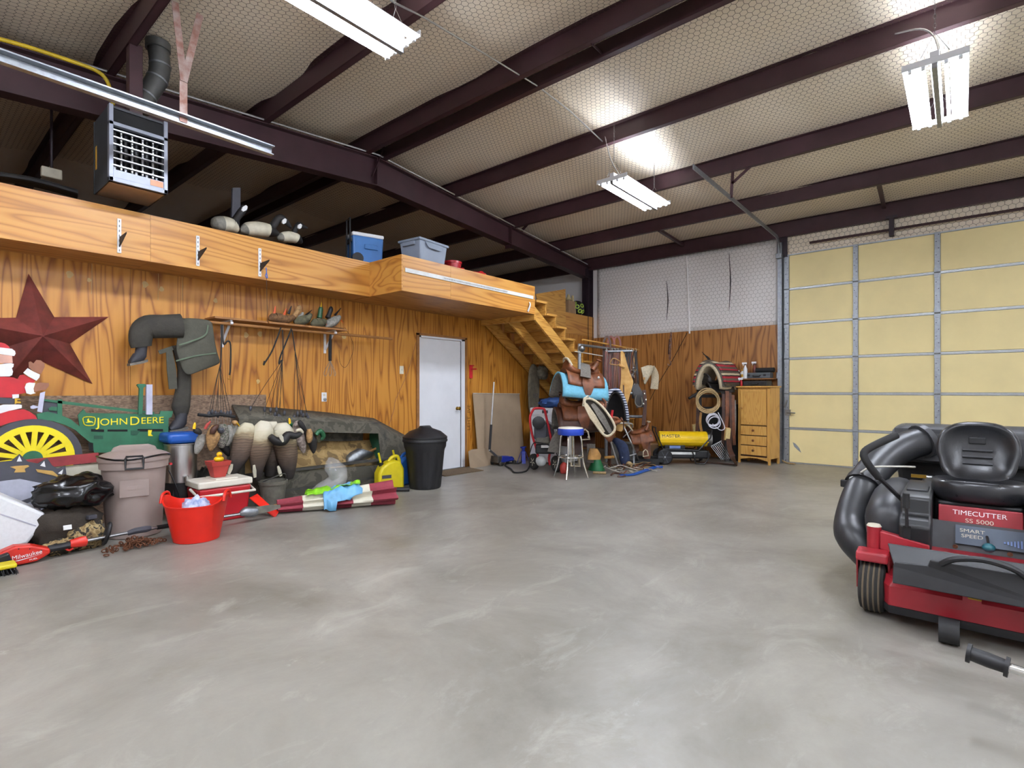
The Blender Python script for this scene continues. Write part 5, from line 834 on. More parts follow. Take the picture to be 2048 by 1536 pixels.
# drywall sheets
t = thing('drywall_sheet', 'tall tan drywall sheet leaning on the wall right of the door', 'board', (-6.1, 6.8, 0)); a, c = at(948, 787, X=-6.14), at(1041, 788, X=-6.14)
B().prism([(-6.04, a.y + .02, 0), (-6.04, c.y, 0), (-6.165, c.y, c.z), (-6.165, a.y, a.z)], (-.012, 0, 0)).build('sheet', 'drywall', t, smooth=0); B().tube([(-6.158, a.y, a.z + .003), (-6.158, c.y, c.z + .003)], .006, 4).build('torn_edge', 'drywall_core', t)
t = thing('drywall_offcut', 'small drywall offcut leaning beside the door casing', 'board', (-6.05, 6.25, 0)); a, c = at(937, 903, X=-6.05), at(965, 897, X=-6.05); B().prism([(-6.02, a.y, 0), (-6.02, c.y + .1, 0), (-6.06, c.y + .1, c.z), (-6.06, a.y + .08, c.z + .005), (-6.06, a.y, a.z)], (.012, 0, 0)).build('sheet', 'drywall', t, smooth=0)
# floor jack, stand
t = thing('floor_jack', 'blue trolley jack with a tall upright handle', 'jack', (-5.9, 6.62, 0)); M = Tr(-5.92, 6.62, 0) @ Rz(PI / 2 - .1)
B(M).prism([(-.02, -.1, .05), (.3, -.06, .05), (.34, -.05, .09), (.28, -.06, .13), (.02, -.1, .15)], (0, .03, 0)).prism([(-.02, .07, .05), (.3, .03, .05), (.34, .03, .09), (.28, .03, .13), (.02, .07, .15)], (0, .03, 0)).bx(-.02, .28, -.09, .09, .06, .09).build('chassis', 'jack_blue', t, smooth=0, bevel=.006)
for x, y in ((-.03, -.12), (-.03, .12), (.3, -.08), (.3, .08)): B(M).lathe([(.005, -.015), (.035, -.015), (.035, .015), (.005, .015)], 14, (x, y, .035), Rx(PI / 2)).build('wheel', 'steel_worn', t)
hb = V((-5.92, 6.62, .13)); B().tube([hb, at(979, 900, D=8.75)], .022, 8).build('handle_socket', 'steel_worn', t); hA, hB_ = at(979, 902, D=8.75), at(988, 764, D=8.85); hm = hA + (hB_ - hA) * .38
B().tube([hA, hB_], .013, 10).build('handle', 'alu', t); B().tube([hA + (hB_ - hA) * .02, hm], .021, 10).build('handle_sleeve', 'black', t); B(M).bx(-.08, .02, -.09, .09, .05, .16).build('pump_block', 'steel_worn', t, smooth=0, bevel=.01)
c = V((-5.78, 7.12, 0)); t = thing('jack_stand', 'blue steel jack stand beside the trolley jack', 'jack stand', c)
for k in range(4): a = PI / 4 + k * PI / 2; B().strap([c + V((math.cos(a) * .11, math.sin(a) * .11, .0)), c + V((math.cos(a) * .035, math.sin(a) * .035, .2))], .06, .006, 1, nrm=(math.cos(a), math.sin(a), .4)).build('leg', 'jack_blue', t, smooth=0)
B().tube([c + V((0, 0, .1)), c + V((0, 0, .27))], .028, 8).box(c + V((0, 0, .27)), (.03, .12, .025)).build('post', 'jack_blue', t, smooth=0)
tag(B().tube(px([(1055, 905), (1042, 925), (1020, 926), (1010, 930), (1022, 938), (1030, 945), (1052, 942), (1060, 930)], Z=.015), .012, 6, 5).build('black_hose', 'black_matte'), 'black hose looping on the floor beside the jack', 'hose')
# dryer
t = thing('clothes_dryer', 'white front loading dryer under the stairs', 'appliance', (-5.42, 7.6, 0)); b = B().bx(-5.78, -5.12, 7.3, 7.95, .02, .95).build('cabinet', 'washer_white', t, smooth=0, bevel=.015)
B().bx(-5.76, -5.14, 7.29, 7.3, .83, .93).build('control_panel', 'washer_white', t, smooth=0); B().bx(-5.5, -5.38, 7.284, 7.29, .86, .91).build('display', 'charcoal_paint', t, smooth=0); B().tube([V((-5.42 + math.cos(a) * .2, 7.29, .52 + math.sin(a) * .2)) for a in [2 * PI * k / 32 for k in range(32)]], .02, 8, closed=True).build('door_ring', 'galv', t); B().lathe([(.002, .02), (.19, .0)], 32, (-5.42, 7.295, .52), Rx(PI / 2)).build('door_glass', 'charcoal_paint', t)
# pressure washer
t = thing('pressure_washer', 'pressure washer with bright red tube frame and white tank', 'pressure washer', (-4.85, 6.65, 0)); q = lambda u, v, D=8.3: at(u, v, D=D)
for side in ([(1066, 820), (1060, 836), (1064, 868), (1072, 895), (1078, 922)], [(1090, 822), (1093, 836), (1099, 862), (1103, 890), (1098, 915), (1100, 930)]): B().tube([q(*p) for p in side], .019, 8, 4).build('frame_tube', 'red_paint', t)
B().tube([q(1066, 820), q(1070, 817), q(1086, 817), q(1090, 822)], .019, 8, 3).build('top_handle', 'red_paint', t); B().box(q(1090, 898), (.3, .16, .14), Rz(YAW)).build('base_tray', 'black', t, smooth=0, bevel=.02)
B().ell(q(1082, 922), .09, .08, .085).build('tank', 'jug_white', t); B().box(q(1081, 862), (.2, .14, .26), Rz(YAW)).build('engine_block', 'charcoal_paint', t, smooth=0, bevel=.03); B().lathe([(.02, -.05), (.09, -.05), (.1, .03), (.04, .05)], 18, q(1077, 845, 8.2), Rz(YAW) @ Rx(PI / 2)).build('recoil_cover', 'black', t); B().box(q(1085, 880), (.22, .15, .12), Rz(YAW)).build('engine_cover', 'bucket_grey', t, smooth=0, bevel=.03)
B().box(q(1090, 893, 8.17), (.12, .01, .04), Rz(YAW)).build('label', 'label_white', t, smooth=0)
for u, v, D in ((1068, 927, 8.4), (1113, 929, 8.15)):
    c = q(u, v, D); c.z = .125; M = Tr(c) @ Rz(YAW + .5) @ Ry(PI / 2); w_ = B().lathe([(.06, -.03), (.115, -.032), (.125, -.015), (.125, .015), (.115, .032), (.06, .03)], 24, (0, 0, 0), M).build('tire', 'tire', t); B().lathe([(.01, -.028), (.065, -.03), (.065, .03), (.01, .028)], 16, (0, 0, 0), M).build('hub', 'alu', w_)
    for k in range(5): a = 2 * PI * k / 5; B(M).box((math.cos(a) * .04, math.sin(a) * .04, .0), (.05, .012, .065), Rz(a)).build('spoke', 'rim_cream', w_, smooth=0)
tag(B().tube([q(1060, 905, 8.35), q(1070, 885, 8.1), q(1105, 895, 8.0), q(1120, 925, 7.95)], .008, 6, 5).build('washer_hose', 'black'), 'thin black hose draped over the pressure washer', 'hose')
tag(blob(q(1128, 938, 8.0) * 1, .06, .07, .1, .1, 2, 3, zmin=0).build('red_gas_can', 'brick_red', smooth=60), 'small dark red can behind the stool legs', 'can')
# bar stool
c = V((-4.28, 6.35, 0)); t = thing('bar_stool', 'chrome bar stool with a bright blue round seat', 'stool', c)
B().lathe([(.15, .61), (.183, .615), (.188, .64), (.188, .69), (.183, .705)], 32, c).build('seat_band', 'stool_blue', t, smooth=40); B().lathe([(.183, .703), (.17, .72), (.08, .728), (.002, .73)], 32, c).build('seat_top', 'cream', t, smooth=60)
for k in range(4): a = .35 + k * PI / 2; d = V((math.cos(a), math.sin(a), 0)); B().tube([c + d * .09 + V((0, 0, .615)), c + d * .145 + V((0, 0, .59)), c + d * .165 + V((0, 0, .4)), c + d * .185 + V((0, 0, .22)), c + d * .25 + V((0, 0, .006))], .013, 8, 3).build('leg', 'chrome', t)
B().tube([c + V((math.cos(a) * .178, math.sin(a) * .178, .3)) for a in [2 * PI * k / 28 for k in range(28)]], .012, 8, closed=True).build('foot_ring', 'chrome', t); B().tube([c + V((0, 0, .22)), c + V((0, 0, .61))], .03, 10).build('centre_post', 'chrome', t)
# green funnel
c = at(1193, 940, Z=0); t = thing('funnel', 'green plastic funnel standing upside down on the floor', 'funnel', c); B().lathe([(.13, .0), (.13, .012), (.03, .24), (.02, .3), (.012, .3), (.018, .24), (.115, .02)], 24, c, sx=1).build('cone', 'funnel_green', t, smooth=40)
# pipe rack
t = thing('saddle_rack', 'galvanized pipe rack with cross arms holding the saddles', 'rack', (-4.75, 7.9, 0)); PX = -4.75
B().tube([(PX, 7.3, 0), (PX, 7.3, 2.0)], .03, 10).build('post', 'galv', t); B().tube([(PX, 8.15, 0), (PX, 8.15, 1.96)], .03, 10).build('post', 'galv', t); B().tube([(PX, 7.28, 1.99), (PX, 9.25, 1.99)], .022, 10).build('top_bar', 'galv', t); B().tube([(PX - .05, 8.15, 1.93), (PX + .4, 8.35, 1.93)], .022, 10).build('cross_bar', 'galv', t)
B().ell((PX + .03, 7.32, 1.93), .06, .06, .06).build('pipe_clamp', 'steel_worn', t)
for z in (1.42, 1.05, .7): B().tube([(PX - .25, 7.25, z), (PX + .4, 7.25, z)], .025, 8).build('saddle_arm', 'galv', t)
for z in (.8, 1.2): B().tube([(PX, 8.15, z), (PX + .6, 8.45, z)], .025, 8).build('saddle_arm', 'galv', t)
tag(B().tube([at(1165, 679, X=PX), at(1277, 700, X=PX)], .014, 8).build('wooden_pole', 'pine'), 'thin bare wooden pole laid along the top of the pipe rack', 'pole')
tag(B().tube([at(1150, 703, D=8.5), at(1170, 706, D=8.7), at(1205, 712, D=9.1)], .008, 6).build('riding_crop', 'strap_white'), 'thin pale rod lying slantwise on the pipe rack', 'rod')
# saddles
def arch(b, L0, L1, w_, drop, top, n=10, wave=0, lift=(0, 0)):
    "an inverted-U sheet: blankets and skirts"
    def f(s, u_):
        a = (u_ - .5) * 2; x = L0 + (L1 - L0) * s; y = w_ * math.sin(a * PI / 2) * (1 + .1 * abs(a)); z = top - drop * (1 - math.cos(a * PI / 2)) - .04 * math.sin(s * PI) * (1 - abs(a)) + lift[0] * (1 - s) ** 3 + lift[1] * s ** 3 + wave * math.sin(s * 9 + a * 4); return (x, y, z)
    return b.sheet(f, n, 16)
def saddle(lab, M, lea, pad=None, trim='hide', fender=1, grp='western saddles on the rack', horn=True):
    t = thing('western_saddle', lab, 'saddle', M.translation, grp)
    if pad: b = B(M); arch(b, -.36, .36, .28, .36, .02); b.build('saddle_pad', pad, t, smooth=60, solid=.025); b = B(M); arch(b, -.36, .36, .27, .34, -.012); b.build('pad_lining', 'felt_grey', t, smooth=60, solid=.02)
    b = B(M); arch(b, -.28, .3, .25, .24, .06, lift=(.03, .02)); b.build('skirt', lea, t, smooth=60, solid=.014)
    prof = [(.3, .06, .1), (.26, .1, .16), (.2, .1, .19), (.1, .09, .12), (0, .12, .1), (-.1, .16, .11), (-.18, .18, .16), (-.23, .17, .22), (-.25, .15, .21), (-.27, .1, .1)]
    b = B(M); b.loft([[(x, math.cos(a) * w_, max(.0, z * .5) + math.sin(a) * (z * .5 + .0)) for a in [2 * PI * i / 14 for i in range(14)]] for x, w_, z in prof]); b.build('seat', lea, t, smooth=60)
    b = B(M); b.tube([(-.2, -.15, .13), (-.25, -.1, .22), (-.265, 0, .24), (-.25, .1, .22), (-.2, .15, .13)], .018, 8, 4); b.build('cantle_roll', trim, t)
    if horn: B(M).tube([(.24, 0, .16), (.26, 0, .22), (.275, 0, .26)], [.03, .02, .02], 8).lathe([(.002, -.01), (.045, -.008), (.045, .01), (.002, .014)], 12, (.28, 0, .27), Ry(.3)).build('horn', trim if trim != 'hide' else lea, t)
    b = B(M); b.tube([(.14, -.12, .1), (.22, -.08, .2), (.24, 0, .22), (.22, .08, .2), (.14, .12, .1)], .035, 8, 4); b.build('pommel', lea, t, smooth=60)
    for s_ in ((-1,) if fender == 1 else (-1, 1) if fender else ()):
        f = B(M).strap([(.02, s_ * .2, .04), (.03, s_ * .29, -.12), (.03, s_ * .31, -.3)], [.12, .2, .07], .008, 5, nrm=(0, s_, .3)).build('fender', lea, t, smooth=60)
        B(M).tube([(.03, s_ * .31, -.3), (-.03, s_ * .32, -.34), (-.045, s_ * .33, -.45), (.09, s_ * .33, -.45), (.07, s_ * .32, -.34)], .013, 7, 1, closed=True).build('stirrup', 'hide', f)
        B(M).lathe([(.002, .006), (.02, .004), (.022, 0)], 10, (.2, s_ * .24, -.01), Rx(s_ * -PI / 2)).build('concho', 'silver_bits', f)
    return t
def FM(u, v, D, yaw, roll=0, pitch=0, sc=1): return Tr(at(u, v, D=D)) @ Rz(yaw) @ Ry(pitch) @ Rx(roll) @ Matrix.Scale(sc, 4)
s1 = saddle('tan saddle on a turquoise pad, topmost on the pipe rack', FM(1160, 752, 8.1, YAW + .25, 0, .1), 'leather', 'pad_blue', 'hide')
B(FM(1160, 752, 8.1, YAW + .25, 0, .1)).strap([(.1, .1, .16), (.06, -.02, .19), (.0, -.2, .1), (-.03, -.3, -.03)], [.1, .14, .16], .012, 5, nrm=(0, -.6, 1)).build('grey_flap', 'felt_grey', s1, smooth=60)
saddle('dark brown saddle slung below the turquoise pad saddle', FM(1155, 815, 8.15, YAW + .1, .05, -.05), 'leather', 'leather_dark', 'leather_dark')
s3 = saddle('saddle turned on its side showing a cream edged pad', FM(1203, 838, 7.9, YAW + .6, .5, .75, .85), 'leather', None, 'leather', 0)
for k in (-1, 1): B(FM(1200, 836, 7.6, YAW, 0, 0)).strap([(-.17 + k * .05, -.06, .2), (-.06 + k * .06, -.12, .02), (.08 + k * .05, -.1, -.2)], [.05, .09, .05], .03, 5, nrm=(0, -1, .2)).build('fleece_bar', 'wool' if k < 0 else 'felt_grey', s3, smooth=60)
B(FM(1200, 836, 7.55, YAW)).tube([(-.22, 0, .24), (-.12, -.06, .0), (.03, -.06, -.22), (.13, -.06, -.24), (.2, -.06, -.12), (.06, -.04, .12), (-.1, 0, .26)], .018, 7, 4, closed=True).build('cream_binding', 'hide', s3, smooth=60); B(FM(1200, 836, 7.57, YAW)).prism(crom([(-.22, 0, .24), (-.12, -.06, .0), (.03, -.06, -.22), (.13, -.06, -.24), (.2, -.06, -.12), (.06, -.04, .12), (-.1, 0, .26)], 4, True), (0, .03, 0)).build('pad_panel', 'brown_cloth', s3, smooth=0)
saddle('low dark saddle hanging behind the blue stool seat', FM(1150, 872, 8.25, YAW - .1, -.1, .05), 'leather_dark', None, 'leather_dark', 2)
saddle('saddle with white fleece hanging at the right of the rack', FM(1276, 868, 9.0, YAW + .2, .15, -.1, .72), 'leather', None, 'wool')
t = thing('striped_pad', 'blue and white ribbed saddle pad arched over the rack arm', 'saddle pad', at(1212, 812, D=8.3)); M = FM(1212, 778, 8.45, YAW + PI / 2 + .35); b = B(M); arch(b, -.3, .3, .2, .5, .0); b.build('pad', 'zebra_pad', t, smooth=60, solid=.04); b = B(M); arch(b, -.29, .29, .165, .45, -.05); b.build('lining', 'leather_black', t, smooth=60, solid=.02)
t = thing('white_pad', 'white felt saddle pad folded over the right end of the rack', 'saddle pad', at(1295, 760, D=9.6)); M = FM(1297, 736, 9.6, YAW + .25); b = B(); b.loft([[at(u, v, D=9.55 - .06 * j) for j, (u, v) in enumerate(r_)] for r_ in ([(1302, 731), (1294, 731), (1282, 735)], [(1309, 734), (1300, 742), (1285, 748)], [(1308, 738), (1299, 752), (1288, 766)], [(1303, 745), (1296, 758), (1290, 769)])], wrap=False); b.build('front_flap', 'hide', t, smooth=70, solid=.02); B().strap([at(1304, 733, D=9.68), at(1310, 750, D=9.68), at(1308, 778, D=9.68)], [.08, .13, .14], .03, 4, nrm=(-fwd)).build('rear_flap', 'wool', t, smooth=60); B().box(at(1288, 757, D=9.38), (.035, .006, .045), Rz(YAW)).build('patch', 'leather_tan', t, smooth=0)
tag(B().strap([at(1120, 865, D=7.95), at(1113, 880, D=7.9), at(1108, 905, D=7.9)], [.1, .16, .2], .02, 4, nrm=(-fwd)).build('grey_blanket', 'felt_grey', smooth=60), 'grey felt flap hanging left of the low dark saddle', 'blanket')
tag(B().strap([at(1182, 888, D=7.75), at(1182, 905, D=7.75), at(1180, 925, D=7.75)], [.12, .12, .1], .02, 4, nrm=(-fwd)).build('stirrup_leather', 'felt_grey', smooth=60), 'wide grey stirrup strap hanging above the green funnel', 'strap')
t = thing('hooded_stirrup', 'tan leather hooded stirrup hanging over the green funnel', 'stirrup', at(1187, 918, D=7.7)); B().loft([[at(1187 + dx, v, D=7.7) + V((.03 * math.cos(a), .09 * k * math.cos(a) * .3, 0)) + rgt * (.045 * k * math.cos(a)) + fwd * (.04 * math.sin(a)) for a in [2 * PI * i / 12 for i in range(12)]] for dx, v, k in ((0, 897, .5), (1, 904, .9), (2, 912, 1.2), (1, 919, 1.1))]).build('hood', 'leather_tan', t, smooth=60)
# bridles and straps on the top bar
names = ['brown leather bridle hanging first on the top bar', 'red brown bridle second along the top bar', 'dark bridle behind the brass bit on the top bar', 'brown headstall third from the left post', 'reddish bridle with long reins left of the tan chaps', 'black braided bridle right of the tan chaps', 'black studded breast collar on the rack', 'grey headstall near the right end of the top bar', 'tan headstall near the right end of the top bar', 'thick black harness strap at the end of the top bar']
for i, (u, L, m_) in enumerate([(1212, 95, 'leather_red'), (1218, 110, 'leather_red'), (1223, 125, 'leather_dark'), (1229, 120, 'leather'), (1235, 110, 'leather_red'), (1252, 75, 'leather_black'), (1257, 88, 'leather_black'), (1262, 60, 'felt_grey'), (1265, 52, 'leather_tan'), (1271, 95, 'leather_black')]):
    top = at(u, 702, X=PX + .02); t = thing('bridle', names[i], 'bridle', top, 'bridles hanging from the pipe rack'); D = (top - EYEP).dot(fwd)
    B().tube([top + V((0, 0, .05)), top + V((.015, 0, .03)), top + V((.01, 0, -.02))], .005, 5, 3).build('hook', 'strap_white', t)
    for k in (-1, 1): B().strap([top, at(u + k * 3 + R.uniform(-1, 1), 702 + L * .4, D=D - .05), at(u + k * 3 + R.uniform(-3, 3), 702 + L * .75, D=D - .08), at(u + k * 2 + R.uniform(-4, 4), 702 + L, D=D - .05)], .022 if i != 9 else .04, .006, 4, nrm=(-fwd)).build('cheek_strap', m_, t, smooth=60)
    c = at(u + R.uniform(-2, 3), 702 + L * .72, D=D - .12); B().tube([c + rgt * math.cos(a) * .035 + V((0, 0, math.sin(a) * .045)) for a in [2 * PI * k / 10 for k in range(10)]], .006, 5, closed=True).build('bit_ring', 'silver_bits', t); B().strap([c + rgt * -.05, c + V((0, 0, -.02)), c + rgt * .05], .018, .005, 3, nrm=(-fwd)).build('noseband', m_, t)
    for k in range(2): e_ = R.uniform(-5, 5); B().strap([top + V((.02, .01, 0)), at(u + e_ * .4, 702 + L * .5, D=D - .14), at(u + e_, 702 + L * 1.1 + R.uniform(0, 16), D=D - .12)], .016, .005, 5, nrm=(-fwd)).build('rein', ['leather', 'leather_dark', m_, 'leather_red'][(i + k) % 4], t, smooth=60)
    for k in range(5): c2 = c + V((0, 0, -.03 - k * .028)) + rgt * R.uniform(-.02, .02); B().tube([c2 + rgt * math.cos(a) * .01 + V((0, 0, math.sin(a) * .018)) for a in [2 * PI * q / 6 for q in range(6)]], .004, 4, closed=True).build('curb_chain', 'silver_bits', t)
t = thing('leather_chaps', 'tan suede chaps hanging from the pipe rack', 'chaps', at(1248, 850, D=8.7)); b = B()
rows = [[(1240, 702), (1243, 701), (1246, 702), (1248, 704)], [(1241, 720), (1246, 718), (1252, 722), (1256, 735)], [(1242, 745), (1250, 745), (1257, 752), (1264, 757)], [(1241, 770), (1250, 770), (1260, 766), (1269, 763)], [(1236, 800), (1245, 800), (1253, 792), (1261, 785)], [(1232, 825), (1238, 826), (1245, 826), (1251, 822)], [(1230, 862), (1236, 864), (1242, 865), (1246, 866)]]
b.loft([[at(u, v, D=8.75 - .05 * math.sin(i * 1.3 + j)) for i, (u, v) in enumerate(r_)] for j, r_ in enumerate(rows)], wrap=False); b.build('leg_panel', 'chap', t, smooth=80, solid=.012, sub=2); B().strap([at(1247, 770, D=8.6), at(1248, 810, D=8.6), at(1247, 860, D=8.6)], .02, .006, 3, nrm=(-fwd)).build('tie_strap', 'leather_dark', t)
t = thing('brass_bit', 'wide brass coloured bosal ring hanging by the chaps', 'tack', at(1232, 727, D=8.8)); B().tube([at(u, v, D=8.75) for u, v in ((1220, 727), (1226, 717), (1236, 720), (1241, 725), (1236, 730), (1226, 729))], .009, 6, 4, closed=True).build('ring', 'leather_tan', t); B().tube([at(1238, 730, D=8.7), at(1249, 735, D=8.7)], .022, 8).build('nose_button', 'leather_tan', t)
for i, (u, D, lab) in enumerate([(1214, 9.3, 'tall looped dark strap hanging high on the back wall, left'), (1222, 9.6, 'tall looped red strap hanging high on the back wall, middle'), (1234, 9.8, 'tall looped maroon strap hanging high on the back wall, right')]):
    w_ = 7; t = tag(B().strap([at(u - w_, 760, D=D), at(u - w_, 695, D=D), at(u - w_ + 2, 679, D=D), at(u, 673, D=D), at(u + w_ - 2, 679, D=D), at(u + w_, 695, D=D), at(u + w_, 770, D=D)], .035, .012, 4, nrm=(-fwd)).build('hanging_collar', ['leather_dark', 'leather_red', 'leather_red'][i], smooth=60), lab, 'strap')
t = thing('black_harness', 'black padded harness hanging below the white pad', 'harness', at(1280, 820, D=9.0)); B().strap([at(1268, 770, D=9.0), at(1276, 790, D=8.95), at(1280, 815, D=8.95)], [.12, .16, .12], .04, 4, nrm=(-fwd)).build('padding', 'leather_black', t, smooth=60); B().tube([at(u, v, D=8.9) for u, v in ((1272, 790), (1270, 805), (1276, 813), (1284, 810), (1283, 795))], .01, 6, 4).build('cable_loop', 'bucket_grey', t); B().strap([at(1288, 780, D=9), at(1290, 810, D=9), at(1287, 850, D=9)], .06, .02, 4, nrm=(-fwd)).build('strap', 'leather_dark', t)
for k, (u, v) in enumerate([(1289, 788), (1292, 800), (1287, 808)]): B().ell(at(u, v, D=8.9), .018, .018, .022, 8, 6).build('buckle', 'silver_bits', t)
for i, (u0, v0, u1, v1) in enumerate([(1300, 880, 1294, 935), (1276, 880, 1272, 915)]): tag(B().strap([at(u0 - 5, v0 - 10, D=9.05), at((u0 + u1) / 2 - 3, (v0 + v1) / 2, D=9.0), at(u1, v1 - 8, D=9.0)], [.08, .13, .06], .012, 4, nrm=(-fwd)).build('leather_fender', 'leather', smooth=60), ['brown leather flap hanging under the fleece saddle, right', 'brown leather flap hanging behind the silver step stool'][i], 'strap')
# step stool, jeans, crate, tack heap
t = thing('step_stool', 'silver tubular folding step stool', 'step stool', at(1255, 930, Z=0)); a, c, e, g = at(1237, 933, Z=.01), at(1280, 927, Z=.01), at(1218, 868, D=8.6), at(1240, 846, D=8.6)
B().tube([a, at(1222, 885, D=8.6), at(1221, 868, D=8.6), at(1230, 850, D=8.65), at(1248, 846, D=8.7), at(1264, 848, D=8.75), at(1265, 855, D=8.8)], .013, 8, 4).build('front_frame', 'alu', t); B().tube([c, at(1262, 885, D=8.7), at(1246, 850, D=8.75)], .013, 8).build('rear_frame', 'alu', t); B().tube([at(1268, 930, Z=.01), at(1266, 880, D=9.0), at(1250, 820, D=9.2)], .018, 8).build('rear_frame', 'galv', t); B().tube([at(1244, 915, D=8.7), at(1272, 908, D=8.8)], .011, 6).build('cross_bar', 'alu', t); B().tube([at(1246, 875, D=8.7), at(1262, 860, D=8.8)], .009, 6).build('brace', 'steel_worn', t)
tag(B().loft([[at(u, v, D=8.75) + rgt * (w_ * math.cos(a)) + fwd * (.06 * math.sin(a)) for a in [2 * PI * i / 14 for i in range(14)]] for u, v, w_ in ((1232, 876, .03), (1236, 882, .1), (1243, 890, .1), (1248, 905, .09), (1250, 922, .085), (1249, 929, .05))]).build('jeans', 'denim', smooth=70), 'dark blue jeans draped over the grey crate', 'clothes')
M = Tr(at(1250, 925, Z=0) + V((-.25, .45, 0))) @ Rz(.2); t = thing('plastic_crate', 'pale grey plastic crate behind the step stool', 'crate', M.translation); b = B(M); b.loft([[(x * q, y * q, z) for x, y in ((-.22, -.16), (.22, -.16), (.22, .16), (-.22, .16))] for q, z in ((.85, 0), (1, .3), (1.06, .3), (1.06, .27))]); b.build('box', 'crate_grey', t, smooth=0, bevel=.008)
t = thing('tack_heap', 'heap of leather straps and rope on the floor', 'tack', at(1270, 940, Z=0)); b = B()
for i in range(34):
    c = at(R.uniform(1230, 1315), R.uniform(928, 944), Z=.01); P = [c]; a = R.random() * 6
    for k in range(4): a += R.gauss(0, .9); P.append(P[-1] + V((math.cos(a) * .1, math.sin(a) * .1, R.uniform(-.03, .045)))); P[-1].z = max(.01, min(.09, P[-1].z))
    b.k = i % 4; b.strap(P, .02, .005, 4, nrm=(.2, .1, 1))
b.build('straps', ['leather', 'rope_tan', 'leather_dark', 'strap_white'], t, smooth=60, kind='stuff'); B().ell(at(1258, 928, Z=.05), .05, .05, .045).build('knot', 'rope_tan', t)
tag(B().strap(px([(1240, 950), (1265, 949), (1285, 943), (1300, 938), (1312, 934), (1325, 935)], Z=.02) , .05, .012, 5, nrm=(0, 0, 1), twist=1).build('blue_halter', 'jug_blue' if 0 else 'pad_blue', smooth=60), 'bright blue nylon halter at the front of the tack heap', 'halter')
bpy.data.objects['blue_halter'].data.materials[0] = MAT['blue_plastic']
tag(B().tube(px([(1222, 950), (1228, 946), (1240, 948), (1250, 952), (1235, 953)], Z=.015), .012, 6, 4).build('dark_lead_strap', 'leather_dark'), 'dark looped lead strap at the left of the heap', 'strap')
tag(B().tube([at(1186, 945, Z=.02), at(1212, 946, Z=.02)], .02, 8).build('wooden_stick', 'rope_tan'), 'short wooden stick on the floor by the green funnel', 'stick')
tag(B().tube([at(1210, 915, D=8.3), at(1228, 914, D=8.2)], .022, 8).build('tool_handle', 'leather_tan'), 'short tan wooden tool handle poking out under the rack', 'handle')
for i in range(3): tag(B().box(at(1288 + i * 9, 926 - i * 2, Z=.04) + V((0, .2 * i * 0, .03 * i)), (.5, .1, .05), Rz(.3 + .1 * i)).build('dark_plank', 'black_matte', smooth=0, bevel=.006), ['lowest', 'middle', 'top'][i] + ' dark plastic plank beside the yellow heater wheel', 'plank')
tag(B().tube([at(1225, 820, D=8.0), at(1222, 845, D=8.0), at(1228, 870, D=8.0)], .02, 8, 4).build('red_strap', 'red_paint'), 'bright red strap hanging beside the cream edged pad', 'strap')
tag(B().bx(-4.4, -4.36, 7.6, 7.64, 0, .75).build('wooden_post', 'leather_dark', smooth=0), 'dark wooden post under the rack', 'post')
# coats by the stairs
t = thing('hanging_coat', 'faded khaki coat hanging below the stairs', 'coat', at(1066, 760, X=-6.05)); b = B(); rows = [[(1062, 728), (1067, 726), (1073, 730)], [(1057, 742), (1066, 740), (1078, 745)], [(1055, 765), (1067, 765), (1080, 768)], [(1056, 800), (1067, 805), (1079, 800)], [(1057, 828), (1066, 832), (1076, 826)]]
b.loft([[at(u, v, X=-6.02 + .05 * math.sin(i * 1.5 + j)) for i, (u, v) in enumerate(r_)] for j, r_ in enumerate(rows)], wrap=False); b.build('cloth', 'khaki', t, smooth=80, solid=.05, sub=1); text('stencil', '157', .11, frame(at(1071, 792, X=-5.93), (0, 1, 0), (0, 0, 1)), 'charcoal_paint', t, .0006)
tag(blob(at(1084, 745, X=-6.0), .1, .13, .12, .3, 3, 2).build('canvas_bundle', 'khaki', smooth=70), 'khaki canvas bundle hanging beside the coat', 'bundle')
tag(B().bx(-6.16, -5.9, 7.95, 8.4, .0, 1.1).build('dark_cabinet', 'steel_dark', smooth=0, bevel=.01), 'dark tall cabinet in the shade under the stairs', 'cabinet')
tag(blob((-5.4, 7.5, 1.03), .28, .2, .09, .3, 2.5, 5, zmin=.952).build('blue_cloth', 'blue_art', smooth=70), 'dark blue cloth lying on the dryer', 'cloth')
# ================================================================ by the back wall
# torpedo heater
c0 = V((-3.64, 8.85, 0)); ax = V((.8, .56, 0)).normalized(); M = frame(c0, ax, V((-ax.y, ax.x, 0))); t = thing('torpedo_heater', 'yellow cylindrical forced air heater on a black wheeled cart', 'heater', c0)
b = B(M).lathe([(.11, -.43), (.13, -.42), (.13, .36), (.12, .38)], 28, (0, 0, .42), Ry(PI / 2)); bar = b.build('barrel', 'heater_yellow', t, smooth=40); B(M).bx(-.44, .38, -.135, -.128, .37, .385).build('barrel_seam', 'heater_yellow', bar, smooth=0)
B(M).lathe([(.125, .36), (.13, .44), (.105, .45), (.1, .37)], 28, (0, 0, .42), Ry(PI / 2)).build('nozzle', 'steel_worn', t, smooth=40); B(M).lathe([(.002, .0), (.1, .0)], 20, (.4, 0, .42), Ry(PI / 2)).build('grille', 'black', t)
B(M).bx(-.34, .0, -.1, .1, .25, .32).build('control_box', 'black', t, smooth=0, bevel=.01); B(M).bx(-.26, -.08, -.104, -.1, .265, .31).build('label', 'label_blue', t, smooth=0)
B(M).prism([(-.42, -.15, .1), (.38, -.15, .1), (.42, -.15, .17), (.36, -.15, .24), (-.4, -.15, .24), (-.44, -.15, .18)], (0, .3, 0)).build('fuel_tank', 'black', t, smooth=0, bevel=.025); B(M).bx(-.3, .15, -.158, -.153, .17, .21).build('tank_label', 'label_white', t, smooth=0)
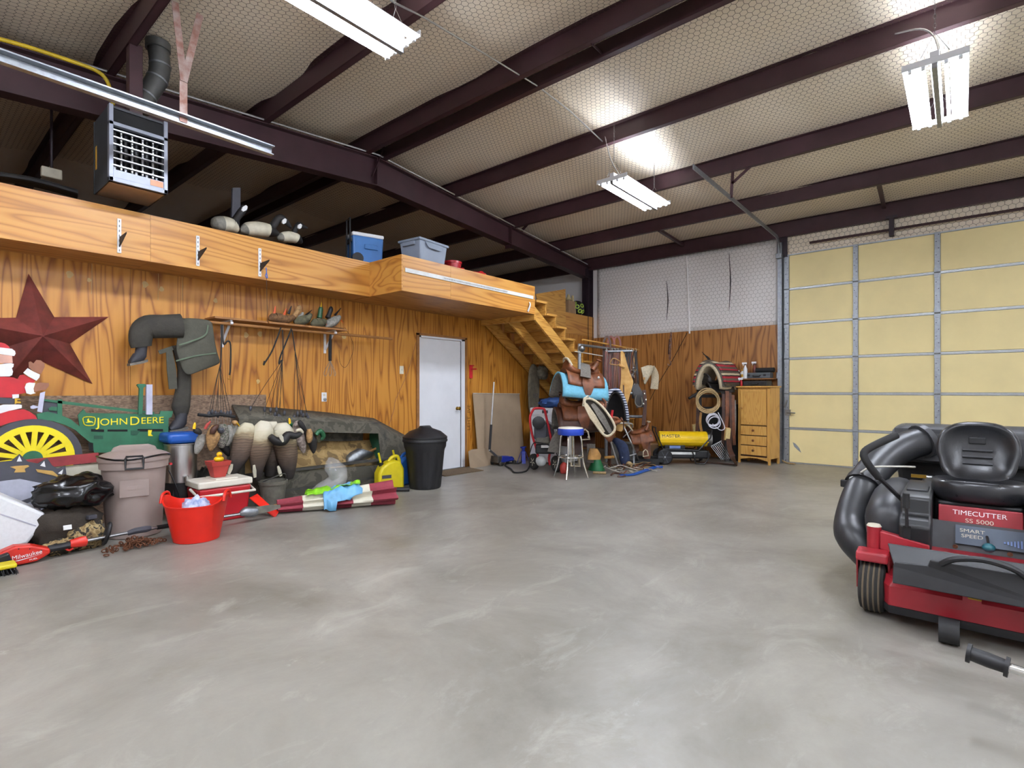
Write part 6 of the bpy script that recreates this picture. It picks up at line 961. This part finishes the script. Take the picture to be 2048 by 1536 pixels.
for s_ in (-1, 1):
    B(M).tube([(-.5, s_ * .16, .62), (-.5, s_ * .16, .55), (-.38, s_ * .17, .26), (.2, s_ * .17, .24), (.4, s_ * .17, .46), (.42, s_ * .17, .58)], .012, 6, 1).build('cart_frame', 'black', t); B(M).tube([(.1, s_ * .17, .23), (.16, s_ * .17, .02), (.3, s_ * .17, .02), (.36, s_ * .17, .1), (.36, s_ * .17, .24)], .012, 6).build('cart_leg', 'black', t)
    w_ = B(M).lathe([(.03, -.02), (.115, -.022), (.13, -.01), (.13, .01), (.115, .022), (.03, .02)], 26, (-.36, s_ * .2, .13), Rx(PI / 2)).build('wheel', 'black', t)
    for k in range(6): a = 2 * PI * k / 6; B(M).box((-.36 + math.cos(a) * .06, s_ * .2 - s_ * 0 - .022, .13 + math.sin(a) * .06), (.09, .006, .012), Ry(-a)).build('spoke', 'charcoal_paint', w_, smooth=0)
    B(M).ell((-.36, s_ * .2 - .024, .13), .014, .01, .014, 8, 6).build('axle_cap', 'alu', w_)
B(M).tube([(-.5, -.16, .62), (-.5, .16, .62)], .012, 6).build('cart_handle', 'black', t); B(M).tube([(.42, -.17, .58), (.42, .17, .58)], .012, 6).build('cart_handle', 'black', t)
text('lettering', 'MASTER', .075, M @ Tr(-.24, -.118, .475) @ Rx(PI / 2 - .45), 'black', bar, .002, 1.15)
tag(B().box(at(1308, 905, D=9.5) + V((0, 0, 0)), (.35, .3, .3), Rz(.3)).build('cardboard_box', 'cardboard', smooth=0, bevel=.005), 'brown cardboard box behind the left end of the yellow heater', 'box')
bpy.data.objects['cardboard_box.001'].location.z -= 0
# wooden cabinet
M = Tr(-2.68, 9.74, 0) @ Rz(-.16); t = thing('wooden_cabinet', 'narrow light oak cabinet with a panelled door and three drawers', 'cabinet', (-2.68, 9.74, 0)); W2, D2 = .27, .19
B(M).bx(-W2, W2, -D2 + .012, D2, .1, 1.3).bx(-W2, -W2 + .044, -D2, -D2 + .02, .1, 1.3).bx(W2 - .044, W2, -D2, -D2 + .02, .1, 1.3).bx(-W2, W2, -D2, -D2 + .02, 1.276, 1.3).build('carcass', 'oak', t, smooth=0); B(M).bx(-W2 + .044, W2 - .044, -D2 + .008, -D2 + .013, .12, 1.276).build('gap_shade', 'leather_dark', t, smooth=0); B(M).bx(-W2 - .04, W2 + .03, -D2 - .04, D2, 1.3, 1.325).build('top_board', 'oak', t, smooth=0, bevel=.006)  # dark sheet behind door and drawers paints the shade in their gaps
for s_ in (-1, 1): B(M).bx(s_ * W2 - .03 * (s_ > 0), s_ * W2 + .03 * (s_ < 0), -D2, -D2 + .04, 0, .1).bx(s_ * W2 - .03 * (s_ > 0), s_ * W2 + .03 * (s_ < 0), D2 - .04, D2, 0, .1).build('foot', 'oak', t, smooth=0)
B(M).prism([(-W2, -D2, .12)] + [(-W2 + .03 + (2 * W2 - .06) * k / 10, -D2, .06 + .04 * math.sin(PI * k / 10)) for k in range(11)] + [(W2, -D2, .12)], (0, .02, 0)).build('apron', 'oak', t, smooth=0)
dr = B(M).bx(-W2 + .05, W2 - .05, -D2 - .018, -D2, .66, 1.27).build('door', 'oak', t, smooth=0, bevel=.004); B(M).bx(-W2 + .1, W2 - .1, -D2 - .024, -D2 - .017, .71, 1.22).build('raised_panel', 'oak', dr, smooth=0, bevel=.006)
for q in (((-W2 + .06, -W2 + .1), (.67, 1.26)), ((W2 - .1, W2 - .06), (.67, 1.26)), ((-W2 + .1, W2 - .1), (.67, .71)), ((-W2 + .1, W2 - .1), (1.22, 1.26))): B(M).bx(q[0][0], q[0][1], -D2 - .026, -D2 - .016, q[1][0], q[1][1]).build('door_frame_rail', 'oak', dr, smooth=0, bevel=.002)
B(M).ell((-W2 + .08, -D2 - .035, .95), .013, .013, .013, 10, 8).build('knob', 'leather_tan', dr)
for k in range(3): z = .15 + k * .17; d = B(M).bx(-W2 + .05, W2 - .05, -D2 - .018, -D2, z, z + .155).build('drawer', 'oak', t, smooth=0, bevel=.004); B(M).ell((0, -D2 - .03, z + .08), .02, .018, .02, 10, 8).build('knob', 'leather', d)
# shelf with bottles and cases
sy0, sz = 9.8, 1.46; t = thing('wall_shelf', 'short wooden shelf above the oak cabinet', 'shelf', (-2.78, YB, sz)); B().bx(-3.15, -2.46, sy0, YB - .02, sz - .018, sz).build('board', 'wood_shelf', t, smooth=0)
for x in (-3.05, -2.52): B().strap([(x, YB - .025, sz - .18), (x, sy0 + .06, sz - .02)], .02, .006, 1, nrm=(1, 0, 0)).build('bracket', 'steel_worn', t, smooth=0)
def case(lab, M, w_, d_, h_, m_, hm): 
    t = thing('hard_case', lab, 'case', M.translation); b = B(M).bx(-w_, w_, -d_, d_, 0, h_).build('shell', m_, t, smooth=0, bevel=.012); B(M).bx(-w_, w_, -d_ - .003, d_, h_ * .55, h_ * .6).build('seam', 'black', t, smooth=0); B(M).tube([(-.06, -d_, h_ * .5), (-.055, -d_ - .025, h_ * .35), (.055, -d_ - .025, h_ * .35), (.06, -d_, h_ * .5)], .009, 6).build('handle', hm, t)
    for x in (-.13, .13): B(M).bx(x - .02, x + .02, -d_ - .008, -d_, h_ * .35, h_ * .7).build('latch', 'black', t, smooth=0)
case('grey hard tool case on the shelf above the cabinet', Tr(-2.74, 9.93, sz + .002), .22, .1, .1, 'case_grey', 'black'); case('black soft case lying on top of the oak cabinet', Tr(-2.7, 9.72, 1.327) @ Rz(-.1), .2, .11, .085, 'case_black', 'black')
tag(B().tube([(-2.78, 9.95, sz + .145), (-2.48, 9.93, sz + .145)], .042, 12).build('black_roll', 'black_matte', smooth=50), 'black padded roll lying on the grey tool case', 'roll')
def bottle(lab, x, y, z, h, r_, m_, spray=None, band=None, M=None):
    t = thing('spray_bottle' if spray else 'bottle', lab, 'bottle', (x, y, z)); B().lathe([(r_ * .95, 0), (r_, .01), (r_, h * .6), (r_ * .4, h * .78), (r_ * .4, h * .86)], 16, (x, y, z), M).build('bottle_body', m_, t, smooth=45)
    if spray: B().lathe([(r_ * .45, h * .84), (r_ * .45, h * .92)], 10, (x, y, z), M).build('cap', 'charcoal_paint', t); B().box((x - .015, y, z + h * .96), (.08, .025, .035)).box((x - .035, y, z + h * .9), (.012, .018, .06)).build('spray_head', spray, t, smooth=0, bevel=.005)
    else: B().lathe([(r_ * .6, h * .8), (r_ * .6, h), (.002, h)], 12, (x, y, z), M).build('cap', band or 'white_paint', t)
    if band: B().lathe([(r_ * 1.02, h * .15), (r_ * 1.02, h * .45)], 16, (x, y, z), M).build('label', band, t)
bottle('white gallon jug with a red cap behind the striped pad', -3.2 + .05, 9.9, sz, .27, .055, 'white_gloss', None, 'brick_red'); bottle('small dark bottle at the left end of the shelf', -3.06, 9.87, sz, .15, .035, 'case_grey', None, 'white_paint'); bottle('amber labelled white bottle on the shelf', -2.98, 9.86, sz, .17, .04, 'label_white', None, 'label_amber')
bottle('white spray bottle standing nearest the shelf front', -2.93, 9.84, sz, .28, .035, 'white_gloss', 'white_gloss'); bottle('brown and white spray bottle behind the tool case', -2.83, 10.05, sz, .3, .035, 'leather_red', 'white_gloss'); bottle('small red bottle on the cabinet top', -2.93, 9.62, 1.327, .13, .018, 'red_paint', 'white_gloss')
p = at(1558, 751, Y=YB - .02); t = thing('outlet_box', 'grey surface outlet box right of the shelf', 'outlet', p); B().bx(p.x - .035, p.x + .035, YB - .06, YB - .02, p.z - .055, p.z + .055).build('box', 'galv', t, smooth=0, bevel=.004); B().bx(p.x - .018, p.x + .018, YB - .064, YB - .06, p.z - .03, p.z + .03).build('cover', 'white_paint', t, smooth=0)
tag(B().tube([at(1564, 766, Y=YB - .05), at(1563, 830, Y=YB - .05), at(1559, 890, Y=YB - .06), at(1560, 915, Y=YB - .1), at(1572, 925, Z=.015), at(1590, 928, Z=.015)], .014, 8, 4).build('pull_rope', 'rope_tan'), 'tan pull rope hanging beside the overhead door track', 'rope')
tag(B().tube([at(1374, 666, Y=YB - .025), at(1345, 720, Y=YB - .025), at(1318, 765, Y=YB - .025), at(1300, 800, Y=YB - .025)], .006, 5, 3).build('black_cable', 'line_black'), 'thin black cable slanting down the back plywood wall', 'cable')
t = thing('chain_hook', 'dark chain with a hook hanging high on the back wall', 'chain', at(1341, 670, Y=YB - .05)); pts = px([(1342, 668), (1341, 700), (1339, 722)], Y=YB - .05)
for k in range(9): c = pts[0] + (pts[2] - pts[0]) * (k / 9); B().tube([c + V((math.cos(a) * (.018 if k % 2 else .008), (.0 if k % 2 else .015) * math.cos(a), math.sin(a) * .035)) for a in [2 * PI * i / 8 for i in range(8)]], .008, 5, closed=True).build('chain_link', 'rusty_steel', t)
B().tube([pts[2], pts[2] + V((.03, 0, -.03)), pts[2] + V((.02, 0, -.08)), pts[2] + V((-.03, 0, -.08)), pts[2] + V((-.035, 0, -.05))], .009, 6, 3).build('hook', 'rusty_steel', t); B().strap([pts[0] + V((-.03, 0, -.1)), pts[0] + V((-.05, 0, -.4))], .03, .006, 1, nrm=(0, 1, 0)).build('strap', 'leather_dark', t)
# saddle stand with striped pad, ropes, straps
ST = at(1425, 920, D=9.62); ST.z = 0; t = thing('saddle_stand', 'dark wooden saddle stand under the striped blanket', 'stand', ST); M = Tr(ST) @ Rz(.45)
for x in (-.22, .22): B(M).strap([(x, -.2, 0), (x, -.02, 1.15)], .06, .05, 1, nrm=(0, 1, 0)).strap([(x, .2, 0), (x, .02, 1.15)], .06, .05, 1, nrm=(0, 1, 0)).build('trestle', 'leather_black', t, smooth=0)
B(M).bx(-.35, .35, -.06, .06, 1.12, 1.18).build('beam', 'leather_black', t, smooth=0); B(M).bx(-.24, .24, -.13, .13, .25, .95).build('back_panel', 'slot_black', t, smooth=0)
MP = frame(at(1417, 721, D=9.15), (rgt * .75 + fwd * .66), (-rgt * .66 + fwd * .75)); t = thing('striped_blanket', 'grey, red and cream striped wool saddle blanket', 'blanket', at(1425, 760, D=9.2))
def bl(L0, L1, w_, drop, top, th, m_, nm): b = B(MP); arch(b, L0, L1, w_, drop, top, 14, .006); b.build(nm, m_, t, smooth=60, solid=th)
bl(0, .6, .26, .42, .0, .035, 'navajo', 'woven_top'); bl(.01, .58, .235, .42, -.035, .03, 'felt_grey', 'felt_layer'); bl(-.01, .55, .2, .42, -.075, .045, 'wool', 'fleece_lining')
t.rotation_euler = (0, 0, 0)
for i, e in enumerate([[(0, 0, 0), (-.05, 0, .06), (-.12, 0, .14)], [(.02, 0, 0), (-.02, 0, .05), (-.1, .03, .1)]]): tag(B().tube([at(1420, 722, D=9.2) + rgt * (p[0] - .02) + V((0, 0, p[2] + .02)) for p in e], [.014, .01, .003], 6, 3).build('leather_string', 'leather_black'), ['longer black leather string curling up from the blanket', 'shorter black leather string curling up from the blanket'][i], 'string')
saddle('dark saddle under the striped wool blanket', Tr(at(1430, 770, D=9.35)) @ Rz(YAW + .2) @ Matrix.Scale(.8, 4), 'leather_black', None, 'leather_black', 1, 'western saddles on the rack')
def coil(nm, lab, u, v, D, r_, n, th, m_, tail=None, cat='rope'):
    t = thing(nm, lab, cat, at(u, v + r_ * 110, D=D))
    for k in range(n):
        c = at(u + R.uniform(-2, 2), v + R.uniform(-1, 3) + k * 1.2, D=D - .012 * k); q = r_ * R.uniform(.86, 1.06); ph = R.random()
        B().tube([c + rgt * (math.cos(a) * q) + V((0, 0, math.sin(a) * q * .95)) + fwd * (.015 * math.sin(2 * a + ph)) for a in [2 * PI * i / 26 for i in range(26)]], th, 6, closed=True).build('rope_turn', m_, t)
    if tail: B().tube([at(*p, D=D - .03) for p in tail], th, 6, 5).build('rope_tail', m_, t)
coil('lariat_rope', 'tan coiled lariat rope hanging below the striped blanket', 1416, 798, 8.95, .195, 5, .011, 'rope_tan'); coil('lariat_rope', 'white coiled rope hanging below the tan lariat', 1427, 838, 8.9, .115, 6, .008, 'rope_white', [(1436, 825), (1446, 845), (1449, 857), (1440, 860), (1425, 848)])
for i, (u, L0, L1, w_, m_) in enumerate([(1447, 788, 895, .05, 'leather_dark'), (1454, 782, 870, .06, 'leather'), (1460, 785, 905, .045, 'leather_dark'), (1466, 790, 890, .05, 'leather'), (1470, 800, 880, .03, 'felt_grey'), (1396, 810, 862, .05, 'leather_dark'), (1402, 825, 865, .04, 'leather_tan')]):
    D = 9.1; tag(B().strap([at(u, L0, D=D), at(u + R.uniform(-2, 2), (L0 + L1) / 2, D=D - .05), at(u + R.uniform(-3, 3), L1, D=D)], w_, .012, 5, nrm=(-fwd)).build('leather_strap', m_, smooth=60), ['dark strap just right of the rope coils', 'wide brown strap beneath the blanket corner', 'long dark strap third from the rope coils', 'brown strap near the cabinet side', 'thin grey strap nearest the cabinet', 'dark strap left of the tan lariat', 'tan strap end left of the white rope'][i], 'strap')
for i, (u, v) in enumerate([(1454, 868), (1390, 860)]):
    c = at(u, v, D=8.95 if i == 0 else 9.35); t = thing('grooming_brush', ['tan bristle brush hanging below the straps', 'pale grooming brush left of the lariat'][i], 'brush', c); M = Tr(c) @ Rz(YAW) @ Ry(.1 if i == 0 else -.15); B(M).bx(-.045, .045, -.01, .012, -.11, .11).build('back', 'leather_tan', t, smooth=0, bevel=.01); B(M).bx(-.04, .04, -.045, -.01, -.1, .1).build('bristles', 'bristle', t, smooth=0, bevel=.006)
t = thing('manure_fork', 'metal tined fork leaning at the foot of the saddle stand', 'fork', at(1450, 922, Z=0)); 
for k in range(7): a, c = at(1422 + k * 3.2, 893 - k * 1.5, D=8.95), at(1443 + k * 3.2, 920 - k * .5, D=8.85); c.z = max(c.z, .01); B().tube([a, c], .006, 5).build('tine', 'steel_worn', t)
B().tube([at(1422, 893, D=8.95), at(1443, 882, D=8.95)], .011, 6).build('tine_bar', 'steel_worn', t)
tag(B().strap([at(1456, 878, D=8.9), at(1460, 900, D=8.75), at(1466, 915, D=8.65), at(1474, 930, Z=.012)], [.06, .08, .1, .07], .012, 5, nrm=(-fwd + V((0, 0, .6)))).build('long_strap', 'leather_dark', smooth=60), 'long brown strap trailing onto the floor by the cabinet', 'strap')
tag(B().strap(px([(1400, 925), (1430, 926), (1455, 928), (1470, 929)], Z=.015), .05, .012, 4, nrm=(0, 0, 1)).build('floor_strap', 'leather_dark', smooth=60), 'flat dark strap lying on the floor behind the heater', 'strap')
tag(B().tube([at(1378, 797, D=9.1), at(1400, 783, D=9.15)], .024, 8).build('baton', 'leather_black'), 'short dark baton sticking out left of the tan lariat', 'baton')
tag(B().bx(-3.16, -3.03, 9.72, 10.02, 0, 1.0).build('black_crate', 'slot_black', smooth=0, bevel=.005), 'tall black crate between the straps and the oak cabinet', 'crate')
# ================================================================ riding mower
mw = thing('riding_mower', 'red and black zero turn riding mower with a bagger duct', 'mower', (.07, 4.2, 0)); MX = .07
# seat
def ys_(u, v, Y): return at(u, v, Y=Y)
def sq(n, e): return [(math.copysign(abs(math.cos(a)) ** (2 / e), math.cos(a)), math.copysign(abs(math.sin(a)) ** (2 / e), math.sin(a))) for a in [2 * PI * i / n for i in range(n)]]
ol = sq(40, 2.7)
seat = B().loft([[V((MX + x * .2 * k * (1 - .06 * (z < 0)), 4.40 + dy + z * .05 * k, .855 + z * .192 * k)) for x, z in ol] for k, dy in ((.5, .05), (.9, .045), (.98, .02), (1, -.02), (.985, -.055), (.94, -.072), (.88, -.07), (.78, -.05), (.62, -.028), (.35, -.015))]).build('seat_back', 'seat_vinyl', mw, smooth=85)
B().loft([[V((MX + x * .213 * k, 4.12 + y * .235 * k, z - .012 * y * k)) for x, y in ol] for k, z in ((.6, .6), (.93, .604), (1, .63), (1.01, .675), (1, .7), (.95, .722), (.87, .722), (.72, .7), (.5, .685), (.2, .68))]).build('seat_cushion', 'seat_vinyl', mw, smooth=85)
for z in (.79, .83, .87): B().tube([(MX - .07, 4.362 + (z - .79) * .26, z), (MX + .07, 4.362 + (z - .79) * .26, z)], .008, 5).build('seat_seam', 'mower_grey', seat)
B().bx(MX - .04, MX + .04, 4.388, 4.41, .91, .95).build('seat_badge', 'mower_black', seat, smooth=0, bevel=.004)
B().bx(MX - .18, MX + .18, 3.93, 4.35, .56, .61).build('seat_pan', 'black', mw, smooth=0, bevel=.01)
pl = B().prism([(x, y, z) for x, y, z in ((MX - .175, 3.885, .595), (MX + .175, 3.885, .595), (MX + .175, 3.86, .505), (MX - .175, 3.86, .505))], (0, .02, 0)).build('name_plate', 'mower_red', mw, smooth=0, bevel=.004)
text('lettering', 'TIMECUTTER', .036, frame((MX, 3.875, .562), (1, 0, 0), (0, .27, 1)), 'white_art', pl, .001, 1.07); text('lettering', 'SS 5000', .031, frame((MX, 3.862, .524), (1, 0, 0), (0, .27, 1)), 'rim_cream', pl, .0006, 1.2)
pn = B().prism([(MX - .22, 3.86, .51), (MX + .22, 3.86, .51), (MX + .22, 3.80, .36), (MX - .22, 3.80, .36)], (0, .02, 0)).build('front_panel', 'mower_grey', mw, smooth=0); B().prism([(MX - .1, 3.842, .50), (MX + .19, 3.842, .50), (MX + .19, 3.805, .405), (MX - .1, 3.805, .405)], (0, -.003, 0)).build('decal', 'decal', pn, smooth=0)
text('lettering', 'SMART', .026, frame((MX - .03, 3.8265, .475), (1, 0, 0), (0, .37, 1)), 'rim_cream', pn, .0006, 1.3); text('lettering', 'SPEED', .026, frame((MX - .03, 3.8165, .448), (1, 0, 0), (0, .37, 1)), 'rim_cream', pn, .0006, 1.3)
for k in range(6): B().box((MX + .1 + k * .013, 3.812, .44 + k * .0), (.007, .003, .01 + k * .006), Rx(-.37)).build('speed_bar', 'label_blue', pn, smooth=0)
B().tube([(MX + .03, 3.82, .46), (MX + .035, 3.76, .43)], .006, 6).build('speed_lever', 'black', mw); B().ell((MX + .035, 3.755, .415), .028, .026, .024, 14, 10).build('speed_knob', 'teal_knob', mw)
for x in (-.1, .12): B().lathe([(.012, 0), (.012, .006)], 8, (MX + x, 3.81, .385), Rx(PI / 2)).build('bolt', 'rust', mw)
# body consoles
for s_ in (-1, 1):
    cx = lambda q: MX + s_ * q
    b = B(); b.loft([[(cx(.4) + s_ * math.cos(a) ** 1 * w_, y, zc + math.sin(a) * h_) for a in [2 * PI * i / 20 for i in range(20)]] for y, w_, zc, h_ in [(3.72, .02, .44, .05), (3.725, .07, .44, .1), (3.76, .11, .45, .14), (3.9, .13, .47, .16), (4.2, .135, .5, .165), (4.5, .13, .5, .15), (4.7, .09, .5, .1)]]); b.build('fender', 'mower_grey', mw, smooth=60)
    b = B(); b.loft([[(cx(q), y, z) for q, y in ((.2, y0), (.34, y0), (.34, y1), (.2, y1))] for y0, y1, z in [(3.64, 4.5, .29), (3.63, 4.5, .5), (3.66, 4.5, .53), (3.72, 4.45, .55), (3.74, 4.4, .64), (3.8, 4.35, .66)]]); b.build('control_console', 'mower_black', mw, smooth=20, bevel=.012); B().bx(min(cx(.22), cx(.32)), max(cx(.22), cx(.32)), 3.86, 4.05, .655, .672).build('cup_holder', 'black', mw, smooth=0, bevel=.006)
    B().bx(min(cx(.285), cx(.32)), max(cx(.285), cx(.32)), 3.625, 3.64, .33, .5).build('lever_slot', 'slot_black', mw, smooth=0)
    w_ = B().lathe([(.1, -.11), (.2, -.12), (.235, -.1), (.245, -.04), (.245, .04), (.235, .1), (.2, .12), (.1, .11)], 32, (cx(.47), 4.75, .245), Ry(PI / 2)).build('rear_tire', 'tire', mw); B().lathe([(.02, -.09), (.12, -.1), (.12, .1), (.02, .09)], 20, (cx(.47), 4.75, .245), Ry(PI / 2)).build('rim', 'rim_cream', w_)
    for k in range(26): a = 2 * PI * k / 26; B().box((cx(.47) + (.045 if k % 2 else -.045), 4.75 + math.cos(a) * .243, .245 + math.sin(a) * .243), (.1, .022, .02), Rx(a - PI / 2) @ Rz(.35 if k % 2 else -.35)).build('tread_lug', 'tire', w_, smooth=0)
    B().tube([(cx(.28), 3.72, .52), (cx(.3), 3.78, .57), (cx(.33), 3.82, .6), (cx(.44), 3.72, .74), (cx(.47), 3.68, .78)], .012, 8, 1).build('steering_arm', 'black', mw)
    B().tube([(cx(.44), 3.72, .74), (cx(.485), 3.66, .82), (cx(.505), 3.66, .88), (cx(.46), 3.7, .925), (cx(.36), 3.78, .985)], .021, 10, 4).build('lever_grip', 'black_matte', mw, smooth=60)
    # caster
    cc = V((cx(.455), 3.62, .14)); w_ = B().lathe([(.07, -.05), (.11, -.062), (.13, -.055), (.14, -.03), (.141, .03), (.13, .055), (.11, .062), (.07, .05)], 36, cc, Ry(PI / 2)).build('caster_tire', 'tire', mw); B().lathe([(.015, -.045), (.075, -.05), (.075, .05), (.015, .045)], 20, cc, Ry(PI / 2)).build('caster_rim', 'rim_cream', w_)
    for k in range(4): B().tube([cc + V((-.036 + k * .024, math.cos(a) * .1405, math.sin(a) * .1405)) for a in [2 * PI * i / 36 for i in range(36)]], .0045, 4, closed=True).build('tread_rib', 'tread_dirt', w_)
    B().prism([cc + V((-.075, y, z)) for y, z in ((-.09, .15), (.06, .15), (.09, .19), (.0, .21), (-.08, .2))], (.15, 0, 0)).build('fork_crown', 'mower_red', mw, smooth=0, bevel=.01)
    for k in (-1, 1): B().prism([cc + V((k * .07, y, z)) for y, z in ((-.02, -.02), (.02, -.02), (.06, .16), (-.04, .17))], (k * .008, 0, 0)).build('fork_leg', 'mower_red', mw, smooth=0)
    B().tube([cc + V((0, .03, .19)), cc + V((0, .03, .33))], .035, 14).build('caster_pivot', 'mower_red', mw, smooth=50); B().lathe([(.037, 0), (.03, .012), (.002, .014)], 14, cc + V((0, .03, .33))).build('pivot_cap', 'rim_cream', mw)
    B().prism([cc + V((-s_ * .03, 0, 0)) + V((0, y, z)) for y, z in ((-.0, .21), (.06, .21), (.06, .31), (.0, .31))], (-s_ * .22, 0, -.04)).build('caster_arm', 'mower_red', mw, smooth=0, bevel=.006)
    B().bx(min(cx(.22), cx(.33)), max(cx(.22), cx(.33)), 3.55, 4.7, .2, .3).build('frame_rail', 'mower_red', mw, smooth=0, bevel=.006)
B().tube([(MX - .3, 3.72, .53), (MX - .302, 3.62, .5), (MX - .305, 3.61, .62)], .008, 6).build('deck_lift_lever', 'black', mw); B().tube([(MX - .305, 3.61, .6), (MX - .305, 3.61, .68)], .016, 8).build('lift_grip', 'black_matte', mw)
# floor pan, foot plates, deck
B().prism([(MX - .31, 3.42, .33), (MX + .31, 3.42, .33), (MX + .28, 3.82, .37), (MX - .28, 3.82, .37)], (0, 0, -.02)).build('floor_pan', 'mower_red', mw, smooth=0, bevel=.004)
B().prism([(MX - .37, 3.40, .44), (MX + .37, 3.40, .44), (MX + .37, 3.34, .35), (MX - .34, 3.34, .35)], (0, .015, 0)).build('foot_plate', 'mower_black', mw, smooth=0, bevel=.004); B().prism([(MX - .34, 3.315, .35), (MX - .33, 3.315, .37), (MX - .2, 3.315, .38), (MX - .19, 3.315, .41), (MX + .34, 3.315, .41), (MX + .34, 3.29, .27), (MX - .34, 3.29, .27)], (0, .015, 0)).build('foot_flap', 'black', mw, smooth=0, bevel=.004)
B().tube([(MX - .15, 3.31, .4), (MX - .1, 3.285, .44), (MX + .0, 3.28, .46), (MX + .1, 3.285, .44), (MX + .15, 3.31, .4)], .014, 8, 4).build('flap_handle', 'black', mw)
b = B(); dk = lambda k, z: [(MX + x * k, 4.0 + (y - 4.0) * k, z) for x, y in ((-.46, 3.64), (-.37, 3.46), (.37, 3.46), (.5, 3.64), (.58, 4.2), (.46, 4.55), (-.46, 4.55), (-.54, 4.2))]
b.loft([dk(1, .09), dk(1, .2), dk(.95, .235), dk(.3, .26)]); b.build('mower_deck', 'mower_red', mw, smooth=0, bevel=.008); b = B(); b.loft([dk(.995, .06), dk(1.005, .1)], caps=False); b.build('deck_skirt', 'black', mw, smooth=0, solid=.006)
for x in (-.12, .3): B().lathe([(.02, -.04), (.06, -.04), (.06, .04), (.02, .04)], 16, (MX + x, 3.37, .065), Ry(PI / 2)).build('gauge_wheel', 'black_matte', mw); 
B().bx(MX - .07, MX + .0, 3.4, 3.43, .2, .27).build('deck_hanger', 'mower_red', mw, smooth=0); B().tube([(MX - .05, 3.395, .24), (MX + .0, 3.395, .24)], .008, 6).build('pivot_pin', 'brass', mw)
# engine bay, bagger, duct
B().bx(MX - .3, MX + .3, 4.5, 5.0, .3, .62).build('engine', 'mower_black', mw, smooth=0, bevel=.04); B().bx(MX - .24, MX + .24, 4.46, 4.5, .58, .64).build('hinge_bar', 'steel_worn', mw, smooth=0)
B().box((MX - .24, 4.42, .64), (.05, .06, .09)).build('latch', 'steel_worn', mw, smooth=0, bevel=.008); B().box((MX - .29, 4.4, .68), (.08, .03, .02)).build('latch_plate', 'brass', mw, smooth=0)
b = B(); b.loft([[(MX + x, y, z) for x, y in ((-q, 5.02 - e), (q, 5.02 - e), (q + .02, 5.5), (-q - .02, 5.5))] for q, e, z in ((.48, .0, .70), (.5, .03, .86), (.48, .02, .94), (.44, -.05, .975))]); b.build('bagger_hood', 'mower_grey', mw, smooth=30, bevel=.03)
for s_ in (-1, 1): b = B(); b.loft([[(MX + s_ * .25 + x * q * .85, 5.3 + y * q, z) for x, y in ((-.25, -.2), (.25, -.2), (.25, .2), (-.25, .2))] for q, z in ((.8, .15), (1, .7))]); b.build('grass_bag', 'black_matte', mw, smooth=0, bevel=.03)
dc = [at(1845, 882, Y=4.98), at(1800, 898, Y=4.85), at(1762, 925, Y=4.65), at(1732, 962, Y=4.45), at(1714, 1000, Y=4.28), at(1702, 1050, Y=4.1), at(1708, 1100, Y=3.98), at(1740, 1150, Y=3.95)]
dc[-1].z = .2; dc[-1].x = -.42; dc[-2].z = max(.3, dc[-2].z)
dp = crom(dc, 5); k = 17
B().tube(dp[:k], .105, 20).build('upper_duct', 'duct_black', mw, smooth=60); B().tube(dp[k - 2:], .098, 20).build('lower_duct', 'duct_black', mw, smooth=60)
d = (dp[k] - dp[k - 2]).normalized(); B().tube([dp[k - 1] - d * .03, dp[k - 1] + d * .03], .114, 20).build('duct_collar', 'black', mw, smooth=50); B().box(dp[k - 1] + V((-.11, -.02, .0)), (.05, .04, .05)).build('collar_latch', 'black', mw, smooth=0, bevel=.006)
q = dp[1]; dd = (dp[2] - dp[0]).normalized(); B().tube([dp[0] - dd * .02, dp[0] + dd * .02], .125, 20).build('duct_mount', 'mower_grey', mw)
B().box((MX - .3, 5.0, .84), (.34, .01, .24), Rx(-.1)).build('mount_plate', 'mower_grey', mw, smooth=0, bevel=.02)
q1 = at(1716, 950, Y=4.36); q2 = at(1790, 933, Y=4.3); B().tube([q1 + V((-.02, 0, -.03)), q1, at(1740, 935, Y=4.33), q2, at(1830, 934, Y=4.4)], .006, 6, 4).build('bungee_cord', 'strap_white', mw); B().tube([q1 + V((-.05, 0, -.03)), q1 + V((-.01, 0, .0))], .008, 6).build('bungee_hook', 'steel_worn', mw)
# jack handle at the lower right
t = thing('trolley_bar', 'steel bar with a flanged black rubber grip, lower right', 'bar', (1.1, 2.2, 0)); a, c = at(1938, 1306, D=2.05), at(2014, 1334, D=1.97); e = c + (c - a) * 2.2; f = V((e.x + .25, e.y - .05, .02))
gx = (c - a).normalized(); B().tube([a, a + (c - a) * .5, c], [.026, .028, .025], 14).build('rubber_grip', 'black', t, smooth=60)
for p in (a, c): B().tube([p - gx * .006, p + gx * .006], .037, 18).build('grip_flange', 'black', t)
B().tube([c, e, f], .016, 10, 3).build('tube_shaft', 'chrome', t, smooth=60)
